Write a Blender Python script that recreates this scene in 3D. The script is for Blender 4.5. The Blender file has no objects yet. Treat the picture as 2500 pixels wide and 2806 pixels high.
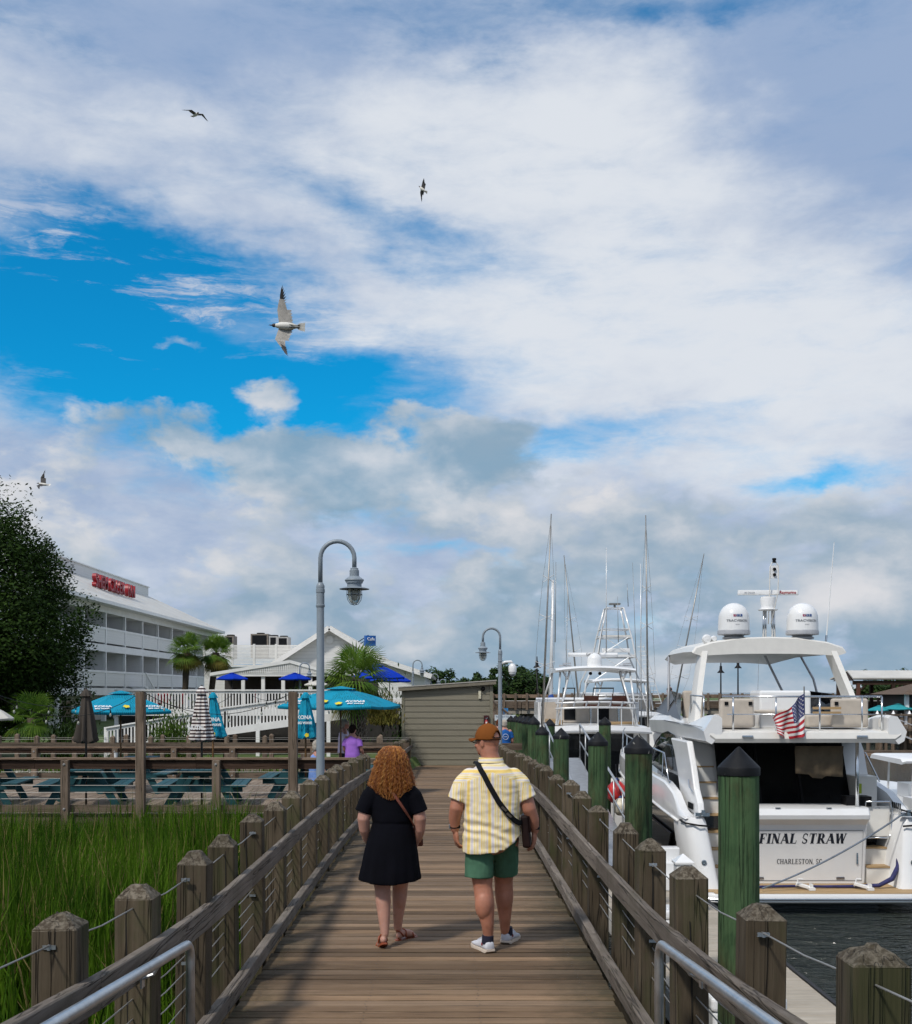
import bpy, bmesh, math, random
from mathutils import Vector, Matrix, noise as mnoise, Quaternion, Euler
R = math.radians
rnd = random.Random(11)
scene = bpy.context.scene
col = scene.collection

# ------------------------------------------------------------------ camera
F = 3170.0; CX = 1230.0; HZ = 1895.0           # focal length / vanishing point in photo pixels
cam_d = bpy.data.cameras.new('camera'); cam = bpy.data.objects.new('camera', cam_d); col.objects.link(cam)
cam.location = (0, 0, 0); cam.rotation_euler = (R(90), 0, 0)
cam_d.sensor_fit = 'HORIZONTAL'; cam_d.sensor_width = 36.0; cam_d.lens = 36.0 * F / 2500.0
cam_d.shift_x = (1250 - CX) / 2500.0; cam_d.shift_y = (HZ - 1403) / 2500.0
cam_d.clip_start = 0.05; cam_d.clip_end = 6000
scene.camera = cam
def at(px, py, Y):                              # photo pixel at distance Y -> world point
    return Vector(((px - CX) * Y / F, Y, (HZ - py) * Y / F))

# ------------------------------------------------------------------ light, exposure
SUN_AZ, SUN_EL = R(-143), R(50)                 # azimuth from +Y towards +X: from behind, on the left
sun_d = bpy.data.lights.new('sun', 'SUN'); sun = bpy.data.objects.new('sun', sun_d); col.objects.link(sun)
sun_d.energy = 2.8; sun_d.angle = R(6); sun_d.color = (1.0, 0.95, 0.88)
sdir = Vector((math.sin(SUN_AZ) * math.cos(SUN_EL), math.cos(SUN_AZ) * math.cos(SUN_EL), math.sin(SUN_EL)))
sun.rotation_euler = sdir.to_track_quat('Z', 'Y').to_euler()
sun['kind'] = 'helper'
vs = scene.view_settings
vs.view_transform = 'Standard'; vs.look = 'None'; vs.gamma = 1.0; vs.exposure = 0.0; vs.use_curve_mapping = False

# ------------------------------------------------------------------ world: clear sky with a layer of cloud
world = bpy.data.worlds.new('World'); scene.world = world; world.use_nodes = True
def sky_world():
    nt = world.node_tree; N = nt.nodes; L = nt.links; N.clear()
    out = N.new('ShaderNodeOutputWorld'); bg = N.new('ShaderNodeBackground'); bg.inputs[1].default_value = 0.1
    L.new(bg.outputs[0], out.inputs[0])
    sky = N.new('ShaderNodeTexSky'); sky.sky_type = 'NISHITA'; sky.sun_disc = False
    sky.sun_elevation = SUN_EL; sky.sun_rotation = SUN_AZ; sky.air_density = 1.0; sky.dust_density = 0.6; sky.ozone_density = 2.2
    tc = N.new('ShaderNodeTexCoord'); D = tc.outputs['Generated']
    def val(x):
        return x
    def m(op, a, b=None, c=None, clamp=False):
        n = N.new('ShaderNodeMath'); n.operation = op; n.use_clamp = clamp
        for i, v in enumerate((a, b, c)):
            if v is None: continue
            if isinstance(v, (int, float)): n.inputs[i].default_value = v
            else: L.new(v, n.inputs[i])
        return n.outputs[0]
    def vmul(v, s):
        n = N.new('ShaderNodeVectorMath'); n.operation = 'MULTIPLY'; L.new(v, n.inputs[0]); n.inputs[1].default_value = s
        return n.outputs[0]
    def vadd(v, w):
        n = N.new('ShaderNodeVectorMath'); n.operation = 'ADD'; L.new(v, n.inputs[0])
        if isinstance(w, tuple): n.inputs[1].default_value = w
        else: L.new(w, n.inputs[1])
        return n.outputs[0]
    def nz(v, scale, det, rough, dist=0.0):
        n = N.new('ShaderNodeTexNoise'); n.inputs['Scale'].default_value = scale; n.inputs['Detail'].default_value = det
        n.inputs['Roughness'].default_value = rough; n.inputs['Distortion'].default_value = dist
        L.new(v, n.inputs['Vector']); return n.outputs['Fac'], n.outputs['Color']
    def ss(x, lo, hi):
        n = N.new('ShaderNodeMapRange'); n.interpolation_type = 'SMOOTHSTEP'; L.new(x, n.inputs[0])
        n.inputs[1].default_value = lo; n.inputs[2].default_value = hi; return n.outputs[0]
    def mixc(f, a, b):
        n = N.new('ShaderNodeMix'); n.data_type = 'RGBA'
        if isinstance(f, (int, float)): n.inputs[0].default_value = f
        else: L.new(f, n.inputs[0])
        for i, v in ((6, a), (7, b)):
            if isinstance(v, tuple): n.inputs[i].default_value = (*v, 1)
            else: L.new(v, n.inputs[i])
        return n.outputs[2]
    sep = N.new('ShaderNodeSeparateXYZ'); L.new(D, sep.inputs[0])
    # warped direction (breaks up every outline)
    _, wc = nz(vmul(D, (1, 1, 2.0)), 5.5, 6, 0.62)
    w = vmul(vadd(wc, (-0.5, -0.5, -0.5)), (0.16, 0.16, 0.11))
    Dw = vadd(D, w)
    sw = N.new('ShaderNodeSeparateXYZ'); L.new(Dw, sw.inputs[0])
    az = m('ARCTAN2', sw.outputs[0], sw.outputs[1]); el = m('ARCSINE', m('MAXIMUM', m('MINIMUM', sw.outputs[2], 1.0), -1.0))
    Dw2 = vadd(D, vmul(vadd(wc, (-0.5, -0.5, -0.5)), (0.12, 0.12, 0.10))); sx2 = N.new('ShaderNodeSeparateXYZ'); L.new(Dw2, sx2.inputs[0])
    az2 = m('ARCTAN2', sx2.outputs[0], sx2.outputs[1]); el2 = m('ARCSINE', m('MAXIMUM', m('MINIMUM', sx2.outputs[2], 1.0), -1.0))
    low = [False]
    def patch(pxx, pyy, rx, ry, tilt=0.0):        # soft elliptical patch, given by the direction it lies in
        a0 = math.atan((pxx - CX) / F); e0 = math.atan((HZ - pyy) / F * math.cos(a0))
        dx = m('SUBTRACT', az2 if low[0] else az, a0); dy = m('SUBTRACT', el2 if low[0] else el, e0)
        ct, st = math.cos(tilt), math.sin(tilt)
        x2 = m('ADD', m('MULTIPLY', dx, ct / (rx / F)), m('MULTIPLY', dy, st / (rx / F)))
        y2 = m('ADD', m('MULTIPLY', dx, -st / (ry / F)), m('MULTIPLY', dy, ct / (ry / F)))
        q = m('ADD', m('MULTIPLY', x2, x2), m('MULTIPLY', y2, y2))
        return m('EXPONENT', m('MULTIPLY', q, -1.0))
    # ---- high veil: coverage, opened by gaps
    n1, _ = nz(vmul(D, (1.0, 1.0, 2.4)), 4.0, 7, 0.60, 0.35)
    n2, _ = nz(vmul(D, (1.0, 1.0, 3.2)), 15.0, 7, 0.64, 0.3)
    cov = m('ADD', m('MULTIPLY', m('SUBTRACT', n1, 0.5), 0.55), m('MULTIPLY', m('SUBTRACT', n2, 0.5), 0.75))
    cov = m('ADD', cov, 0.98)
    for g in ((60, 800, 330, 170, 0.06, .62), (330, 850, 420, 160, -0.15, .55), (700, 780, 300, 90, -0.25, .36), (1060, 640, 330, 75, -0.3, .42), (300, 1020, 620, 130, 0.0, .55),
              (880, 1090, 460, 130, 0.0, .54), (1050, 1290, 200, 120, 0, .5), (600, 1210, 300, 90, 0, .35), (330, 650, 330, 60, -0.2, .35), (750, 1010, 250, 70, 0, .3),
              (2250, 1285, 200, 42, 0.0, .55), (1650, 1225, 380, 50, 0.1, .42), (1500, 20, 800, 70, 0.0, .34), (60, 10, 260, 70, 0.0, .34), (2000, 30, 300, 50, 0, .34), (1180, 1480, 220, 28, 0, .3)):
        cov = m('SUBTRACT', cov, m('MULTIPLY', patch(*g[:5]), g[5]))
    # thin combed streaks of ice cloud lying in the gap
    sw2 = vadd(vmul(D, (1.0, 1.0, 6.5)), vmul(vadd(wc, (-0.5, -0.5, -0.5)), (0.10, 0.10, 0.10)))
    n8, _ = nz(sw2, 9.0, 6, 0.68, 0.6)
    stk = ss(n8, 0.46, 0.70)
    wis = m('ADD', m('ADD', patch(90, 650, 260, 100, -0.1), patch(470, 820, 300, 75, 0.0)), m('MULTIPLY', patch(500, 960, 480, 130, 0.0), 0.75))
    cov = m('ADD', cov, m('MULTIPLY', m('MULTIPLY', stk, wis), 0.72))
    veil = ss(cov, 0.18, 1.02)
    # veil colour: lavender grey to white
    n3, _ = nz(vmul(D, (1.0, 1.0, 2.2)), 5.0, 7, 0.58, 0.25)
    n4, _ = nz(vadd(vmul(D, (1.0, 1.0, 2.4)), (3.1, 1.7, 0.4)), 13.0, 7, 0.6, 0.3)
    br = m('ADD', m('MULTIPLY', m('SUBTRACT', n3, 0.5), 1.3), m('MULTIPLY', m('SUBTRACT', n4, 0.5), 0.8))
    br = m('ADD', br, 0.40)
    for g in ((1750, 700, 620, 420, -0.5, 0.52), (1600, 330, 420, 200, -0.4, 0.30), (2150, 1000, 600, 260, 0.0, 0.34), (700, 330, 500, 160, 0.2, 0.22), (1300, 900, 330, 150, 0, 0.3)):
        br = m('ADD', br, m('MULTIPLY', patch(*g[:5]), g[5]))
    for g in ((2350, 220, 420, 330, 0.0, 0.55), (1100, 60, 900, 130, 0.0, 0.3), (500, 120, 500, 150, 0.0, 0.12)):
        br = m('SUBTRACT', br, m('MULTIPLY', patch(*g[:5]), g[5]))
    brc = ss(br, 0.0, 1.05)
    cveil = mixc(brc, (3.1, 4.15, 6.1), (7.2, 7.6, 8.2))
    blue = N.new('ShaderNodeMix'); blue.data_type = 'RGBA'; blue.blend_type = 'MULTIPLY'; blue.inputs[0].default_value = 1.0
    L.new(sky.outputs[0], blue.inputs[6]); blue.inputs[7].default_value = (0.03, 1.0, 1.40, 1)
    c = mixc(veil, blue.outputs[2], cveil)
    # ---- heaped cloud low over the horizon
    low[0] = True
    Dl = vadd(vmul(D, (1.0, 1.0, 1.7)), vmul(vadd(wc, (-0.5, -0.5, -0.5)), (0.035, 0.035, 0.035)))
    n5, _ = nz(vadd(Dl, (0.7, 2.3, 0.1)), 8.0, 6, 0.52, 0.15)
    n6, _ = nz(vadd(Dl, (5.7, 0.3, 1.1)), 24.0, 6, 0.56, 0.2)
    elr = m('ARCSINE', sep.outputs[2])
    band = m('SUBTRACT', 1.0, ss(elr, 0.06, 0.25))
    q = m('ADD', m('MULTIPLY', m('SUBTRACT', n5, 0.5), 2.2), m('MULTIPLY', m('SUBTRACT', n6, 0.5), 1.25))
    q = m('ADD', q, m('ADD', m('MULTIPLY', band, 1.15), -0.74))
    for g in ((440, 1130, 230, 90, 0, 1.45), (850, 1235, 250, 110, 0, 1.4), (1340, 1215, 240, 105, 0, 1.3), (770, 1045, 130, 60, 0, 1.3), (1080, 1130, 130, 60, 0, .6), (500, 950, 120, 45, 0, .6), (120, 1300, 400, 170, 0, .5), (1950, 1430, 560, 140, 0, .5), (1080, 1120, 140, 65, 0, .5), (490, 945, 110, 45, 0, .38), (1230, 1340, 320, 100, 0, .45)):
        q = m('ADD', q, m('MULTIPLY', patch(*g[:5]), g[5]))
    for g in ((350, 1090, 520, 130, 0, .42), (1000, 1130, 420, 130, 0, .42), (700, 1300, 200, 90, 0, .2), (1650, 1215, 260, 40, 0, .4), (2250, 1285, 190, 36, 0, .55), (1180, 1485, 240, 25, 0, .5), (350, 1000, 500, 40, 0, .3)):
        q = m('SUBTRACT', q, m('MULTIPLY', patch(*g[:5]), g[5]))
    heap = ss(q, -0.08, 0.38)
    # heap shading: lit tops, grey bases (noise sampled a little higher up = thickness above)
    n7, _ = nz(vadd(vadd(Dl, (0.7, 2.3, 0.1)), (-0.02, 0.0, 0.055)), 8.0, 6, 0.52, 0.15)
    thick = m('SUBTRACT', n5, n7)
    lit = m('ADD', 0.34, m('ADD', m('MULTIPLY', thick, 2.3), m('MULTIPLY', m('SUBTRACT', n6, 0.5), 0.55)))
    for g in ((250, 1420, 420, 180, 0.2, .42), (1280, 1350, 240, 60, 0, .30), (1650, 1420, 250, 100, 0, .1), (2230, 1620, 260, 120, 0, .15), (40, 1250, 120, 80, 0, .3)):
        lit = m('ADD', lit, m('MULTIPLY', patch(*g[:5]), g[5]))
    for g in ((870, 1240, 240, 100, 0, .20), (450, 1140, 200, 90, 0, .14), (1360, 1215, 220, 90, 0, .28), (1400, 1460, 420, 60, 0, .2), (900, 1640, 900, 120, 0, .1)):
        lit = m('SUBTRACT', lit, m('MULTIPLY', patch(*g[:5]), g[5]))
    lit = m('SUBTRACT', lit, m('MULTIPLY', m('SUBTRACT', 1.0, ss(elr, -0.01, 0.14)), 0.36))
    litc = ss(lit, -0.12, 1.0)
    cheap = mixc(litc, (2.5, 3.75, 4.9), (7.4, 7.35, 7.5))
    c = mixc(m('MULTIPLY', heap, 0.90), c, cheap)
    # below the horizon: plain dull tone
    c = mixc(ss(sep.outputs[2], -0.02, 0.0), (1.6, 1.8, 2.0), c)
    L.new(c, bg.inputs[0])
sky_world()
world.cycles.sampling_method = 'MANUAL'; world.cycles.sample_map_resolution = 256
cy = scene.cycles
cy.max_bounces = 5; cy.diffuse_bounces = 2; cy.glossy_bounces = 3; cy.transmission_bounces = 4; cy.transparent_max_bounces = 6; cy.volume_bounces = 0
cy.caustics_reflective = False; cy.caustics_refractive = False
cy.use_adaptive_sampling = True; cy.adaptive_threshold = 0.02; cy.adaptive_min_samples = 16
cy.use_denoising = True

# ------------------------------------------------------------------ mesh builder
class MB:
    def __init__(s): s.v = []; s.f = []; s.mi = []; s.cm = 0
    def add(s, vs, fs):
        o = len(s.v); s.v += [tuple(p) for p in vs]
        for f in fs: s.f.append(tuple(i + o for i in f)); s.mi.append(s.cm)
        return s
    def box(s, c, d, rot=None):
        x, y, z = d[0] / 2, d[1] / 2, d[2] / 2
        vs = [Vector(p) for p in ((-x,-y,-z),(x,-y,-z),(x,y,-z),(-x,y,-z),(-x,-y,z),(x,-y,z),(x,y,z),(-x,y,z))]
        if rot is not None: vs = [rot @ p for p in vs]
        c = Vector(c)
        return s.add([p + c for p in vs], [(0,3,2,1),(4,5,6,7),(0,1,5,4),(1,2,6,5),(2,3,7,6),(3,0,4,7)])
    def bb(s, x0, x1, y0, y1, z0, z1):
        return s.box(((x0+x1)/2, (y0+y1)/2, (z0+z1)/2), (x1-x0, y1-y0, z1-z0))
    def bar(s, a, b, w, h, up=(0, 0, 1)):            # rectangular bar from a to b, w across, h along up
        a = Vector(a); b = Vector(b); d = (b - a); l = d.length; d = d / l
        up = Vector(up); x = d.cross(up)
        if x.length < 1e-4: x = d.cross(Vector((1, 0, 0)))
        x.normalize(); u = x.cross(d)
        vs = []
        for p in (a, b):
            for sx, su in ((-1,-1),(1,-1),(1,1),(-1,1)): vs.append(p + x*(sx*w/2) + u*(su*h/2))
        return s.add(vs, [(0,1,2,3)[::-1], (4,5,6,7), (0,1,5,4),(1,2,6,5),(2,3,7,6),(3,0,4,7)])
    def tube(s, pts, r, n=8, cap=True, closed=False):
        pts = [Vector(p) for p in pts]; k = len(pts)
        rs = r if isinstance(r, (list, tuple)) else [r] * k
        t0 = (pts[1] - pts[0]).normalized(); ref = Vector((0, 0, 1)) if abs(t0.z) < 0.9 else Vector((1, 0, 0))
        nrm = t0.cross(ref).normalized(); vs = []; fs = []
        for i in range(k):
            if closed: t = pts[(i+1) % k] - pts[i-1]
            else: t = pts[min(i+1, k-1)] - pts[max(i-1, 0)]
            t.normalize(); nrm = (nrm - t * nrm.dot(t)); nrm = nrm.normalized() if nrm.length > 1e-6 else t.orthogonal().normalized()
            b = t.cross(nrm)
            for j in range(n):
                a = 2*math.pi*j/n; rr = rs[i]
                ra, rb = (rr if isinstance(rr, tuple) else (rr, rr))
                vs.append(pts[i] + nrm*(math.cos(a)*ra) + b*(math.sin(a)*rb))
        m = k if closed else k-1
        for i in range(m):
            for j in range(n):
                a = i*n+j; b2 = i*n+(j+1) % n; i2 = ((i+1) % k)*n
                fs.append((a, b2, i2+(j+1) % n, i2+j))
        if cap and not closed: fs.append(tuple(range(n))[::-1]); fs.append(tuple((k-1)*n+j for j in range(n)))
        return s.add(vs, fs)
    def lathe(s, prof, n=16, c=(0, 0, 0), axis='Z', a0=0.0, sx=1.0, sy=1.0):
        vs = []; fs = []; c = Vector(c)
        for r, z in prof:
            for j in range(n):
                a = a0 + 2*math.pi*j/n; p = Vector((r*math.cos(a)*sx, r*math.sin(a)*sy, z))
                if axis == 'Y': p = Vector((p.x, -p.z, p.y))
                if axis == 'X': p = Vector((p.z, p.y, -p.x))
                vs.append(c + p)
        k = len(prof)
        for i in range(k-1):
            for j in range(n): fs.append((i*n+j, i*n+(j+1) % n, (i+1)*n+(j+1) % n, (i+1)*n+j))
        fs.append(tuple(range(n))[::-1]); fs.append(tuple((k-1)*n+j for j in range(n)))
        return s.add(vs, fs)
    def loft(s, rings, cap=True, closed=True):        # rings: lists of equal length
        n = len(rings[0]); vs = [p for r in rings for p in r]; fs = []
        for i in range(len(rings)-1):
            for j in range(n if closed else n-1): fs.append((i*n+j, i*n+(j+1) % n, (i+1)*n+(j+1) % n, (i+1)*n+j))
        if cap and closed: fs.append(tuple(range(n))[::-1]); fs.append(tuple((len(rings)-1)*n+j for j in range(n)))
        return s.add(vs, fs)
    def prism(s, poly, ext):                          # planar polygon (3-D points) pushed along ext
        n = len(poly); e = Vector(ext); P = [Vector(p) for p in poly]
        fs = [tuple(range(n))[::-1], tuple(range(n, 2*n))] + [(j, (j+1) % n, n+(j+1) % n, n+j) for j in range(n)]
        return s.add(P + [p + e for p in P], fs)
    def ell(s, c, r, rot=None, n=12, k=8):
        c = Vector(c); vs = []; fs = []
        for i in range(1, k):
            th = math.pi*i/k
            for j in range(n):
                a = 2*math.pi*j/n; p = Vector((r[0]*math.sin(th)*math.cos(a), r[1]*math.sin(th)*math.sin(a), -r[2]*math.cos(th)))
                vs.append(c + (rot @ p if rot is not None else p))
        for i in range(k-2):
            for j in range(n): fs.append((i*n+j, i*n+(j+1) % n, (i+1)*n+(j+1) % n, (i+1)*n+j))
        b = len(vs); vs.append(c + (rot @ Vector((0,0,-r[2])) if rot is not None else Vector((0,0,-r[2]))))
        vs.append(c + (rot @ Vector((0,0,r[2])) if rot is not None else Vector((0,0,r[2]))))
        for j in range(n): fs.append(((j+1) % n, j, b)); fs.append(((k-2)*n+j, (k-2)*n+(j+1) % n, b+1))
        return s.add(vs, fs)
    def mesh(s, name, mats, smooth=False, ang=None, fix=True):
        me = bpy.data.meshes.new(name); me.from_pydata(s.v, [], s.f)
        for mt in (mats if isinstance(mats, (list, tuple)) else [mats]):
            if mt: me.materials.append(mt)
        if any(s.mi): me.polygons.foreach_set('material_index', s.mi)
        if fix:
            bm = bmesh.new(); bm.from_mesh(me); bmesh.ops.recalc_face_normals(bm, faces=bm.faces); bm.to_mesh(me); bm.free()
        if smooth or ang:
            me.polygons.foreach_set('use_smooth', [True] * len(me.polygons))
            if ang: me.set_sharp_from_angle(angle=R(ang))
        me.update(); return me
    def build(s, name, mats, parent=None, smooth=False, ang=None, loc=(0,0,0), rot=None, fix=True):
        return obj(name, s.mesh(name, mats, smooth, ang, fix), parent, loc, rot)
def obj(name, data, parent=None, loc=(0, 0, 0), rot=None):
    o = bpy.data.objects.new(name, data); col.objects.link(o); o.location = loc
    if rot is not None: o.rotation_euler = rot
    if parent is not None: o.parent = parent
    return o
def tag(o, label, cat, group=None):
    o['label'] = label; o['category'] = cat
    if group: o['group'] = group
    return o
def thing(name, label, cat, loc=(0, 0, 0), rz=0.0, group=None):
    o = obj(name, None, None, loc, (0, 0, rz)); o.empty_display_size = 0.2
    return tag(o, label, cat, group)
def struct(o, label=None):
    o['kind'] = 'structure'
    if label: o['label'] = label
    return o
def stuff(o, label=None, cat=None):
    o['kind'] = 'stuff'
    if label: o['label'] = label
    if cat: o['category'] = cat
    return o
def copy_tree(o, parent=None):
    c = o.copy(); col.objects.link(c); c.parent = parent
    for ch in list(o.children): copy_tree(ch, c)
    return c
def bevel(o, w=0.01, seg=2):
    m = o.modifiers.new('bevel', 'BEVEL'); m.width = w; m.segments = seg; m.limit_method = 'ANGLE'; m.angle_limit = R(35); return o
WORK = bpy.data.scenes.new('work'); WORK.view_layers[0].update(); WDG = WORK.view_layers[0].depsgraph      # empty side scene: evaluating shapes there stays fast
def text_mesh(s, size, mat, parent, M, name='lettering', ext=0.002, shear=0.0, bold=0.0, sx=1.0, align='CENTER'):
    cu = bpy.data.curves.new(name, 'FONT'); cu.body = s; cu.size = size; cu.align_x = align; cu.align_y = 'CENTER'
    cu.extrude = ext; cu.shear = shear; cu.offset = bold; cu.resolution_u = 3
    t = bpy.data.objects.new(name, cu); WORK.collection.objects.link(t)
    dg = WDG; dg.update(); me = bpy.data.meshes.new_from_object(t.evaluated_get(dg))
    bpy.data.objects.remove(t); bpy.data.curves.remove(cu)
    me.transform(M @ Matrix.Diagonal((sx, 1, 1, 1))); me.materials.clear(); me.materials.append(mat)
    return obj(name, me, parent)
def FACE(c, rz=0.0, tilt=0.0):                        # text plane facing -Y (the camera) turned by rz about Z
    return Matrix.Translation(Vector(c)) @ Matrix.Rotation(rz, 4, 'Z') @ Matrix.Rotation(R(90) + tilt, 4, 'X')

# ------------------------------------------------------------------ materials
def newmat(name):
    m = bpy.data.materials.new(name); m.use_nodes = True; nt = m.node_tree
    b = nt.nodes['Principled BSDF']; return m, nt, b
def ramp(nt, fac, stops):
    r = nt.nodes.new('ShaderNodeValToRGB'); nt.links.new(fac, r.inputs[0]); e = r.color_ramp.elements
    while len(e) < len(stops): e.new(0.5)
    for i, (p, c) in enumerate(stops): e[i].position = p; e[i].color = (*c, 1) if len(c) == 3 else c
    return r.outputs[0]
def noise(nt, vec, scale, det=4, rough=0.55, dist=0.0):
    n = nt.nodes.new('ShaderNodeTexNoise'); n.inputs['Scale'].default_value = scale; n.inputs['Detail'].default_value = det
    n.inputs['Roughness'].default_value = rough; n.inputs['Distortion'].default_value = dist
    if vec is not None: nt.links.new(vec, n.inputs['Vector'])
    return n.outputs['Fac']
def mixn(nt, f, a, b, blend='MIX'):
    n = nt.nodes.new('ShaderNodeMix'); n.data_type = 'RGBA'; n.blend_type = blend
    for i, v in ((0, f), (6, a), (7, b)):
        if isinstance(v, (int, float)): n.inputs[i].default_value = v
        elif isinstance(v, tuple): n.inputs[i].default_value = (*v, 1) if len(v) == 3 else v
        else: nt.links.new(v, n.inputs[i])
    return n.outputs[2]
def mth(nt, op, a, b=None, clamp=False):
    n = nt.nodes.new('ShaderNodeMath'); n.operation = op; n.use_clamp = clamp
    for i, v in enumerate((a, b)):
        if v is None: continue
        if isinstance(v, (int, float)): n.inputs[i].default_value = v
        else: nt.links.new(v, n.inputs[i])
    return n.outputs[0]
def coords(nt, scale=(1, 1, 1), kind='Object', rand=True):
    tc = nt.nodes.new('ShaderNodeTexCoord'); mp = nt.nodes.new('ShaderNodeMapping'); mp.inputs['Scale'].default_value = scale
    if rand:
        oi = nt.nodes.new('ShaderNodeObjectInfo'); vm = nt.nodes.new('ShaderNodeVectorMath'); vm.operation = 'SCALE'
        vm.inputs[0].default_value = (37.0, 91.0, 53.0); nt.links.new(oi.outputs['Random'], vm.inputs['Scale'])
        va = nt.nodes.new('ShaderNodeVectorMath'); va.operation = 'ADD'
        nt.links.new(tc.outputs[kind], va.inputs[0]); nt.links.new(vm.outputs[0], va.inputs[1]); nt.links.new(va.outputs[0], mp.inputs['Vector'])
    else: nt.links.new(tc.outputs[kind], mp.inputs['Vector'])
    return mp.outputs[0]
def orand(nt):
    return nt.nodes.new('ShaderNodeObjectInfo').outputs['Random']
def bump(nt, b, h, strength=0.3, dist=0.01):
    n = nt.nodes.new('ShaderNodeBump'); n.inputs['Strength'].default_value = strength; n.inputs['Distance'].default_value = dist
    nt.links.new(h, n.inputs['Height']); nt.links.new(n.outputs[0], b.inputs['Normal'])
def plain(name, c, rough=0.6, metal=0.0, var=0.12, scale=6.0, spec=None, bmp=0.0, coat=0.0, rvar=True):
    m, nt, b = newmat(name)
    if var:
        f = noise(nt, coords(nt), scale, 5, 0.6)
        lo = tuple(max(0, x*(1-var*1.6)) for x in c); hi = tuple(min(1, x*(1+var)) for x in c)
        cc = ramp(nt, f, [(0.3, lo), (0.7, hi)])
        if rvar:
            v = mth(nt, 'ADD', 1 - var*0.6, mth(nt, 'MULTIPLY', orand(nt), var*1.2))
            mm = nt.nodes.new('ShaderNodeVectorMath'); mm.operation = 'SCALE'; nt.links.new(cc, mm.inputs[0]); nt.links.new(v, mm.inputs['Scale']); cc = mm.outputs[0]
        nt.links.new(cc, b.inputs['Base Color'])
        rr = mth(nt, 'ADD', rough - 0.06, mth(nt, 'MULTIPLY', f, 0.12), True); nt.links.new(rr, b.inputs['Roughness'])
        if bmp: bump(nt, b, noise(nt, coords(nt), scale*5, 4, 0.6), bmp, 0.01)
    else:
        b.inputs['Base Color'].default_value = (*c, 1); b.inputs['Roughness'].default_value = rough
    b.inputs['Metallic'].default_value = metal
    if spec is not None: b.inputs['Specular IOR Level'].default_value = spec
    if coat: b.inputs['Coat Weight'].default_value = coat; b.inputs['Coat Roughness'].default_value = 0.08
    return m
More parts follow.
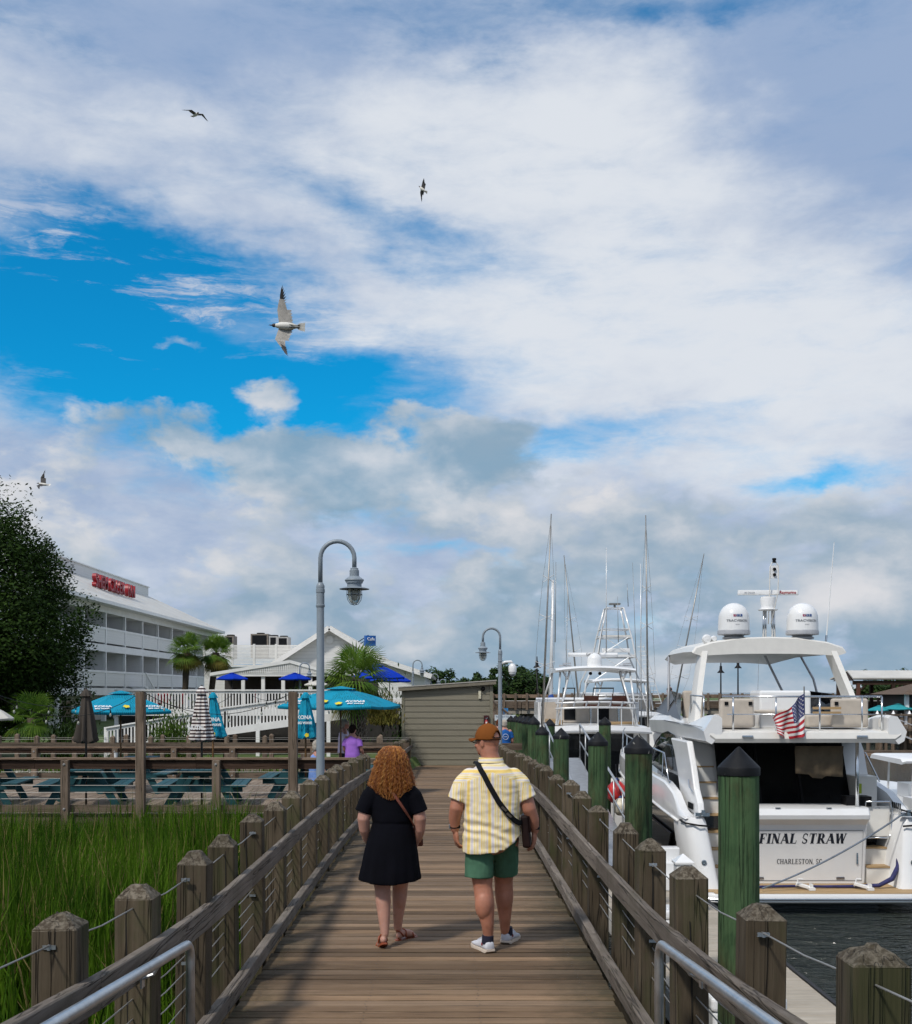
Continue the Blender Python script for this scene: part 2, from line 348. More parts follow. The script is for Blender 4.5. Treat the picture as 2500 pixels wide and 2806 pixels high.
def wood(name, lo, mid, hi, axis=2, k=1.0, moss=None, crack=True, rough=0.85, bstr=0.5, top=None, vary=0.35, edge=None, hue=False, ckf=0.72, joint=False, blot=None):
    m, nt, b = newmat(name)
    st = [14.0*k]*3; st[axis] = 0.9*k; v = coords(nt, tuple(st))
    g = noise(nt, v, 1.6, 8, 0.66, 0.5)
    st2 = [60.0*k]*3; st2[axis] = 1.6*k; g2 = noise(nt, coords(nt, tuple(st2)), 1.0, 4, 0.6, 0.2)
    bl = noise(nt, coords(nt), 1.3*k, 5, 0.6)
    gg = mth(nt, 'ADD', mth(nt, 'MULTIPLY', g, 0.62), mth(nt, 'MULTIPLY', g2, 0.38))
    c = ramp(nt, gg, [(0.30, lo), (0.5, mid), (0.70, hi)])
    c = mixn(nt, 0.35, c, ramp(nt, bl, [(0.3, lo), (0.7, hi)]))
    h = gg
    if crack:
        st3 = [9.0*k]*3; st3[axis] = 0.28*k; ck = noise(nt, coords(nt, tuple(st3)), 1.4, 3, 0.55, 0.15)
        cm = ramp(nt, ck, [(0.484, (0, 0, 0)), (0.498, (1, 1, 1)), (0.502, (1, 1, 1)), (0.516, (0, 0, 0))])
        c = mixn(nt, mth(nt, 'MULTIPLY', cm, ckf), c, tuple(x*0.16 for x in lo)); h = mth(nt, 'SUBTRACT', gg, mth(nt, 'MULTIPLY', cm, 0.8))
    if moss:
        mz = noise(nt, coords(nt, (3, 3, 1.2)), 1.5, 6, 0.65); mf = ramp(nt, mz, [(0.48, (0, 0, 0)), (0.66, (1, 1, 1))])
        c = mixn(nt, mth(nt, 'MULTIPLY', mf, moss[1]), c, moss[0])
    if top:
        ge = nt.nodes.new('ShaderNodeNewGeometry'); sx = nt.nodes.new('ShaderNodeSeparateXYZ'); nt.links.new(ge.outputs['Normal'], sx.inputs[0])
        tf = ramp(nt, sx.outputs[2], [(0.3, (0, 0, 0)), (0.6, (1, 1, 1))])
        sp = ramp(nt, noise(nt, coords(nt), 38, 5, 0.7), [(0.42, top[0]), (0.6, top[1])])
        c = mixn(nt, mth(nt, 'MULTIPLY', tf, 0.8), c, sp)
    if edge:                                           # dark algae along the sides of the walk (world X)
        ge = nt.nodes.new('ShaderNodeNewGeometry'); sx = nt.nodes.new('ShaderNodeSeparateXYZ'); nt.links.new(ge.outputs['Position'], sx.inputs[0])
        d = mth(nt, 'ABSOLUTE', mth(nt, 'ADD', sx.outputs[0], 0.15))
        wn = noise(nt, ge.outputs['Position'], 2.2, 6, 0.7); wn2 = noise(nt, ge.outputs['Position'], 11.0, 4, 0.7)
        d2 = mth(nt, 'ADD', d, mth(nt, 'ADD', mth(nt, 'MULTIPLY', mth(nt, 'SUBTRACT', wn, 0.5), 0.9), mth(nt, 'MULTIPLY', mth(nt, 'SUBTRACT', wn2, 0.5), 0.5)))
        ef = ramp(nt, mth(nt, 'MULTIPLY', d2, 0.5), [(0.40, (0, 0, 0)), (0.66, (1, 1, 1))])
        c = mixn(nt, mth(nt, 'MULTIPLY', ef, 0.82), c, edge)
    if joint:                                          # grime along both edges of each board
        tcj = nt.nodes.new('ShaderNodeTexCoord'); sj = nt.nodes.new('ShaderNodeSeparateXYZ'); nt.links.new(tcj.outputs['Object'], sj.inputs[0])
        ej = mth(nt, 'ADD', mth(nt, 'ABSOLUTE', sj.outputs[1]), mth(nt, 'MULTIPLY', mth(nt, 'SUBTRACT', noise(nt, coords(nt, (3, 40, 3)), 2.0, 4, .6), .5), .02))
        c = mixn(nt, mth(nt, 'MULTIPLY', ramp(nt, mth(nt, 'MULTIPLY', ej, 10.0), [(.57, (0, 0, 0)), (.67, (1, 1, 1))]), .55), c, (.026, .019, .012))
    if blot:
        bz = ramp(nt, noise(nt, coords(nt, (1, 1, .45)), 3.2, 7, .7, .6), [(.44, (0, 0, 0)), (.62, (1, 1, 1))]); c = mixn(nt, mth(nt, 'MULTIPLY', bz, blot[1]), c, blot[0])
        bz2 = ramp(nt, noise(nt, coords(nt, (1.6, 1.6, .2)), 2.6, 5, .7, .3), [(.55, (0, 0, 0)), (.68, (1, 1, 1))]); c = mixn(nt, mth(nt, 'MULTIPLY', bz2, .75), c, (.008, .010, .007))
    if hue:                                            # boards weathered to grey or still brown
        hf = mth(nt, 'FRACT', mth(nt, 'MULTIPLY', orand(nt), 7.31))
        c = mixn(nt, mth(nt, 'MULTIPLY', hf, 0.55), c, mixn(nt, 0.6, c, (.145, .118, .092)))
    if vary:
        v2 = mth(nt, 'ADD', 1 - vary*0.5, mth(nt, 'MULTIPLY', orand(nt), vary))
        mm = nt.nodes.new('ShaderNodeVectorMath'); mm.operation = 'SCALE'; nt.links.new(c, mm.inputs[0]); nt.links.new(v2, mm.inputs['Scale']); c = mm.outputs[0]
    nt.links.new(c, b.inputs['Base Color']); b.inputs['Roughness'].default_value = rough; b.inputs['Specular IOR Level'].default_value = 0.25
    bump(nt, b, h, bstr, 0.012); return m
M = {}
M['deck'] = wood('deck_wood', (.110, .066, .036), (.190, .120, .068), (.285, .192, .115), axis=0, k=0.8, crack=True, bstr=0.35, vary=0.85, hue=True, ckf=.5, joint=True, edge=(.030, .030, .014))
M['deck_y'] = wood('side_deck_wood', (.13, .095, .068), (.23, .175, .128), (.33, .265, .205), axis=1, k=1.0, bstr=0.4, vary=0.35)
M['post'] = wood('post_wood', (.036, .026, .015), (.080, .060, .037), (.145, .114, .078), axis=2, moss=((.045, .055, .016), 0.6), top=((.055, .042, .028), (.185, .158, .12)), bstr=0.8)
M['rail'] = wood('rail_wood', (.080, .063, .050), (.155, .128, .104), (.26, .225, .19), axis=1, moss=((.05, .05, .02), 0.25), bstr=0.7)
M['rail_x'] = wood('cross_rail_wood', (.065, .044, .03), (.125, .092, .066), (.21, .165, .125), axis=0, bstr=0.6)
M['rail_dark'] = wood('dark_rail_wood', (.022, .012, .008), (.05, .028, .018), (.09, .055, .036), axis=0, bstr=0.5)
M['rail_top'] = wood('rail_cap_wood', (.12, .075, .05), (.22, .15, .10), (.33, .25, .185), axis=0, bstr=0.5)
M['post_x'] = wood('fence_post_wood', (.085, .06, .04), (.17, .125, .09), (.27, .21, .155), axis=2, bstr=0.6)
M['pile'] = wood('green_pile_wood', (.005, .012, .005), (.024, .060, .024), (.080, .140, .062), axis=2, k=0.7, ckf=.6, moss=((.062, .060, .026), 0.8), blot=((.066, .115, .050), .8), bstr=1.0, vary=0.4)
M['cap'] = plain('black_rubber_cap', (.007, .0075, .009), 0.55, var=0.35, scale=9, bmp=0.15, spec=.25)
def droppings(m):                                      # pale bird marks with a shape of their own
    nt = m.node_tree; b = nt.nodes['Principled BSDF']; src = b.inputs['Base Color'].links[0].from_socket
    f = ramp(nt, noise(nt, coords(nt, (5, 5, 2)), 2.2, 4, .6, .4), [(.66, (0, 0, 0)), (.70, (1, 1, 1))]); nt.links.new(mixn(nt, mth(nt, 'MULTIPLY', f, .6), src, (.36, .35, .31)), b.inputs['Base Color'])
droppings(M['cap'])
M['galv'] = plain('galvanised_pipe', (.50, .53, .56), 0.34, 0.85, var=0.12, scale=12)
M['steel'] = plain('stainless', (.62, .64, .66), 0.2, 1.0, var=0.06)
M['cable'] = plain('wire_cable', (.33, .32, .30), 0.5, 0.6, var=0.1)
M['rust'] = plain('rusty_bolt', (.19, .085, .045), 0.8, 0.2, var=0.4, scale=40)
M['lampgrey'] = plain('grey_lamp_paint', (.235, .275, .31), 0.42, 0.0, var=0.07, scale=3)
M['white'] = plain('white_gelcoat', (.80, .80, .79), 0.22, var=0.03, scale=1.2, coat=0.3)
M['whitep'] = plain('white_paint', (.78, .77, .74), 0.55, var=0.06, scale=2.5)
M['black'] = plain('black_plastic', (.008, .008, .009), 0.5, var=0.2, spec=.15)
M['dark'] = plain('dark_interior', (.010, .011, .013), 0.7, var=0.2, spec=.1)
# ================================================================== water, shore, marsh
WZ = -4.2
def water():
    m, nt, b = newmat('creek_water')
    v = coords(nt, (1, 1.0, 1), 'Object', False)
    n1 = noise(nt, coords(nt, (0.75, 2.0, 1), 'Object', False), 1.5, 4, 0.55, 0.5)
    n2 = noise(nt, coords(nt, (1.0, 2.6, 1), 'Object', False), 4.5, 3, 0.5, 0.3)
    h = mth(nt, 'ADD', mth(nt, 'MULTIPLY', n1, 1.0), mth(nt, 'MULTIPLY', n2, 0.30))
    b.inputs['Base Color'].default_value = (.030, .036, .030, 1); b.inputs['Roughness'].default_value = 0.07; b.inputs['IOR'].default_value = 1.33
    bump(nt, b, h, 1.0, 0.45)
    mb = MB(); mb.add([(-2500, -60, WZ), (2500, -60, WZ), (2500, 4500, WZ), (-2500, 4500, WZ)], [(0, 1, 2, 3)])
    return struct(mb.build('water', m, fix=False))
water()
def land():
    m, nt, b = newmat('shore_ground')
    n1 = noise(nt, coords(nt, (1, 1, 1), 'Object', False), 0.5, 6, 0.6); n2 = noise(nt, coords(nt, (1, 1, 1), 'Object', False), 9, 5, 0.7)
    c = ramp(nt, n1, [(0.35, (.045, .085, .016)), (0.55, (.075, .125, .022)), (0.72, (.11, .115, .05))])
    c = mixn(nt, 0.35, c, ramp(nt, n2, [(0.3, (.025, .05, .01)), (0.7, (.13, .17, .05))]))
    ge = nt.nodes.new('ShaderNodeNewGeometry'); sx = nt.nodes.new('ShaderNodeSeparateXYZ'); nt.links.new(ge.outputs['Position'], sx.inputs[0])
    mud = ramp(nt, mth(nt, 'ADD', mth(nt, 'MULTIPLY', sx.outputs[2], 1.0), 4.2), [(0.3, (1, 1, 1)), (0.95, (0, 0, 0))])
    c = mixn(nt, mud, c, (.030, .025, .018))
    nt.links.new(c, b.inputs['Base Color']); b.inputs['Roughness'].default_value = 0.9; bump(nt, b, n2, 0.5, 0.05)
    # height field, left bank: marsh flat rising to lawn
    xs = [-2400, -900, -300, -120, -70, -45, -32, -26, -22, -19, -16, -14, -12, -10, -8, -6.5, -5, -4, -3, -2.2, -1.4, -0.4, 1.0, 3.0]
    ys = [-40, 0, 3, 5, 7, 9, 11, 13, 15, 17, 19, 21, 23, 25, 27, 29, 31, 34, 38, 43, 50, 60, 75, 95, 120, 160, 260, 600, 2000, 4400]
    def hgt(x, y):
        t = min(1, max(0, (y - 29.0) / 9.0)); t = t*t*(3-2*t)
        z = -3.75 + t * 1.15
        if y > 38: z = max(z, -2.6 + min(0.7, (y-38)*0.02))
        e = min(1, max(0, (0.2 - x) / 1.6)) if y < 46 else min(1, max(0, (2.2 - x) / 2.5))
        z = (WZ - 0.6) * (1 - e) + z * e
        return z + 0.09 * mnoise.noise(Vector((x*0.6, y*0.6, 0)))
    V = [(x, y, hgt(x, y)) for y in ys for x in xs]; n = len(xs)
    Fs = [(j*n+i, j*n+i+1, (j+1)*n+i+1, (j+1)*n+i) for j in range(len(ys)-1) for i in range(n-1)]
    mb = MB(); mb.add(V, Fs); o = struct(mb.build('ground', m, smooth=True, fix=False))
    # far bank beyond the creek, right
    mb = MB()
    xs2 = [20, 26, 34, 60, 140, 300, 700]; ys2 = [101, 106, 112, 130, 200, 350, 520]
    V = [(x, y, (-4.9 if (j == 0 or (i == 0 and y < 140)) else -2.2 + 0.1*mnoise.noise(Vector((x, y, 0))))) for j, y in enumerate(ys2) for i, x in enumerate(xs2)]
    n = len(xs2)
    mb.add(V, [(j*n+i, j*n+i+1, (j+1)*n+i+1, (j+1)*n+i) for j in range(len(ys2)-1) for i in range(n-1)])
    struct(mb.build('far_bank_ground', m, smooth=True, fix=False))
    # bank that closes the creek far off
    mb = MB(); xs3 = [-40, -5, 2, 10, 30, 60, 200]; ys3 = [150, 154, 165, 220, 400]
    V = [(x, y, (-4.9 if j == 0 else -2.0)) for j, y in enumerate(ys3) for x in xs3]; n = len(xs3)
    mb.add(V, [(j*n+i, j*n+i+1, (j+1)*n+i+1, (j+1)*n+i) for j in range(len(ys3)-1) for i in range(n-1)])
    struct(mb.build('creek_end_ground', m, smooth=True, fix=False))
    return hgt
hgt = land()

# ---- marsh grass (nobody could count it)
def leafmat(name, c1, c2, c3, trans=0.25, rough=0.6):
    m, nt, b = newmat(name)
    ge = nt.nodes.new('ShaderNodeNewGeometry')
    c = ramp(nt, ge.outputs['Random Per Island'], [(0.0, c1), (0.5, c2), (1.0, c3)])
    big = noise(nt, coords(nt, (1, 1, 1), 'Object', False), 0.7, 3, 0.5)
    c = mixn(nt, 0.5, c, ramp(nt, big, [(0.35, c1), (0.65, c3)]))
    nt.links.new(c, b.inputs['Base Color']); b.inputs['Roughness'].default_value = rough; b.inputs['Specular IOR Level'].default_value = 0.12
    tr = nt.nodes.new('ShaderNodeBsdfTranslucent'); nt.links.new(c, tr.inputs[0]); mx = nt.nodes.new('ShaderNodeMixShader'); mx.inputs[0].default_value = trans
    out = nt.nodes['Material Output']; nt.links.new(b.outputs[0], mx.inputs[1]); nt.links.new(tr.outputs[0], mx.inputs[2]); nt.links.new(mx.outputs[0], out.inputs[0])
    return m
M['marsh'] = leafmat('marsh_grass', (.004, .020, .001), (.020, .078, .002), (.120, .225, .012), 0.25, .8)
M['straw'] = leafmat('dry_grass', (.13, .10, .03), (.22, .17, .06), (.28, .22, .09), 0.2)
def blades(mb, x, y, z0, h, lean, w, r, seg=3):
    a = r.uniform(0, 6.283); d = Vector((math.cos(a), math.sin(a), 0)); s = Vector((-d.y, d.x, 0))
    if abs(s.x) < 0.35: s = Vector((0.8, 0.6, 0))
    vs = []
    for i in range(seg):
        t = i/seg; p = Vector((x, y, z0 + h*t*(1-0.12*lean*t))) + d*(lean*h*0.55*t*t); ww = w*(1-0.55*t)
        vs += [p - s*ww, p + s*ww]
    vs.append(Vector((x, y, z0 + h*(1-0.15*lean))) + d*(lean*h*0.55))
    fs = [(2*i, 2*i+1, 2*i+3, 2*i+2) for i in range(seg-1)] + [(2*seg-2, 2*seg-1, 2*seg)]
    mb.add(vs, fs)
def marsh():
    r = random.Random(5); mb = MB(); ms = MB()
    n = 0
    while n < 52000:
        y = 3.2 + 18.0*r.random()**0.7; xl = -0.40*y - 1.6
        x = r.uniform(xl, -1.75)
        # two stands of grass with a dark open gut between them
        gap = mnoise.noise(Vector((x*0.35+3, y*0.35, 7)))
        dens = 1.0
        gutc = 9.2 - 0.25*(x+5)
        dg = abs(y - gutc); 
        if dg < 1.6: dens = 0.06
        elif dg < 2.4: dens = 0.06 + (dg-1.6)*1.1
        if y < gutc and x > -0.55*y + .2: dens *= 0.16
        if x > -2.3 and y < 10: dens *= 0.25
        if gap < -0.25: dens *= 0.5
        if r.random() > dens: continue
        tall = 1.95 + 0.35*mnoise.noise(Vector((x*0.5, y*0.5, 2))) + 0.30*mnoise.noise(Vector((x*1.7, y*1.7, 5)))
        if y < gutc: tall += 0.25
        if y > 19.2: tall -= 0.32
        if x > -3.2: tall *= 0.72 + 0.25*min(1, max(0, (-1.7-x)/1.5))
        h = tall * r.uniform(0.45, 1.10)
        z0 = hgt(x, y) - 0.05
        tgt = mb if r.random() > 0.10 else ms
        blades(tgt, x, y, z0, h, r.uniform(0.03, 0.75)**1.2, r.uniform(0.006, 0.013)*(0.75+y*0.035), r)
        n += 1
    o = mb.build('marsh_grass', M['marsh'], fix=False); stuff(o, 'tall green marsh grass beside the boardwalk', 'grass')
    o = ms.build('dry_marsh_grass', M['straw'], fix=False); stuff(o, 'dry straw coloured stalks among the green marsh grass', 'grass')
    # short grass behind the picnic deck
    mb = MB()
    for i in range(9000):
        y = r.uniform(30.6, 36.2); x = r.uniform(-0.42*y, -1.8)
        blades(mb, x, y, hgt(x, y)-0.02, r.uniform(0.25, 0.75), r.uniform(0.1, 0.6), r.uniform(0.012, 0.02), r, 2)
    o = mb.build('short_marsh_grass', M['marsh'], fix=False); stuff(o, 'short bright marsh grass behind the picnic deck', 'grass')
    # oyster shells
    mb = MB()
    for i in range(2600):
        y = r.uniform(30.6, 36.0); x = r.uniform(-15.2, -11.0) + (y-32)*-0.15
        z = hgt(x, y) + 0.25*math.exp(-((x+13)/1.4)**2) + 0.02
        rot = Euler((r.uniform(-.8, .8), r.uniform(-.8, .8), r.uniform(0, 6))).to_matrix()
        mb.ell((x, y, z), (r.uniform(.05, .09), r.uniform(.03, .05), .015), rot, 6, 4)
    o = mb.build('oyster_shells', plain('oyster_shell', (.46, .43, .38), 0.8, var=0.35, scale=20), fix=False); stuff(o, 'bank of pale oyster shells behind the picnic deck', 'shells')
marsh()
# ================================================================== boardwalk
def dz(y):                                            # deck height along the walk
    if y <= 4.5: return -2.1 + 0.085*(6.2 - y)
    if y < 8.0:
        t = (y - 4.5)/3.5; return -2.1 + 0.085*1.7*(1-t)**2
    if y < 14: return -2.1
    if y < 17: return -2.1 - 0.025*(y-14)**2/6
    return -2.1375 - 0.025*(y - 17)
XL, XR = -1.41, 1.13
def slope(y): return math.atan((dz(y+0.1) - dz(y-0.1))/0.2)
mb = MB()
for x in (-1.3, -0.55, 0.2, 0.95):
    pts = [y for y in (4.6, 6, 7, 8, 10, 14, 17, 20, 24, 30, 37, 44.2)]
    for a, b in zip(pts, pts[1:]): mb.bar((x, a, dz(a)-0.18), (x, b, dz(b)-0.18), 0.05, 0.24)
walk = struct(mb.build('boardwalk', M['post_x']))
walk['label'] = 'weathered plank boardwalk leading to the shed'
def plank_mesh(L, W, T, r, name, mat, axis=0):
    # long plank, slightly cupped and worn at the ends
    n = 7; b = 0.006; rings = []
    for i in range(n):
        t = -L/2 + L*i/(n-1); dz_ = r.uniform(-0.0015, 0.0015); dy_ = r.uniform(-0.0012, 0.0012)
        p = [(-W/2, -T), (W/2, -T), (W/2, -b), (W/2-b, 0), (0, 0.001), (-W/2+b, 0), (-W/2, -b)]
        if axis == 0: rings.append([(t, a+dy_, c+dz_) for a, c in p])
        else: rings.append([(a+dy_, t, c+dz_) for a, c in p])
    mb = MB(); mb.loft(rings); return mb.mesh(name, mat)
r = random.Random(3)
pm = [plank_mesh(XR-XL+r.uniform(-.01, .03), 0.1355, 0.036, r, 'plank', M['deck']) for i in range(9)]
y = 4.9
while y < 44.0:
    o = obj('plank', pm[r.randrange(9)], walk, ((XL+XR)/2 + r.uniform(-.012, .012), y, dz(y) + r.uniform(-.003, .003)), (slope(y) + r.uniform(-.006, .006), 0, r.uniform(-.0015, .0015)))
    if r.random() < 0.5: o.rotation_euler.z += math.pi; o.rotation_euler.x *= -1
    y += 0.1445
mb = MB(); y = 4.9; sr = random.Random(9)
while y < 16:                                          # screw heads
    for x in (-1.3, -0.55, 0.2, 0.95):
        for o_ in (-.04, .04):
            xx = x + sr.uniform(-.012, .012); yy = y + o_ + sr.uniform(-.006, .006); mb.add([(xx + .0055*math.cos(k*1.047), yy + .0055*math.sin(k*1.047), dz(yy) + .0045) for k in range(6)], [tuple(range(6))])
    y += 0.1445
sw_ = mb.build('screw_heads', plain('screw_steel', (.045, .038, .032), .5, .3, var=.2), walk, fix=False); sw_['kind'] = 'stuff'

# ---- one post shape family: square timber, four chamfers to a small flat top
def post_mesh(name, w, h, cap, mat, r, split=True, flat=0.35):
    n = w/2; mb = MB()
    rings = []
    zs = [0, h*0.25, h*0.5, h*0.75, h - cap - 0.002, h - cap]
    c = 0.007
    for z in zs:
        j = [r.uniform(-.0025, .0025) for _ in range(8)]
        rings.append([(-n+c+j[0], -n+j[1], z), (n-c+j[2], -n+j[1], z), (n+j[2], -n+c, z), (n+j[3], n-c, z), (n-c, n+j[4], z), (-n+c, n+j[5], z), (-n+j[6], n-c, z), (-n+j[7], -n+c, z)])
    f = n*flat
    for k, z in ((0.98, h-cap+0.004), (0.62, h-cap*0.42), (flat, h - 0.004), (flat*0.75, h + r.uniform(-.004, .004))):
        e = n*k; cc = min(c, e*0.3)
        j = [r.uniform(-.004, .004) for _ in range(8)]
        rings.append([(-e+cc, -e, z+j[0]), (e-cc, -e, z+j[1]), (e, -e+cc, z+j[2]), (e, e-cc, z+j[3]), (e-cc, e, z+j[4]), (-e+cc, e, z+j[5]), (-e, e-cc, z+j[6]), (-e, -e+cc, z+j[7])])
    mb.loft(rings)
    if split:                                         # a drying crack: thin dark wedge let into the face
        pass
    return mb.mesh(name, mat)
r = random.Random(8)
PW = 0.183
posts = [post_mesh('post', PW*r.uniform(.96, 1.03), 2.75, r.uniform(.048, .075), M['post'], r, True, r.uniform(.22, .5)) for i in range(9)]
M['crack'] = plain('drying_crack', (.012, .009, .006), 0.9, var=0.3)
def crack_strip(parent, w, h, r, face):
    # a drying split, thin wedge standing 1 mm proud of the face nearest the camera
    x = r.uniform(-0.3, 0.3)*w; L = r.uniform(0.35, 0.95); z1 = h - r.uniform(.0, .25) - 0.07
    pts = []; k = 7
    for i in range(k):
        t = i/(k-1); ww = 0.0035*math.sin(math.pi*min(1, t*0.9+0.12)) + 0.0008; xx = x + 0.006*math.sin(3*t+x*40)
        pts.append((xx-ww, xx+ww, z1 - L*t))
    mb = MB(); V = []
    for a, b, z in pts: V += [(a, -w/2-0.0035, z), (b, -w/2-0.0035, z), (b, -w/2+0.01, z), (a, -w/2+0.01, z)]
    mb.loft([V[4*i:4*i+4] for i in range(k)])
    return mb.build('drying_crack', M['crack'], parent)
def railing(name, label, side, ys, y0, y1, railx, kerbx, zr=.73):
    """post row + rail board + kerb board + cables on one side of the walk"""
    t = thing(name, label, 'railing', (0, 0, 0))
    px = side['px']; sg = 1 if px > 0 else -1
    plist = []
    for i, y in enumerate(ys):
        top = dz(y) + 1.085 + r.uniform(-.02, .025)
        o = obj('post', posts[r.randrange(9)], t, (px + r.uniform(-.012, .012), y, top-2.75), (r.uniform(-.013, .013), r.uniform(-.014, .014), r.choice((0, 1.5708, 3.1416, -1.5708)) + r.uniform(-.05, .05)))
        plist.append((y, top))
        if y < 13 and r.random() < 0.8:
            c = crack_strip(o, PW, 2.75, r, 0); c.rotation_euler = (0, 0, -round(o.rotation_euler.z/1.5708)*1.5708)
    # rail: boards about 3.6 m long, butted on posts, sagging a little
    def board(a, b, zoff, th, hh, x, nm, mat):
        k = max(3, int((b-a)/0.4)); rings = []
        for i in range(k+1):
            yy = a + (b-a)*i/k; zz = dz(yy) + zoff + 0.006*mnoise.noise(Vector((yy*1.1, zoff, x))); xx = x + 0.005*mnoise.noise(Vector((yy*0.9, 3, x)))
            c = 0.006
            rings.append([(xx-th/2, yy, zz-hh/2+c), (xx-th/2+c, yy, zz-hh/2), (xx+th/2-c, yy, zz-hh/2), (xx+th/2, yy, zz-hh/2+c), (xx+th/2, yy, zz+hh/2-c), (xx+th/2-c, yy, zz+hh/2), (xx-th/2+c, yy, zz+hh/2), (xx-th/2, yy, zz+hh/2-c)])
        mb = MB(); mb.loft(rings); return mb.build(nm, mat, t)
    yy = y0; L = [side['first']] + [3.65]*10
    for l in L:
        e = min(y1, yy + l)
        if e - yy > 0.2:
            board(yy, e-0.004, zr, 0.050, 0.142, railx, 'rail_board', M['rail'])
            board(yy, e-0.004, 0.072, 0.070, 0.105, kerbx, 'kerb_board', M['rail'])
        yy = e
        if yy >= y1: break
    for zo in (0.955, 0.60, 0.50, 0.40, 0.30, 0.20):
        pts = []
        for (a, ta), (b, tb) in zip(plist, plist[1:]):
            for q in (0, .5):
                yq = a + (b-a)*q; pts.append((px + (0.0), yq, dz(yq) + zo - (0.012 if q else 0)))
        pts.append((px, plist[-1][0], dz(plist[-1][0]) + zo))
        pts = [(px, y0-0.6, dz(y0-0.6)+zo)] + pts
        mb = MB(); mb.tube(pts, 0.0042, 5); mb.build('cable', M['cable'], t, smooth=True)
    # cable clamps and through bolts
    for i, y in enumerate(ys[:8]):
        if i % 2 == 1:
            mb = MB(); zz = dz(y) + 0.955; mb.box((px - 0.0, y - PW/2 - 0.006, zz), (0.052, 0.014, 0.017)); mb.box((px, y-PW/2-0.012, zz), (0.012, 0.012, 0.022)); mb.build('cable_clamp', M['galv'], t)
            mb = MB(); zz = dz(y) + 0.45; mb.box((px, y - PW/2 - 0.006, zz), (0.052, 0.014, 0.017)); mb.build('cable_clamp', M['galv'], t)
        mb = MB(); zz = dz(y) + 0.52; x0 = px + sg*PW/2
        mb.tube([(x0, y, zz), (x0 + sg*0.016, y, zz)], 0.016, 6); mb.tube([(x0, y, zz), (x0 + sg*0.085, y, zz)], 0.008, 6); mb.build('bolt', M['rust'], t)
    return t
LY = [3.5 + 1.19*i for i in range(17)]
RY = [3.72 + 1.34*i for i in range(22)]
railing('boardwalk_railing', 'weathered timber post railing with wire cables on the marsh side of the boardwalk', {'px': -1.585, 'first': 2.2}, LY, 2.6, 23.0, -1.462, -1.455)
railing('boardwalk_railing', 'weathered timber post railing with wire cables on the boat side of the boardwalk', {'px': 1.35, 'first': 3.2}, RY, 2.6, 32.2, 1.227, 1.182, .69)
# short far railing on the left, past the way in to the picnic deck
railing('boardwalk_railing', 'short timber railing beside the shed beyond the opening in the walk', {'px': -1.50, 'first': 2.2}, [33.6+1.2*i for i in range(9)], 33.2, 43.6, -1.38, -1.38)

# ---- bent pipe handrails on the ramp
def handrail(label, x, sg):
    t = thing('handrail', label, 'handrail', (0, 0, 0), 0, 'pipe handrails on the ramp')
    ye = 6.02; pts = []
    def hz(y): return dz(min(y, 4.5)) + 0.085*0 + (0 if y <= 4.5 else -0.085*(y-4.5)) + 0.775
    y = 1.5
    while y < ye - 0.10: pts.append((x, y, hz(y))); y += 0.35
    rr = 0.10; zc = hz(ye - rr) - rr
    for k in range(0, 7):
        a = R(90 - 15*k + 0); pts.append((x, ye - rr + rr*math.cos(a), zc + rr*math.sin(a)))
    pts.append((x, ye, dz(ye) + 0.02))
    mb = MB(); mb.tube(pts, 0.0245, 14); mb.build('pipe', M['galv'], t, smooth=True)
    mb = MB(); mb.lathe([(0.055, 0), (0.055, 0.008), (0.026, 0.012)], 12, (x, ye, dz(ye)+0.002)); mb.build('foot_flange', M['galv'], t)
    for y in (3.9, 5.35):
        xr = x - sg*0 ; xw = x + sg*0.072
        mb = MB(); mb.tube([(x, y, hz(y)-0.02), (x + sg*0.02, y, hz(y)-0.055), (xw, y, hz(y)-0.075)], 0.009, 6)
        mb.box((xw, y, hz(y)-0.075), (0.008, 0.05, 0.085)); mb.build('bracket', M['galv'], t)
handrail('bent galvanised pipe handrail beside the marsh, lower left', -1.345, -1)
handrail('bent galvanised pipe handrail beside the boats, lower right', 1.095, 1)

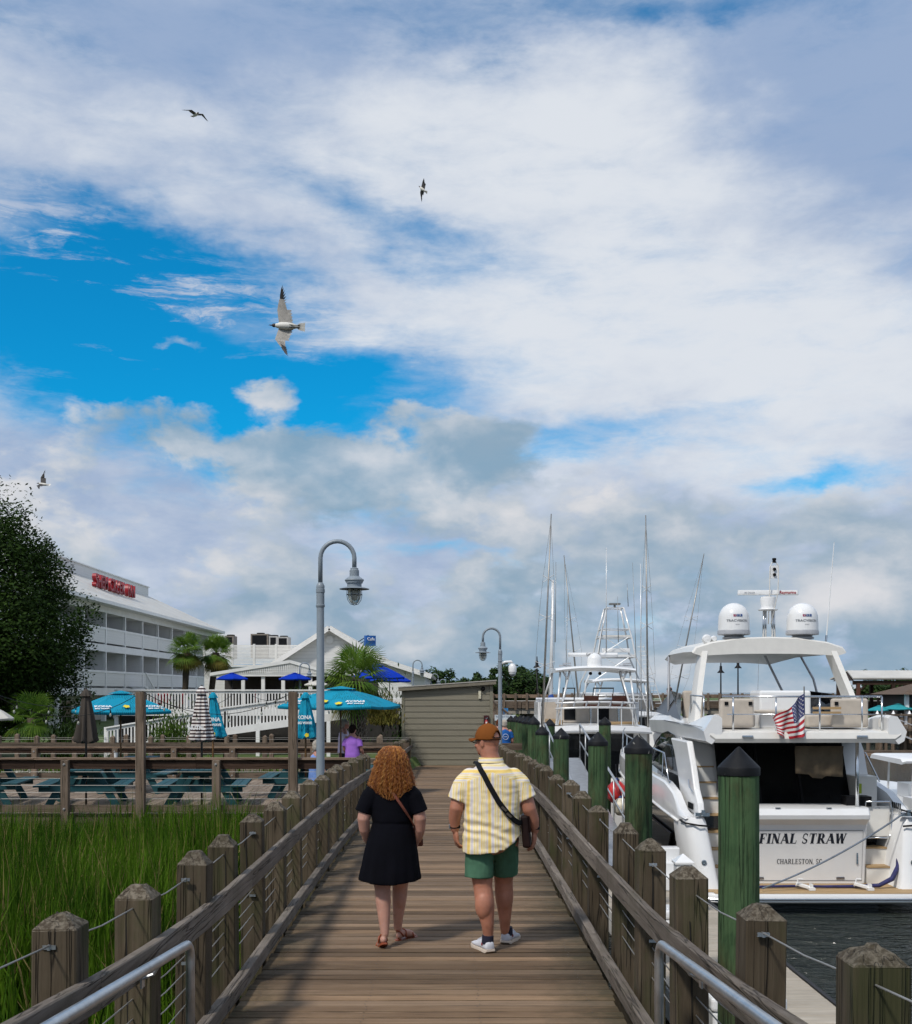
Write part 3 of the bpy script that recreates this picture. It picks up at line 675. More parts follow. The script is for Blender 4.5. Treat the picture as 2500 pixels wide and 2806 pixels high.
# ================================================================== shed at the end of the walk
def shed():
    M['shed'] = wood('shed_siding_paint', (.175, .160, .118), (.205, .188, .142), (.235, .215, .165), axis=0, k=0.6, crack=False, bstr=0.15, vary=0.08, rough=0.65)
    M['shedtrim'] = plain('shed_trim_paint', (.19, .18, .13), 0.6, var=0.08)
    Y0 = 44.0; x0 = (1105-CX)*Y0/F; x1 = (1347-CX)*Y0/F
    zb = dz(44) - 0.02
    zl = (HZ - 1893)*Y0/F; zr = (HZ - 1876)*Y0/F     # wall tops left, right
    t = thing('shed', 'olive lap sided shed with a sloping roof at the end of the boardwalk', 'shed')
    mb = MB(); d = 4.0
    mb.prism([(x0, Y0, zb), (x1, Y0, zb), (x1, Y0, zr), (x0, Y0, zl)], (0, d, 0)); mb.build('wall', M['shedtrim'], t)
    n = 14; ex = (zl - zb)/12.6
    for i in range(n):
        z0 = zb + 0.02 + i*ex; z1 = z0 + ex + 0.012
        def top(x): return zl + (zr-zl)*(x-x0)/(x1-x0)
        if z0 > top(x1) - 0.03: break
        a, b = x0 + 0.055, x1 - 0.055
        if z1 > top(a) - 0.01:
            # trimmed to the roof slope
            zA = min(z1, top(a)-0.005); zB = min(z1, top(b)-0.005)
            if zA <= z0: a = x0 + (z0 + 0.02 - zl)/(zr-zl)*(x1-x0); zA = z0 + 0.015
        else: zA = zB = z1
        mb = MB(); mb.add([(a, Y0-0.034, z0), (b, Y0-0.034, z0), (b, Y0-0.010, zB), (a, Y0-0.010, zA), (a, Y0+0.0, z0), (b, Y0+0.0, z0), (b, Y0, zB), (a, Y0, zA)], [(0,1,2,3),(4,7,6,5),(0,4,5,1),(3,2,6,7),(0,3,7,4),(1,5,6,2)])
        mb.build('siding_board', M['shed'], t)
        if i < 13:
            mb = MB(); mb.add([(x1+0.030, Y0+0.06, z0), (x1+0.030, Y0+d-0.06, z0), (x1+0.008, Y0+d-0.06, z1), (x1+0.008, Y0+0.06, z1), (x1, Y0+0.06, z0), (x1, Y0+d-0.06, z0), (x1, Y0+d-0.06, z1), (x1, Y0+0.06, z1)], [(0,1,2,3),(4,7,6,5),(0,4,5,1),(3,2,6,7),(0,3,7,4),(1,5,6,2)])
            mb.build('siding_board', M['shed'], t)
    for x in (x0, x1):
        mb = MB(); mb.box((x, Y0-0.02, (zb + (zl if x == x0 else zr))/2), (0.11, 0.06, (zl if x == x0 else zr)-zb)); mb.build('corner_trim', M['shedtrim'], t)
    mb = MB(); mb.box(((x0+x1)/2, Y0-0.025, zb+0.03), (x1-x0-0.12, 0.03, 0.06)); mb.build('base_trim', M['shedtrim'], t)
    o = 0.17; sl = (zr-zl)/(x1-x0)
    mb = MB(); mb.prism([(x0-o, Y0-0.22, zl-sl*o), (x1+o, Y0-0.22, zr+sl*o), (x1+o, Y0-0.22, zr+sl*o+0.13), (x0-o, Y0-0.22, zl-sl*o+0.13)], (0, d+0.44, 0))
    rf = mb.build('roof', plain('shed_fascia', (.17, .15, .11), 0.6), t)
    mb = MB(); mb.prism([(x0-o-.02, Y0-0.24, zl-sl*(o+.02)+0.132), (x1+o+.02, Y0-0.24, zr+sl*(o+.02)+0.132), (x1+o+.02, Y0-0.24, zr+sl*(o+.02)+0.165), (x0-o-.02, Y0-0.24, zl-sl*(o+.02)+0.165)], (0, d+0.48, 0)); mb.build('roof_sheet', plain('roof_metal', (.42, .40, .36), 0.5), rf)
    # wall lamp and small box light
    mb = MB(); p = at(1324, 1888, Y0-0.06); mb.ell(p, (0.08, 0.09, 0.09), None, 12, 8); mb.build('wall_light', M['black'], t, smooth=True)
    mb = MB(); p = at(1315, 1904, Y0-0.05); mb.box(p, (0.10, 0.07, 0.30)); mb.build('light_box', plain('cream_plastic', (.62, .58, .44), 0.5), t)
    # fire extinguisher cabinet: a thing that hangs on the wall
    e = thing('fire_extinguisher', 'red fire extinguisher in a cabinet on the shed corner', 'extinguisher', (0, 0, 0))
    red = plain('red_paint', (.42, .012, .014), 0.35, var=0.1); c = at(1333, 1978, Y0-0.10)
    mb = MB(); mb.box(c, (0.19, 0.12, 0.48)); mb.build('cabinet', plain('dark_red_cabinet', (.05, .008, .008), 0.4), e)
    mb = MB(); mb.lathe([(0.0, -0.17), (0.055, -0.17), (0.055, 0.06), (0.024, 0.10), (0.018, 0.125), (0.0, 0.125)], 12, (c.x, c.y-0.07, c.z-0.03)); mb.build('cylinder', red, e, smooth=True, ang=40)
    mb = MB(); mb.box((c.x, c.y-0.08, c.z+0.12), (0.07, 0.04, 0.04)); mb.bar((c.x, c.y-0.08, c.z+.13), (c.x+.06, c.y-.09, c.z+.17), .02, .016); mb.build('valve', M['steel'], e)
    mb = MB(); mb.box((c.x, c.y-0.128, c.z-0.03), (0.065, 0.004, 0.07)); mb.build('label_plate', M['whitep'], e)
shed()
# walkway to the right of the shed and its cross rail
mb = MB(); mb.bb(1.16, 2.65, 33.7, 36.0, -2.74, -2.66); pf = struct(mb.build('pier_walkway', M['post_x']))
pr = random.Random(4); pmw = plank_mesh(1.5, 0.139, 0.036, pr, 'plank', M['deck_y'], 0)
mb = MB(); mb.bb(1.70, 2.65, 36.2, 60, -2.75, -2.62); mb.build('lower_deck', M['deck_y'], pf)
y = 33.8
while y < 36.1: obj('plank', pmw, pf, (1.9, y, -2.62 + pr.uniform(-.003, .003))); y += 0.147
cr = thing('cross_rail', 'low timber cross rail between the shed and the green pilings', 'railing')
for nm, z, h, m_ in (('rail_board', -1.60, 0.20, M['rail_x']), ('rail_board', -2.02, 0.22, M['rail_x']), ('rail_board', -2.28, 0.14, M['rail_x'])):
    mb = MB(); mb.bb(1.42, 2.62, 33.52, 33.60, z-h/2, z+h/2); mb.build(nm, m_, cr)
for x in (1.55, 2.5):
    mb = MB(); mb.bb(x-.07, x+.07, 33.60, 33.74, -3.6, -1.52); mb.build('post', M['post'], cr)
mb = MB(); mb.tube([(2.52, 33.3, -1.66), (2.57, 33.3, -2.2)], 0.014, 6); sp = tag(mb.build('float_ball', M['steel']), 'black ball on a thin rod beside the cross rail', 'ball')
mb = MB(); mb.ell((2.51, 33.3, -1.60), (.085, .085, .085), None, 14, 10); mb.build('ball', M['black'], sp, smooth=True)
# ================================================================== street lamps
M['lampglass'] = None
def glassmat(name, c, alpha, rough=0.05):
    m, nt, b = newmat(name); b.inputs['Base Color'].default_value = (*c, 1); b.inputs['Roughness'].default_value = rough
    b.inputs['Transmission Weight'].default_value = alpha; b.inputs['IOR'].default_value = 1.15; return m
M['lampglass'] = glassmat('lamp_glass', (.75, .76, .66), 0.55, 0.25)
M['lampwhite'] = plain('lamp_diffuser', (.70, .68, .55), 0.5, var=0.05)
def lamp(label, x, y, zb, ztop, side, k=1.0, camera_arm=False, parts=True):
    """crook lamp: pole to collar, half-circle crook, hanging caged lantern on `side` (+1 right)"""
    t = thing('street_lamp', label, 'lamp', (x, y, zb), 0, 'grey crook lamps along the boardwalk')
    H = ztop - zb; rc = 0.235*k; zc = H - rc - 0.02; zcol = zc - 0.36*k
    mb = MB(); mb.tube([(0, 0, 0), (0, 0, zcol - 0.3*k)], [0.062*k, 0.052*k], 14); mb.build('pole', M['lampgrey'], t, smooth=True, ang=40)
    mb = MB(); mb.lathe([(0.11*k, 0), (0.11*k, .03), (.075*k, .06), (.065*k, .25)], 14); mb.build('base_plate', M['lampgrey'], t, smooth=True, ang=40)
    z0 = zcol - 0.32*k
    mb = MB(); mb.lathe([(.056*k, z0), (.062*k, z0+.01*k), (.062*k, z0+.035*k), (.056*k, z0+.04*k), (.056*k, z0+.20*k), (.062*k, z0+.205*k), (.062*k, z0+.25*k), (.055*k, z0+.255*k), (.06*k, z0+.29*k), (.04*k, z0+.335*k), (.028*k, z0+.345*k)], 16); mb.build('collar', M['lampgrey'], t, smooth=True, ang=35)
    pts = [(0, 0, z0+.33*k), (0, 0, zc)]
    for i in range(1, 13):
        a = math.pi*(1 - i/12); pts.append((side*(rc + rc*math.cos(a)), 0, zc + rc*math.sin(a)))
    pts.append((side*2*rc, 0, zc - 0.13*k))
    mb = MB(); mb.tube(pts, 0.031*k, 12); mb.build('crook_arm', M['lampgrey'], t, smooth=True)
    hx = side*2*rc; hz = zc - 0.13*k
    ln = mb = MB(); mb.lathe([(.033*k, hz), (.055*k, hz-.012*k), (.055*k, hz-.03*k), (.066*k, hz-.04*k), (.066*k, hz-.12*k), (.088*k, hz-.135*k), (.13*k, hz-.165*k), (.134*k, hz-.18*k), (.118*k, hz-.20*k), (.118*k, hz-.215*k), (.1*k, hz-.22*k), (.1*k, hz-.27*k), (.0, hz-.272*k)], 20, (hx, 0, 0))
    hd = mb.build('lantern_head', M['lampgrey'], t, smooth=True, ang=35)
    mb = MB(); zs = hz-.285*k; mb.lathe([(.095*k, zs+.015*k), (.14*k, zs+.012*k), (.21*k, zs-.012*k), (.205*k, zs-.017*k), (.13*k, zs+.002*k), (.095*k, zs+.002*k)], 24, (hx, 0, 0)); mb.build('shade', M['lampgrey'], hd, smooth=True, ang=35)
    mb = MB(); mb.lathe([(.088*k, zs), (.092*k, zs-.09*k), (.082*k, zs-.15*k), (.055*k, zs-.20*k), (.0, zs-.222*k)], 18, (hx, 0, 0)); mb.build('globe', M['lampglass'], hd, smooth=True)
    mb = MB(); mb.lathe([(.045*k, zs), (.05*k, zs-.09*k), (.03*k, zs-.16*k), (0, zs-.17*k)], 12, (hx, 0, 0)); mb.build('bulb', M['lampwhite'], hd, smooth=True)
    mb = MB()
    for i in range(6):
        a = i*math.pi/3 + .2; c_, s_ = math.cos(a), math.sin(a)
        mb.tube([(hx + c_*.1*k, s_*.1*k, zs), (hx + c_*.105*k, s_*.105*k, zs-.10*k), (hx + c_*.092*k, s_*.092*k, zs-.165*k), (hx+c_*.055*k, s_*.055*k, zs-.22*k), (hx, 0, zs-.235*k)], .0045*k, 5)
    mb.tube([(hx + .108*k*math.cos(a*.3142), .108*k*math.sin(a*.3142), zs-.09*k) for a in range(20)], .005*k, 5, closed=True)
    mb.build('cage', M['lampgrey'], hd, smooth=True)
    if camera_arm:                                    # white dome camera on a bracket
        c = thing('security_camera', 'white dome security camera bracketed to the second lamp post', 'camera', (x, y, zb))
        zz = zcol - 0.34; mb = MB(); mb.tube([(0.05, 0, zz-.02), (0.15, 0, zz+.02), (0.30, 0, zz+.03), (0.335, 0, zz-.02)], 0.035, 8); mb.build('bracket', M['white'], c, smooth=True)
        mb = MB(); mb.lathe([(0, zz-.02), (.06, zz-.03), (.105, zz-.10), (.11, zz-.17), (.108, zz-.25), (.09, zz-.27), (.09, zz-.285)], 18, (.335, 0, 0)); mb.build('housing', M['white'], c, smooth=True, ang=40)
        mb = MB(); mb.lathe([(.092, zz-.285), (.09, zz-.31), (.06, zz-.36), (0, zz-.385)], 18, (.335, 0, 0)); mb.build('dome', plain('grey_dome', (.34, .36, .37), 0.15), c, smooth=True)
    return t
lamp('tall grey crook lamp nearest, on the marsh side of the boardwalk', -1.775, 16.0, -2.6, (HZ-1479)*16/F, 1)
lamp('grey crook lamp beyond the shed with a camera on its post', (1371-CX)*31.5/F, 31.5, -2.2, (HZ-1720)*31.5/F, -1, 1.0, True)
lamp('small far crook lamp left of the shed roof, its lantern hanging right', (1132-CX)*60/F, 60, -2.2, (HZ-1808)*60/F, 1)
lamp('small far crook lamp just above the shed roof ridge', (1182-CX)*78/F, 78, -2.2, (HZ-1846)*78/F, 1)
lamp('smallest far crook lamp nearest the shed roof centre', (1206-CX)*95/F, 95, -2.2, (HZ-1861)*95/F, 1)
lamp('far crook lamp in front of the lattice canopy', (822-CX)*57/F, 57, -2.0, (HZ-1815)*57/F, 1)

# ================================================================== picnic deck
DZ = -2.27; DY0, DY1 = 21.5, 30.0; DX0 = -13.0
mb = MB(); mb.bb(DX0, -1.75, DY0+0.02, DY1, DZ-0.30, DZ-0.04); pd = struct(mb.build('picnic_deck', M['post_x']), 'plank picnic deck left of the boardwalk')
r = random.Random(21)
pmy = [plank_mesh(DY1-DY0, 0.139, 0.036, r, 'plank', M['deck_y'], 1) for i in range(5)]
x = DX0 + 0.08
while x < -1.7: obj('plank', pmy[r.randrange(5)], pd, (x, (DY0+DY1)/2, DZ + r.uniform(-.003, .003))); x += 0.1455
# opening between deck and walk
mb = MB(); mb.bb(-1.75, -1.42, 23.4, 29.9, -2.6, -2.45); struct(mb.build('deck_ramp', M['deck_y']))
M['bolt'] = plain('bolt_head', (.35, .33, .31), 0.45, 0.7)
def fence_x(name, label, Y, x0, x1, xs_short, xs_tall, top, mat_top, mat_beam, tall_top=0.0, beam_h=0.17, low=True, wires=(0.78, .66, .53, .40, .28), capw=0.14, postw=0.14, bolts=True, deckz=DZ):
    t = thing(name, label, 'fence')
    L = 3.0; xs = []
    x = x1
    while x > x0: xs.append((max(x0, x-L), x)); x -= L
    for a, b in xs:
        mb = MB(); mb.bb(a, b-0.005, Y-0.035-capw/2, Y-.035+capw/2, top-0.038, top); mb.build('rail_cap', mat_top, t)
        mb = MB(); mb.bb(a, b-0.005, Y-0.055, Y-0.012, top-0.04-beam_h, top-0.041); mb.build('rail_board', mat_beam, t)
        if low:
            mb = MB(); mb.bb(a, b-.005, Y-0.075, Y-0.03, deckz+0.03, deckz+0.165); mb.build('lower_board', M['rail_x'], t)
            mb = MB(); mb.bb(a, b-.005, Y-0.07, Y-0.03, deckz-0.33, deckz-0.07); mb.build('fascia_board', M['rail_x'], t)
    for x in xs_short:
        mb = MB(); mb.bb(x-postw/2, x+postw/2, Y-0.055-postw, Y-0.057, deckz-0.95, top-0.042); p = mb.build('post', M['rail_dark'] if bolts and r.random() < 0.0 else M['post_x'], t); bevel(p, .006)
        if bolts:
            for z in (top-0.12, deckz+0.10, deckz-0.17, deckz-.27):
                mb = MB(); mb.lathe([(.026, 0), (.026, .006), (.014, .008), (.014, .018), (0, .02)], 10, (x, Y-.055-postw, z), 'Y'); mb.build('bolt', M['bolt'], p)
    for x in xs_tall:
        mb = MB(); mb.bb(x-.08, x+.08, Y-0.055-.16, Y-0.057, deckz-1.2, tall_top + r.uniform(-.02, .02)); p = mb.build('tall_post', M['post_x'], t); bevel(p, .008)
    for w in wires:
        mb = MB(); mb.tube([(x0, Y-0.07, deckz+w), (x1, Y-0.07, deckz+w)], 0.004, 5); mb.build('cable', M['cable'], t)
    return t
def pxx(px, Y): return (px-CX)*Y/F
fence_x('deck_fence', 'front deck fence with dark top beam, wire cables and bolted posts facing the marsh', DY0, DX0, -1.68, [pxx(-227, DY0), pxx(185, DY0), pxx(597, DY0)], [pxx(-20, DY0), pxx(391, DY0), pxx(806, DY0)], (HZ-2076)*DY0/F, M['rail_top'], M['rail_dark'], tall_top=(HZ-1893)*21.35/F)
fence_x('deck_fence', 'rear deck fence with a long brown top beam behind the picnic tables', DY1, DX0, -1.62, [pxx(v, DY1) for v in (100, 320, 480, 640, 860)], [], (HZ-2046)*DY1/F, M['rail_top'], M['rail_dark'], beam_h=.12)
# double row of low posts farther back
def postrow(label, Y, x0, x1, dx, top, off, zr):
    t = thing('post_fence', label, 'fence')
    me = post_mesh('post', 0.14, 1.9, .05, M['post_x'], r)
    x = x0 + off
    while x < x1: obj('post', me, t, (x, Y, top-1.9 + r.uniform(-.02, .02)), (0, 0, r.choice((0, 1.57, 3.14)))); x += dx
    for z, h in ((zr, .14), (zr-.52, .14)):
        xx = x0
        while xx < x1:
            mb = MB(); mb.bb(xx, min(xx+3.6, x1)-.005, Y-.115, Y-.075, z-h/2, z+h/2); mb.build('rail_board', M['rail_x'], t); xx += 3.6
    mb = MB(); mb.tube([(x0, Y, top-.12), (x1, Y, top-.12)], .004, 5); mb.build('cable', M['cable'], t)
postrow('farther low post and rail fence across the marsh, its nearer row', 36.5, -15.6, -1.3, 1.2, (HZ-2016)*36.5/F, .2, (HZ-2043)*36.5/F)
postrow('farther low post and rail fence across the marsh, its back row', 38.2, -16.2, -1.3, 1.2, (HZ-2012)*38.2/F, .75, (HZ-2040)*38.2/F)
mb = MB(); mb.bb(-16, -1.9, 36.6, 38.1, -2.62, -2.55); struct(mb.build('back_walkway', M['deck_y']))

# ---- picnic tables
M['table'] = wood('teal_table_paint', (.009, .046, .054), (.014, .068, .080), (.024, .095, .110), axis=0, k=0.7, crack=False, bstr=0.25, vary=0.15, rough=0.55)
def picnic_table(label, x, y, rz, z=DZ):
    """length along local Y; A-frame ends, benches either side"""
    t = thing('picnic_table', label, 'picnic table', (x, y, z), rz, 'teal picnic tables on the deck'); L = 1.85
    for i in range(5):
        mb = MB(); mb.box((-.30+.15*i, 0, .74), (.142, L, .036)); bevel(mb.build('top_board', M['table'], t), .004)
    for s in (-1, 1):
        for q in (0, 1):
            mb = MB(); mb.box((s*(.66+.15*q), 0, .445), (.142, L, .036)); bevel(mb.build('bench_board', M['table'], t), .004)
    for e in (-1, 1):
        ye = e*.68
        for s in (-1, 1):
            mb = MB(); mb.bar((s*.26, ye, .71), (s*.66, ye, .0), .14, .036, (0, 1, 0)); mb.build('leg', M['table'], t)
        mb = MB(); mb.box((0, ye+.038*e, .39), (1.62, .036, .14)); mb.build('bench_bearer', M['table'], t)
        mb = MB(); mb.box((0, ye+.038*e, .675), (.70, .036, .09)); mb.build('top_bearer', M['table'], t)
        mb = MB(); mb.bar((0, ye, .42), (0, e*.12, .70), .036, .09, (1, 0, 0)); mb.build('brace', M['table'], t)
    return t
T1 = (pxx(240, 23.2), 23.2); T2 = (pxx(372, 26.3), 26.3); T3 = (pxx(560, 23.1), 23.1); T4 = (pxx(835, 25.2), 25.2); T5 = (pxx(972, 22.9), 22.9)
picnic_table('teal picnic table under the closed taupe umbrella', T1[0], T1[1], .16)
picnic_table('teal picnic table behind, under the open umbrella at left', T2[0], T2[1], .05)
picnic_table('teal picnic table under the striped umbrella', T3[0], T3[1], .10)
picnic_table('teal picnic table partly hidden behind the lamp post', T4[0], T4[1], .02)
picnic_table('teal picnic table close behind the tall lamp post and railing', T5[0], T5[1], .0)
picnic_table('teal picnic table cut off by the left edge of the picture', pxx(-45, 23.6), 23.6, .12)
# things on the front rail / table
mb = MB(); c = at(310, 2071, 23.2); zt = DZ+.758
cup = tag(MB().lathe([(.03, 0), (.042, .15), (.040, .15), (.036, .15)], 14, (T2[0]-.28, 25.7, zt)).build('white_cup', M['whitep'], smooth=True, ang=40), 'tall white cup standing on the table behind', 'cup')
cup.location.z += .0
mb = MB(); mb.lathe([(.02, 0), (.06, .02), (.065, .05), (.05, .05)], 12, (T2[0]-.0, 25.6, zt)); tag(mb.build('food_basket', plain('red_plastic', (.5, .05, .04), .4), smooth=True, ang=40), 'small red basket of food on the table behind', 'basket')
mb = MB(); mb.lathe([(.03, 0), (.045, .16), (.04, .16)], 12, (T5[0]-.1, 22.5, zt)); tag(mb.build('red_cup', plain('red_cup_plastic', (.55, .03, .03), .35), smooth=True, ang=40), 'red cup on the table beside the lamp post', 'cup')

# ---- umbrellas
def umbrella_mat(name, base, foliage):
    m, nt, b = newmat(name)
    v = coords(nt, (1, 1, 1), 'Object', False)
    if foliage:
        w = nt.nodes.new('ShaderNodeTexWave'); w.inputs['Scale'].default_value = 7; w.inputs['Distortion'].default_value = 9; w.inputs['Detail'].default_value = 2; nt.links.new(v, w.inputs['Vector'])
        n = noise(nt, v, 2.3, 2, .5)
        f = mth(nt, 'MULTIPLY', ramp(nt, w.outputs['Fac'], [(.55, (0, 0, 0)), (.6, (1, 1, 1))]), ramp(nt, n, [(.5, (0, 0, 0)), (.54, (1, 1, 1))]))
        c = mixn(nt, mth(nt, 'MULTIPLY', f, .75), base, foliage)
    else: c = mixn(nt, noise(nt, v, 3, 3, .5), tuple(x*.85 for x in base), tuple(min(1, x*1.1) for x in base))
    nt.links.new(c, b.inputs['Base Color']); b.inputs['Roughness'].default_value = .8; b.inputs['Specular IOR Level'].default_value = .15
    tr = nt.nodes.new('ShaderNodeBsdfTranslucent'); nt.links.new(c, tr.inputs[0]); mx = nt.nodes.new('ShaderNodeMixShader'); mx.inputs[0].default_value = .22
    out = nt.nodes['Material Output']; nt.links.new(b.outputs[0], mx.inputs[1]); nt.links.new(tr.outputs[0], mx.inputs[2]); nt.links.new(mx.outputs[0], out.inputs[0]); return m
M['teal'] = umbrella_mat('teal_canvas', (.012, .33, .50), (.010, .17, .23))
M['taupe'] = umbrella_mat('taupe_canvas', (.085, .072, .060), None)
M['bluec'] = umbrella_mat('blue_canvas', (.004, .045, .50), None)
M['whitec'] = umbrella_mat('white_canvas', (.72, .69, .62), None)
M['turq'] = umbrella_mat('turquoise_canvas', (.04, .36, .40), None)
def stripe_mat():
    m, nt, b = newmat('striped_canvas'); v = coords(nt, (1, 1, 1), 'Object', False); s = nt.nodes.new('ShaderNodeSeparateXYZ'); nt.links.new(v, s.inputs[0])
    f = mth(nt, 'FRACT', mth(nt, 'MULTIPLY', s.outputs[2], 14.5)); st = ramp(nt, f, [(.46, (.72, .68, .64)), (.5, (.045, .022, .022)), (.96, (.045, .022, .022)), (1.0, (.72, .68, .64))])
    nt.links.new(st, b.inputs['Base Color']); b.inputs['Roughness'].default_value = .85; return m
M['stripe'] = stripe_mat()
M['yellow'] = plain('yellow_print', (.75, .60, .02), .7, var=.05); M['wprint'] = plain('white_print', (.78, .80, .80), .7, var=.03)
M['pole_w'] = plain('umbrella_pole_wood', (.17, .085, .03), .5, var=.2); M['pole_b'] = plain('umbrella_pole_black', (.015, .014, .013), .4, var=.1)
def umbrella_open(label, p, half, drop, zfoot, mat, n=4, rz=0.0, pole=None, tilt=0.0, prints=False, vent=True, val=.06, group=None):
    """p = apex"""
    t = thing('patio_umbrella', label, 'umbrella', (p[0], p[1], zfoot), rz, group); H = p[2]-zfoot
    ring = []; k = 8
    def edge(j, fr):
        a0 = 2*math.pi*(j/n) + math.pi/n; a1 = 2*math.pi*((j+1)/n) + math.pi/n
        c0 = Vector((math.cos(a0), math.sin(a0), 0)); c1 = Vector((math.cos(a1), math.sin(a1), 0))
        return c0*(1-fr) + c1*fr
    rc = half*(math.sqrt(2) if n == 4 else 1.0); mb = MB(); V = []; Fs = []; m_ = n*4
    for i in range(k+1):
        s = i/k
        for j in range(n):
            for q in range(4):
                e = edge(j, q/4)*rc*s; sag = 0.05*half*math.sin(math.pi*(q/4))*s
                z = H - drop*(s**1.12) - sag*0.6 + (0.10*half*(1-s)*s)
                V.append((e.x, e.y, z))
    for i in range(k):
        for j in range(m_): Fs.append((i*m_+j, i*m_+(j+1) % m_, (i+1)*m_+(j+1) % m_, (i+1)*m_+j))
    b0 = len(V)
    for j in range(m_): x_, y_, z_ = V[k*m_+j]; V.append((x_*1.0, y_*1.0, z_-val))
    for j in range(m_): Fs.append((k*m_+j, k*m_+(j+1) % m_, b0+(j+1) % m_, b0+j))
    mb.add(V, Fs); can = mb.build('canopy', mat, t, smooth=True, ang=25, fix=False)
    sm = can.modifiers.new('thick', 'SOLIDIFY'); sm.thickness = .004
    if vent:
        mb = MB(); V = []; Fs = []
        for i in range(4):
            s = .02 + .24*i/3
            for j in range(n):
                for q in range(4):
                    e = edge(j, q/4)*rc*s; V.append((e.x, e.y, H + .045*half - drop*.75*(s**1.1)))
        for i in range(3):
            for j in range(m_): Fs.append((i*m_+j, i*m_+(j+1) % m_, (i+1)*m_+(j+1) % m_, (i+1)*m_+j))
        Fs.append(tuple(range(m_))); mb.add(V, Fs); mb.build('vent_flap', mat, t, smooth=True, ang=30, fix=False)
    mb = MB(); mb.tube([(0, 0, 0), (0, 0, H-.02)], .021, 8); mb.build('pole', pole or M['pole_w'], t, smooth=True)
    for j in range(n if n > 4 else 8):
        a = 2*math.pi*j/(n if n > 4 else 8) + math.pi/n; l = rc if (n > 4 or j % 2 == 0) else half
        mb = MB(); mb.tube([(0, 0, H-.07), (math.cos(a)*l*.97, math.sin(a)*l*.97, H-drop-.03)], .007, 5); mb.build('rib', M['pole_w'], t)
    return t, can
def decal_on(parent, pts, mat, name):                  # flat print: polygon list already on the canopy
    mb = MB()
    for pl in pts: mb.add(pl, [tuple(range(len(pl)))])
    return mb.build(name, mat, parent, fix=False)
def hibiscus(c, nrm, rad):
    nrm = Vector(nrm).normalized(); u = nrm.cross(Vector((0, 0, 1))).normalized(); v = u.cross(nrm); P = []
    for k in range(20):
        a = 2*math.pi*k/20; rr = rad*(.72 + .28*abs(math.cos(2.5*a))); P.append(Vector(c) + u*(rr*math.cos(a)) + v*(rr*math.sin(a)) + nrm*.012)
    return P
def canopy_prints(t, half, drop, H, rz, sides=((-90),)):
    # white words and yellow flowers on the panel that faces the walk
    for ang in sides:
        a = R(ang); d = Vector((math.cos(a), math.sin(a), 0)); s = Vector((-d.y, d.x, 0))
        nrm = (d*drop + Vector((0, 0, half))).normalized()
        def on(fr, lat): return d*(half*fr) + s*lat + Vector((0, 0, H - drop*(fr**1.12) + 0.10*half*(1-fr)*fr - .02)) + nrm*.035
        decal_on(t, [hibiscus(on(.84, -.05*half), nrm, .085*half/1.0), hibiscus(on(.92, -.40*half if False else .28*half), nrm, .08*half)], M['yellow'], 'flower_print')
        for txt, lat, fr, sz in (('KONA', .60*half, .82, .14*half), ('BIG WAVE', .63*half, .91, .075*half), ('KONA', -.60*half, .82, .14*half), ('BIG WAVE', -.63*half, .91, .075*half)):
            u = s; v = nrm.cross(u); Mx = Matrix((( u.x, v.x, nrm.x, 0), (u.y, v.y, nrm.y, 0), (u.z, v.z, nrm.z, 0), (0, 0, 0, 1))); Mx.translation = on(fr, lat)
            text_mesh(txt, sz, M['wprint'], t, Mx, 'lettering', .001, .1, .004)
pA = at(331, 1897, 26.3); tA, _ = umbrella_open('open teal umbrella with yellow flowers above the table at left', pA, .92, .42, DZ, M['teal'], 4, R(28), M['pole_w'])
canopy_prints(tA, .92, .42, pA.z-DZ, 0, (-90,))
pB = at(934, 1886, 26.6); tB, _ = umbrella_open('open teal umbrella with yellow flowers beside the tall lamp post', pB, 1.10, .40, DZ, M['teal'], 4, R(-14), M['pole_w'])
canopy_prints(tB, 1.10, .40, pB.z-DZ, 0, (-90,))
for (px, py, Y, hw, dr) in ((636, 1845, 56, .82, .26), (808, 1845, 57, .84, .27)):
    umbrella_open('blue patio umbrella %s the lattice canopy' % ('at the left end of' if px < 700 else 'in the middle of'), at(px, py, Y), hw, dr, -.9, M['bluec'], 6, .3, M['pole_b'], group='blue umbrellas by the restaurant')
umbrella_open('large blue umbrella showing behind the fan palm', at(1035, 1822, 52), 1.35, .55, -1.2, M['bluec'], 6, .1, M['pole_b'], group='blue umbrellas by the restaurant')
umbrella_open('blue umbrella right of the fan palm', at(1068, 1842, 54), 1.0, .4, -1.2, M['bluec'], 6, .4, M['pole_b'], group='blue umbrellas by the restaurant')
umbrella_open('cream umbrella low beside the green hedge', at(868, 1866, 50), .55, .16, -1.2, M['whitec'], 6, .4, M['pole_b'])
umbrella_open('pale striped umbrella at the far left edge', at(-15, 1938, 34), .55, .32, -2.4, M['whitec'], 6, .1, M['pole_b'])
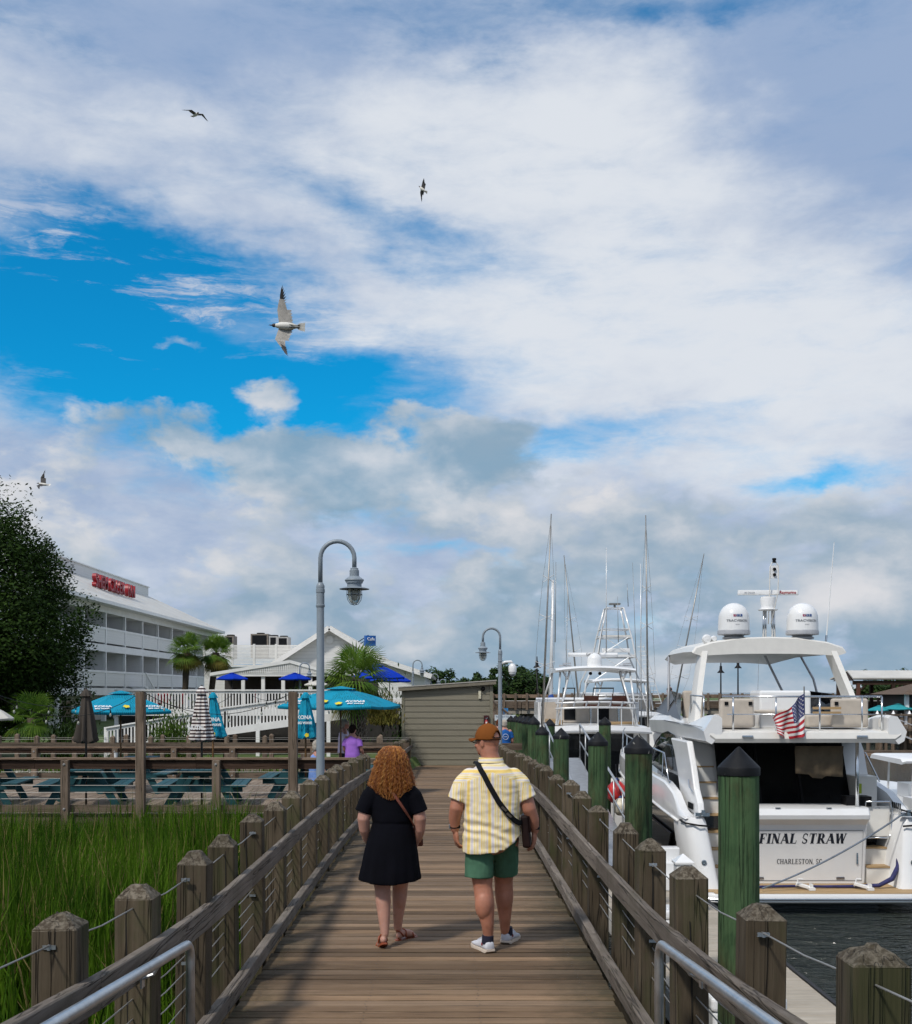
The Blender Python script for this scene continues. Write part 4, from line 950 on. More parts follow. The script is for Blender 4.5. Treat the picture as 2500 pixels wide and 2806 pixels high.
def umbrella_closed(label, p, ln, r0, zfoot, mat, lean=0.0, pole=None, folds=7, cap=True, words=None, flowers=False, seed=1):
    """p = top of the furled canopy"""
    t = thing('furled_umbrella', label, 'umbrella', (p[0], p[1], zfoot)); H = p[2]-zfoot; rr = random.Random(seed); ph = rr.uniform(0, 6)
    n = folds*6; rings = []; k = 16
    for i in range(k+1):
        s = i/k; z = H - .02 - ln*s; base = r0*(.22 + .78*min(1, s*1.05)**.8)
        if s > .9: base *= 1.0 + .06*math.sin((s-.9)*30)
        ring = []
        for j in range(n):
            a = 2*math.pi*j/n; f = 1 + (.10 + .16*s)*math.cos(folds*a + ph + .5*s) + .05*math.sin(3*a+5*s+ph)
            zz = z + (.05*ln*(.5+.5*math.cos(folds*a+ph+.5)) if i == k else 0)
            ring.append((base*f*math.cos(a) + lean*ln*s, base*f*math.sin(a), zz))
        rings.append(ring)
    mb = MB(); mb.loft(rings); mb.build('canopy', mat, t, smooth=True, ang=60)
    if cap:
        rings = []
        for i in range(6):
            s = i/5; ring = []
            for j in range(n):
                a = 2*math.pi*j/n; f = 1 + (.03+.12*s)*math.cos(folds*a+ph); ring.append((r0*(.06+.5*s**.8)*f*math.cos(a), r0*(.06+.5*s**.8)*f*math.sin(a), H + .03 - ln*.14*s**1.3))
            rings.append(ring)
        mb = MB(); mb.loft(rings, cap=False); mb.build('vent_flap', mat, t, smooth=True, ang=60, fix=False)
    mb = MB(); mb.tube([(0, 0, 0), (0, 0, H+.05)], .021, 8); mb.build('pole', pole or M['pole_b'], t, smooth=True)
    if words:
        for w, xx, zz, sz, mt in words:
            yy = -r0*1.22; text_mesh(w, sz, mt, t, FACE((xx, yy, H-zz), xx*2.2), 'lettering', .001, 0, .004)
    if flowers: decal_on(t, [hibiscus((r0*.25, -r0*1.2, H-ln*.93), (0.2, -1, .1), .05)], M['yellow'], 'flower_print')
    return t
umbrella_closed('furled taupe umbrella at the left end of the picnic deck', at(236, 1892, 23.2), 1.04, .21, DZ, M['taupe'], 0, M['pole_b'], 8, True, seed=2)
umbrella_closed('furled umbrella with brown and white stripes', at(553, 1884, 23.1), 1.06, .22, DZ, M['stripe'], 0, M['pole_b'], 8, True, [('NUTRL', -.05, .80, .11, M['wprint'])], seed=3)
umbrella_closed('furled teal umbrella leaning just right of the striped one', at(584, 1900, 24.4), .92, .18, DZ, M['teal'], .10, M['pole_w'], 6, True, [('KONA', .03, .55, .11, M['wprint']), ('BIG WAVE', .05, .66, .07, M['wprint'])], True, seed=4)
umbrella_closed('furled teal umbrella left of the tall lamp post', at(838, 1900, 25.2), .97, .21, DZ, M['teal'], 0, M['pole_w'], 7, True, [('KONA', .0, .52, .11, M['wprint']), ('BIG WAVE', 0, .64, .07, M['wprint'])], True, seed=5)

# ---- string lights between the tall posts
def string_lights(label, pts, drops):
    t = thing('string_lights', label, 'string lights')
    allp = []
    for (a, b, sag) in pts:
        a, b = Vector(a), Vector(b); q = [a.lerp(b, i/14) - Vector((0, 0, sag*4*(i/14)*(1-i/14))) for i in range(15)]
        mb = MB(); mb.tube(q, .006, 5); mb.build('cable', M['black'], t); allp.append(q)
    for q in allp:
        for i in range(2, 14, 3):
            p = q[i]; mb = MB(); mb.lathe([(.006, .0), (.006, -.04), (.014, -.045), (.014, -.085), (.010, -.09)], 8, p); s = mb.build('socket', M['black'], t)
            mb = MB(); mb.lathe([(.010, -.09), (.022, -.12), (.016, -.15), (0, -.158)], 8, p); mb.build('bulb', M['lampglass'], s, smooth=True)
P1 = at(391, 1895, 21.3); P2 = at(806, 1895, 21.3); P0 = at(-20, 1900, 21.3)
string_lights('dark string lights sagging between the tall deck posts', [(P0, P1, .45), (P1, P2, .42), (P2, at(690, 1905, 29.9), .15), (P1, at(640, 1902, 29.9), .35), (P0, at(330, 1900, 29.9), .3)], 0)
# ================================================================== trees
M['oak'] = leafmat('oak_leaves', (.006, .016, .003), (.015, .036, .005), (.042, .082, .012), .2, .7)
M['treeleaf'] = leafmat('tree_leaves', (.014, .034, .010), (.03, .062, .016), (.055, .095, .022), .2)
M['palm'] = leafmat('palm_leaves', (.045, .115, .015), (.10, .20, .025), (.19, .28, .045), .3, .45)
M['palmdry'] = leafmat('dry_palm_leaves', (.11, .085, .02), (.19, .14, .03), (.13, .14, .03), .2)
M['bark'] = wood('bark', (.03, .022, .015), (.06, .047, .034), (.11, .09, .07), 2, .6, bstr=1.0)
def tree(name, label, c, rad, zground, nleaf, leaf, mat, seed, clumps=40, group=None, trunk_r=.35, low=.25):
    rr = random.Random(seed); t = thing(name, label, 'tree', (c[0], c[1], zground), 0, group); H = c[2]-zground
    C = []
    for i in range(clumps):
        while True:
            p = Vector((rr.uniform(-1, 1), rr.uniform(-1, 1), rr.uniform(-1, 1)))
            if .25 < p.length < 1.0: break
        p = p.normalized()*(.40+.60*rr.random()**.45)*(1.03 if rr.random() < .15 else 1)
        if p.z < -.75: p.z *= .7
        C.append((Vector((p.x*rad[0], p.y*rad[1], p.z*rad[2])), rr.uniform(.20, .36)*min(rad)))
    mb = MB(); per = nleaf//clumps
    for cc, cr in C:
        for i in range(per):
            d = Vector((rr.gauss(0, 1), rr.gauss(0, 1), rr.gauss(0, 1)*.8)).normalized()
            p = cc + d*(cr*(.35+.60*rr.random()**.6)) + Vector((0, 0, H)); s = leaf*rr.uniform(.6, 1.3)
            a = Vector((rr.uniform(-1, 1), rr.uniform(-1, 1), rr.uniform(-.6, .6))).normalized(); b = a.cross(d + Vector((0, 0, .6))).normalized()
            mb.add([p - a*s, p + b*s*.5, p + a*s, p - b*s*.5], [(0, 1, 2, 3)])
    mb.build('crown', mat, t, fix=False)
    mb = MB(); mb.tube([(0, 0, -.2), (.1, 0, H*.4), (-.1, .1, H*.8), (.1, 0, H+rad[2]*.3)], [trunk_r, trunk_r*.8, trunk_r*.6, trunk_r*.2], 10); tk = mb.build('trunk', M['bark'], t, smooth=True)
    for i, (cc, cr) in enumerate(C[:min(16, clumps)]):
        a = Vector((0, 0, H*(.5+.35*rr.random()))); b = cc + Vector((0, 0, H)); m_ = a.lerp(b, .5) + Vector((0, 0, .25*rad[2]*rr.uniform(-.3, .5)))
        mb = MB(); mb.tube([a, m_, b], [trunk_r*.4, trunk_r*.25, trunk_r*.08], 7); mb.build('limb', M['bark'], t, smooth=True)
    return t
tree('oak_tree', 'big dark live oak at the left edge in front of the inn', (-18.0, 42.5, 2.25), (4.45, 4.3, 5.0), -2.4, 128000, .075, M['oak'], 3, 200, trunk_r=.45)
ft = [(1235, 1842, 118, 2.6, 3.0), (1300, 1862, 125, 2.6, 1.9), (1342, 1848, 122, 2.0, 2.2), (1392, 1835, 126, 3.4, 3.3), (1440, 1830, 130, 2.6, 3.3), (1465, 1856, 134, 2.2, 2.6)]
lab = ['dark rounded tree beyond the shed roof, leftmost of the far trees', 'low dark far tree just right of the leftmost one', 'small far tree left of the camera lamp post', 'tallest far tree behind the camera lamp post', 'broad far tree right of the camera lamp post', 'far tree nearest the outriggers of the fishing boat']
for i, (px, py, Y, rx, rz_) in enumerate(ft):
    p = at(px, py, Y); tree('far_tree', lab[i], (p.x, Y, p.z - rz_*.75), (rx, rx, rz_), -2.2, 4200, .20, M['treeleaf'], 40+i, 26, 'trees beyond the creek bridge', .25)
for i, (px, Y, zt, rx) in enumerate(((2400, 112, 1848, 3.0), (2480, 118, 1842, 4.0), (2450, 110, 1880, 3.2))):
    p = at(px, zt, Y); tree('far_tree', ('tree behind the dock pavilion at the right edge, left crown', 'tree behind the dock pavilion at the right edge, right crown', 'low tree seen under the dock pavilion roof')[i], (p.x, Y, p.z - 2.2), (rx, rx, 2.6), -2.3, 4500, .2, M['treeleaf'], 60+i, 26, 'trees behind the dock pavilion', .25)
# low tree line that reads as one mass
mb = MB(); rr = random.Random(77)
for i in range(7000):
    px = rr.uniform(1180, 1490); Y = rr.uniform(152, 170); x = (px-CX)*Y/F
    top = 1.4 + 1.2*mnoise.noise(Vector((x*.09, 3, 1))) + .5*mnoise.noise(Vector((x*.4, 3, 1))); z = -2.2 + (top+2.2)*rr.random()
    s = rr.uniform(.25, .5); a = Vector((rr.uniform(-1, 1), rr.uniform(-1, 1), rr.uniform(-1, 1))).normalized(); b = a.orthogonal().normalized(); p = Vector((x, Y, z))
    mb.add([p-a*s, p+b*s*.6, p+a*s, p-b*s*.6], [(0, 1, 2, 3)])
stuff(mb.build('far_wood', M['treeleaf'], fix=False), 'dark far wood along the end of the creek', 'wood')

def fan_palm(label, base, crown, nf, fl, seed, trunk_r=.18, boots=True, group=None, dead=.25, droop=1.0):
    rr = random.Random(seed); t = thing('fan_palm', label, 'palm', base, 0, group); top = Vector(crown) - Vector(base)
    mid = top*.5 + Vector((.06*top.z*rr.uniform(-1, 1), 0, 0))
    mb = MB(); mb.tube([(0, 0, -.2), (mid.x*.6, 0, top.z*.3), mid, top], [trunk_r*1.15, trunk_r, trunk_r*.92, trunk_r*1.1], 12); tk = mb.build('trunk', M['bark'], t, smooth=True)
    if boots:                                          # criss-cross leaf bases
        M['boot'] = M.get('boot') or wood('palm_boot', (.09, .07, .05), (.17, .14, .11), (.27, .24, .20), 2, .8, bstr=.6)
        k = int(top.z/.11)
        for i in range(k):
            z = .35 + (top.z-.35)*i/k
            for j in range(5):
                a = 2*math.pi*(j/5) + i*.63; c = Vector((0, 0, 0)).lerp(top, z/top.z); d = Vector((math.cos(a), math.sin(a), 0)); s = Vector((-d.y, d.x, 0))
                for sg in (-1, 1):
                    mb = MB(); mb.bar(c + d*trunk_r*.98 + s*sg*.07, c + d*(trunk_r+.075) + s*sg*.01 + Vector((0, 0, .19)), .035, .02, d); mb.build('leaf_base', M['boot'], t)
    for f in range(nf):
        el = rr.uniform(-.75, 1.35)*droop if rr.random() > dead else rr.uniform(-1.3, -.5); a = rr.uniform(0, 6.283)
        d = Vector((math.cos(a)*math.cos(el), math.sin(a)*math.cos(el), math.sin(el))); sl = fl*rr.uniform(.38, .55); hub = top + d*sl + Vector((0, 0, -.06*sl))
        side = d.cross(Vector((0, 0, 1))); side = side.normalized() if side.length > .1 else Vector((1, 0, 0)); up = side.cross(d).normalized()
        mb = MB(); mb.tube([top, top + d*sl*.5 + Vector((0, 0, .03)), hub], [.018*fl, .014*fl, .010*fl], 5)
        n = 26; L = fl*rr.uniform(.62, .78)
        for q in range(n):
            th = -1.95 + 3.9*q/(n-1); ll = L*(.62 + .38*math.cos(th*.62)); dd = d*math.cos(th) + side*math.sin(th) + up*.10*math.cos(th*2)
            dd.normalize(); wv = (up.cross(dd)).normalized()*(.021*fl); e = hub + dd*ll + Vector((0, 0, -.20*ll*rr.uniform(.6, 1.5))); m_ = hub + dd*ll*.6 + up*.02
            mb.add([hub, m_ + wv, e, m_ - wv], [(0, 1, 2, 3)])
        mb.build('frond', M['palmdry'] if el < -.6 and rr.random() < .75 else M['palm'], t, fix=False)
    return t
fan_palm('fan palm with criss-cross trunk behind the open umbrella', (pxx(985, 39.2), 39.2, -2.5), (pxx(978, 39.2), 39.2, (HZ-1862)*39.2/F), 34, 1.33, 5, .22)
fan_palm('leaning fan palm against the inn, left of the pair', (pxx(490, 70), 70, -2.0), (pxx(512, 70), 70, (HZ-1782)*70/F), 44, 1.25, 6, .2, False, None, .4)
fan_palm('fan palm against the inn, right of the pair', (pxx(578, 71), 71, -2.0), (pxx(592, 71), 71, (HZ-1788)*71/F), 44, 1.25, 7, .2, False, None, .4)
fan_palm('small dark palm below the oak at the left', (pxx(85, 39.5), 39.5, -2.4), (pxx(85, 39.5), 39.5, -.9), 22, 1.0, 9, .13, False, None, .1)
def bush(label, c, rad, n, leaf, mat, seed):
    rr = random.Random(seed); t = thing('shrub', label, 'shrub', (c[0], c[1], c[2])); mb = MB()
    for i in range(n):
        p = Vector((rr.gauss(0, .45)*rad[0], rr.gauss(0, .45)*rad[1], abs(rr.gauss(0, .5))*rad[2])); s = leaf*rr.uniform(.6, 1.4); a = Vector((rr.uniform(-.6, .6), rr.uniform(-.6, .6), 1)).normalized(); b = Vector((rr.uniform(-1, 1), rr.uniform(-1, 1), .2)).normalized()
        mb.add([p - a*s, p + b*s*.3, p + a*s, p - b*s*.3], [(0, 1, 2, 3)])
    mb.build('foliage', mat, t, fix=False)
    for i in range(9):
        a = rr.uniform(0, 6.28); mb = MB(); mb.tube([(0, 0, -.3), (math.cos(a)*rad[0]*.4, math.sin(a)*rad[1]*.4, rad[2]*.6)], [.02, .006], 5); mb.build('stem', M['bark'], t)
M['shrub'] = leafmat('shrub_leaves', (.03, .07, .008), (.07, .13, .02), (.11, .17, .03), .25)
bush('feathery green shrub in front of the white ramp', (pxx(470, 39), 39, -2.4), (.85, .6, 1.35), 5200, .07, M['shrub'], 4)
bush('rounded green hedge beside the cream umbrella', (pxx(832, 48), 48, -.6), (.75, .5, .55), 2600, .06, M['shrub'], 6)
bush('dark shrub under the fan palm beside the shed', (pxx(1072, 47), 47, -2.5), (.9, .6, 1.9), 3800, .09, M['treeleaf'], 7)
bush('dark shrub at the foot of the oak', (pxx(190, 39.5), 39.5, -2.5), (.9, .8, 1.3), 3500, .09, M['oak'], 8)
bush('yellowing shrub right of the fan palm trunk', (pxx(1050, 43), 43, -1.2), (.55, .5, .8), 2200, .08, M['palmdry'], 9)

# ================================================================== the inn
def siding_mat(name, c, pitch, dark=.75):
    m, nt, b = newmat(name); v = coords(nt, (1, 1, 1), 'Object', False); s = nt.nodes.new('ShaderNodeSeparateXYZ'); nt.links.new(v, s.inputs[0])
    f = mth(nt, 'FRACT', mth(nt, 'MULTIPLY', s.outputs[2], 1/pitch)); st = ramp(nt, f, [(0, tuple(x*dark for x in c)), (.12, c), (1, c)])
    n = noise(nt, v, .8, 4, .6); st = mixn(nt, mth(nt, 'MULTIPLY', n, .25), st, tuple(x*.8 for x in c))
    nt.links.new(st, b.inputs['Base Color']); b.inputs['Roughness'].default_value = .6; bump(nt, b, f, .5, .02); return m
M['inn'] = siding_mat('inn_siding', (.80, .80, .785), .17)
M['innw'] = plain('inn_white_trim', (.84, .84, .83), .55, var=.05, scale=1)
M['metalroof'] = plain('pale_metal_roof', (.60, .57, .51), .5, var=.08, scale=.6)
M['glassd'] = plain('dark_glass', (.012, .016, .02), .08, var=.1, spec=.6)
def inn():
    X = -22.0; YA, YB = 52.0, 110.0
    t = thing('inn', 'long white three storey inn with rows of balconies behind the oak', 'building')
    ze = 5.6; z2 = 3.0; z1 = .22; z0 = -2.6; d = 1.6
    mb = MB(); mb.bb(X-12, X-d, YA, YB, z0, ze); mb.build('wall', M['inn'], t)
    bays = 13; pit = (YB-YA)/bays
    for nm, z in (('upper_slab', z2), ('lower_slab', z1)):
        mb = MB(); mb.bb(X-d, X, YA, YB, z-.45, z); mb.build(nm, M['innw'], t)
    mb = MB(); mb.bb(X-d-.1, X+.02, YA, YB, ze-.55, ze-.1); mb.build('eave_beam', M['innw'], t)
    for lvl, (zb, zt) in enumerate(((z1, z2-.45), (z2, ze-.55))):
        for i in range(bays+1):
            y = YA + pit*i; y = min(max(y, YA+.1), YB-.1)
            mb = MB(); mb.bb(X-.18, X-.002, y-.09, y+.09, zb, zt); mb.build('column', M['innw'], t)
            if i < bays:
                mb = MB(); mb.bb(X-d, X-.2, y-.06, y+.06, zb, zt); mb.build('partition', M['inn'], t)
                mb = MB(); mb.bb(X-.12, X-.05, y+.1, y+pit-.1, zb+.12, zb+1.0); mb.build('balcony_panel', M['inn'], t)
                mb = MB(); mb.bb(X-.16, X-.01, y+.09, y+pit-.09, zb+.98, zb+1.12); mb.build('balcony_rail', M['innw'], t)
                mb = MB(); mb.bb(X-d-.05, X-d+.03, y+1.2, y+3.2, zb+.05, zb+2.1); w = mb.build('glass_door', M['glassd'], t)
                mb = MB(); mb.bb(X-d, X-d+.05, y+1.1, y+1.2, zb, zb+2.2); mb.bb(X-d, X-d+.05, y+3.2, y+3.3, zb, zb+2.2); mb.bb(X-d, X-d+.05, y+1.1, y+3.3, zb+2.1, zb+2.2); mb.build('door_frame', M['innw'], w)
    # ground floor
    for i in range(bays+1):
        y = min(max(YA + pit*i, YA+.2), YB-.2); mb = MB(); mb.bb(X-.3, X-.05, y-.15, y+.15, z0, z1-.45); mb.build('column', M['innw'], t)
        if i < bays:
            mb = MB(); mb.bb(X-d-.02, X-d+.04, y+.8, y+2.4, z0+.6, z0+2.0); mb.build('window', M['glassd'], t)
    # hipped roof with a raised screen on top
    rx0, rx1 = X+.9, X-13; ry0, ry1 = YA-1, YB-1; zr = ze+.05; zt = ze+3.15
    V = [(rx0, ry0, zr), (rx0, ry1, zr), (rx1, ry1, zr), (rx1, ry0, zr), (X-5.6, ry0+6, zt), (X-5.6, ry1-1.5, zt), (X-7, ry1-1.5, zt), (X-7, ry0+6, zt)]
    mb = MB(); mb.add(V, [(0, 1, 5, 4), (1, 2, 6, 5), (2, 3, 7, 6), (3, 0, 4, 7), (4, 5, 6, 7), (3, 2, 1, 0)]); rf = mb.build('roof', M['metalroof'], t)
    mb = MB(); mb.bb(rx1, rx0+.02, ry0, ry1, zr-.22, zr-.003); mb.build('fascia', M['innw'], rf)
    mb = MB(); mb.bb(X-7.0, X-5.4, YA+6, 105.5, zt-.7, zt+.72); mb.build('roof_screen', M['inn'], rf)
    mb = MB(); mb.bb(X-7.1, X-5.3, YA+5.9, 105.6, zt+.722, zt+.80); mb.build('screen_cap', M['innw'], rf)
    # outside stair on the end balcony
    for k in range(9):
        y = 80 + k*.55; z = z1 + .1 - k*.26; mb = MB(); mb.bb(X+.05, X+1.1, y, y+.6, z-.06, z); mb.build('stair_tread', M['innw'], t)
    mb = MB(); mb.bar((X+1.1, 79.8, z1+1.05), (X+1.1, 85, z1-1.4), .08, .12); mb.bar((X+1.1, 79.8, z1+.1), (X+1.1, 85, z1-2.3), .08, .2); mb.build('stair_rail', M['innw'], t)
    for k in range(22):
        y = 79.9 + k*.235; mb = MB(); mb.bb(X+1.08, X+1.12, y, y+.05, z1+.1-(y-79.9)*.47, z1+1.0-(y-79.9)*.47); mb.build('baluster', M['innw'], t)
    # roof sign, seen from the side: red letters on a frame
    s = thing('roof_sign', 'red letter sign standing on the inn roof', 'sign'); red = plain('red_sign_letter', (.30, .006, .015), .4, var=.08)
    word = 'SHEM CREEK INN'; y = 78.8; step = .74
    for ch in word:
        if ch != ' ':
            o = text_mesh(ch, 1.25, red, s, Matrix.Translation((X-2.1, y, ze+1.95)) @ Matrix.Rotation(R(90), 4, 'Z') @ Matrix.Rotation(R(90), 4, 'X'), 'letter', .14, 0, .02)
        y += step if ch != ' ' else .55
    for k in range(9):
        yy = 78.8 + k*1.1; mb = MB(); mb.tube([(X-2.1, yy, ze+.9), (X-2.1, yy, ze+1.5)], .04, 5); mb.tube([(X-2.1, yy, ze+1.4), (X-3.1, yy, ze+1.5)], .03, 5); mb.build('strut', M['black'], s)
    mb = MB(); mb.tube([(X-2.1, 78.5, ze+1.3), (X-2.1, 88, ze+1.3)], .05, 5); mb.build('frame_bar', M['black'], s)
inn()

# ================================================================== restaurant with the big gable
M['gable'] = siding_mat('gable_siding', (.78, .77, .74), .22, .62)
def restaurant():
    t = thing('restaurant', 'white gabled restaurant with lap siding and a round louvre', 'building'); Y = 70.0
    pk = at(905, 1722, Y); L = at(745, 1826, Y); Rb = at(1052, 1812, Y); Re = at(1165, 1850, Y); zb = -1.2
    mb = MB(); mb.prism([(L.x, Y, zb), (Re.x, Y, zb), (Re.x, Y, Re.z-.1), (Rb.x, Y, Rb.z-.1), (pk.x, Y, pk.z-.12), (L.x, Y, L.z-.1)], (0, 22, 0)); mb.build('wall', M['gable'], t)
    th = .16; oy = .55
    def slab(a, b, nm):
        d = Vector((b.x-a.x, 0, b.z-a.z)).normalized(); n = Vector((-d.z, 0, d.x)); n = n if n.z > 0 else -n
        mb = MB(); mb.prism([(a.x, Y-oy, a.z), (b.x, Y-oy, b.z), tuple(Vector((b.x, Y-oy, b.z)) + n*th), tuple(Vector((a.x, Y-oy, a.z)) + n*th)], (0, 22+oy, 0)); o = mb.build(nm, M['metalroof'], t)
        mb = MB(); mb.prism([tuple(Vector((a.x, Y-oy-.05, a.z)) - n*.14), tuple(Vector((b.x, Y-oy-.05, b.z)) - n*.14), tuple(Vector((b.x, Y-oy-.05, b.z)) + n*th*.9), tuple(Vector((a.x, Y-oy-.05, a.z)) + n*th*.9)], (0, .045, 0)); mb.build('rake_board', M['whitep'], o)
    ext = Vector((L.x-.35, 0, L.z-.22)); slab(pk, ext, 'roof_slope'); slab(pk, Rb, 'roof_slope'); slab(Rb, Vector((Re.x+.4, 0, Re.z-.1)), 'roof_slope')
    c = at(904, 1753, Y-.03); mb = MB(); mb.lathe([(.0, 0), (.22, 0), (.22, .05), (.26, .05), (.26, .08), (0, .08)], 8, (c.x, Y-.0, c.z), 'Y'); mb.build('louvre', M['whitep'], t)
    # rooftop sign: blue box facing right-forward
    s = thing('cafe_sign', 'blue illuminated box sign on the restaurant roof', 'sign'); bl = plain('blue_sign_face', (.01, .10, .36), .35, var=.15, scale=2)
    p = at(1014, 1756, 74); mb = MB(); rot = Matrix.Rotation(R(28), 3, 'Z'); mb.box(p, (.24, .72, .66), Matrix.Rotation(R(-62), 3, 'Z')); mb.build('box', bl, s)
    text_mesh('Cafe', .28, M['wprint'], s, FACE((p.x+.08, p.y-.16, p.z+.10), R(28)), 'lettering', .02)
    for k in range(4):
        mb = MB(); q = p + Vector((-.1, 0, .36 - k*.24)); mb.tube([q, (q.x-1.2+.1*k, q.y+.5, q.z-.75+.14*k)], .03, 5); mb.build('strut', M['black'], s)
    # service wing with louvred roof screen
    w = thing('service_wing', 'low white wing with louvred roof screens between inn and gable', 'building'); Yw = 76.0
    a = at(560, 1830, Yw); b = at(875, 1830, Yw)
    mb = MB(); mb.bb(a.x, b.x, Yw, Yw+14, -1.5, (HZ-1828)*Yw/F); mb.build('wall', M['gable'], w)
    zt = (HZ-1765)*Yw/F; zl = (HZ-1822)*Yw/F
    xs = [at(v, 0, Yw).x for v in (560, 637, 697, 757, 828)]
    for x in xs: mb = MB(); mb.bb(x-.07, x+.07, Yw-.12, Yw+.02, zl, zt); mb.build('screen_post', M['whitep'], w)
    n = 14
    for x0, x1 in zip(xs, xs[1:]):
        for k in range(n):
            z = zl + .06 + (zt-zl-.1)*k/n; mb = MB(); mb.bb(x0+.075, x1-.075, Yw-.09, Yw-.05, z, z+.062); mb.build('louvre_slat', M['whitep'], w)
    mb = MB(); mb.bb(xs[0], xs[-1], Yw-.14, Yw+.05, zl-.12, zl-.003); mb.build('screen_base', M['whitep'], w)
    ac = plain('hvac_metal', (.20, .17, .14), .6, var=.2); ac2 = plain('hvac_light', (.42, .41, .39), .6, var=.15)
    for i, (p0, p1, y0, m_, lb) in enumerate(((687, 735, 1737, ac, 'brown rooftop air conditioner on the white wing, the largest'), (737, 760, 1743, ac2, 'grey rooftop air conditioner right of the brown one'), (760, 790, 1745, ac2, 'pale rooftop air conditioner nearest the gable'), (617, 640, 1742, ac, 'dark rooftop vent hood behind the palms'))):
        u = thing('air_conditioner', lb, 'air conditioner', (0, 0, 0)); Ya = 80; A = at(p0, y0, Ya); B = at(p1, 1768, Ya)
        mb = MB(); mb.bb(A.x, B.x, Ya, Ya+1.4, B.z-.9, A.z); mb.build('casing', m_, u)
        mb = MB(); mb.bb(A.x+.1, B.x-.1, Ya-.02, Ya+.0, B.z, A.z-.1); mb.build('grille', M['dark'], u)
        mb = MB(); mb.lathe([(.28, 0), (.28, .09), (.2, .1)], 12, ((A.x+B.x)/2, Ya+.6, A.z)); mb.build('fan_cowl', M['dark'], u)
restaurant()
# ---- lattice canopy over the dining porch
def porch():
    t = thing('dining_porch', 'covered dining porch with white lattice gable and dark interior', 'porch'); Y = 60.0
    zb = (HZ-1846)*Y/F; pk = (795, 1812); x0 = at(575, 0, Y).x; x1 = at(905, 0, Y).x
    def topz(px):
        if px < 795: return (HZ - (1846 - (px-575)/220*31))*Y/F
        return (HZ - (1815 + (px-795)/110*28))*Y/F
    # lattice: crossed laths as one joined panel of fine strips
    mb = MB(); px = 585
    stp = 5.2
    while px < 905:
        x = at(px, 0, Y).x; z1 = topz(px)
        if z1 > zb + .08: mb.bb(x-.025, x+.025, Y-.03, Y-.01, zb, z1)
        px += stp
    k = 0
    while zb + k*.098 < topz(795):
        z = zb + k*.098
        pl = 575 + max(0, (1846 - (HZ - z*F/Y))/31*220); pr_ = 795 + max(0, min(110, ((HZ - z*F/Y) - 1815)/28*110)) if z > topz(905) else 905
        if pr_ > pl: mb.bb(at(pl, 0, Y).x, at(pr_, 0, Y).x, Y-.008, Y+.01, z-.025, z+.025)
        k += 1
    lt = mb.build('lattice', M['whitep'], t); lt['kind'] = 'stuff'
    for a, b in (((575, 1848), (795, 1813)), ((795, 1813), (905, 1843))):
        A = at(a[0], a[1], Y-.05); B = at(b[0], b[1], Y-.05); mb = MB(); mb.bar(A, B, .06, .16); mb.build('rake_board', M['whitep'], t)
    mb = MB(); V = [tuple(at(575, 1848, Y)), tuple(at(795, 1813, Y)), tuple(at(905, 1843, Y))]
    for dy in (9,):
        mb.add([V[0], V[1], V[2], (V[0][0], Y+dy, V[0][2]), (V[1][0], Y+dy, V[1][2]), (V[2][0], Y+dy, V[2][2])], [(0, 1, 4, 3), (1, 2, 5, 4)])
    mb.build('roof', M['metalroof'], t, fix=False)
    mb = MB(); mb.bb(x0, x1, Y, Y+.1, zb-.14, zb-.02); mb.build('beam', M['whitep'], t)
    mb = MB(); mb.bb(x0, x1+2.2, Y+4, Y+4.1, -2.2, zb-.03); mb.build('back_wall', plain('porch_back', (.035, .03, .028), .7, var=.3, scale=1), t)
    mb = MB(); mb.bb(x0-.2, x1+2.2, Y-1.2, Y+4, -1.0, -.82); mb.build('floor', M['deck_y'], t)
    for px in (665, 720, 775, 850): x = at(px, 0, Y).x; mb = MB(); mb.bb(x-.09, x+.09, Y+.1, Y+.28, -.82, zb-.141); mb.build('column', M['whitep'], t)
porch()

# ---- white deck rail and ramp in front of the inn
def white_rail(label, pts, hgt_, Y, pitch=.115, fascia=.25, name='white_railing', posts_at=None):
    """pts: rail-top points (x,z) left to right at distance Y"""
    t = thing(name, label, 'railing'); bal = None
    mbp = MB(); mbp.bb(-.024, .024, -.024, .024, 0, hgt_-.13); bm_ = mbp.mesh('baluster', M['whitep'])
    for (xa, za), (xb, zb) in zip(pts, pts[1:]):
        mb = MB(); mb.bar((xa, Y, za-.02), (xb, Y, zb-.02), .16, .05); mb.build('top_rail', M['whitep'], t)
        mb = MB(); mb.bar((xa, Y, za-.10), (xb, Y, zb-.10), .05, .09); mb.build('under_rail', M['whitep'], t)
        mb = MB(); mb.bar((xa, Y-.05, za-hgt_-fascia/2), (xb, Y-.05, zb-hgt_-fascia/2), .05, fascia); mb.build('fascia_board', M['whitep'], t)
        n = int((xb-xa)/pitch)
        for i in range(n):
            x = xa + (xb-xa)*(i+.5)/n; z = za + (zb-za)*(i+.5)/n; obj('baluster', bm_, t, (x, Y, z-hgt_))
        mb = MB(); mb.bar((xa, Y+.9, za-hgt_-.06), (xb, Y+.9, zb-hgt_-.06), 1.7, .08); mb.build('walk_deck', M['deck_y'], t)
        k = max(1, int((xb-xa)/2.2))
        for i in range(k+1):
            x = xa + (xb-xa)*i/k; z = za + (zb-za)*i/k; mb = MB(); mb.bb(x-.07, x+.07, Y+.02, Y+.16, -2.7, z+.0); mb.build('post', M['innw'], t)
    return t
white_rail('level white balustrade in front of the inn with red decorations', [(at(318, 0, 44).x, (HZ-1890)*44/F), (at(900, 0, 44).x, (HZ-1890)*44/F)], .74, 44)
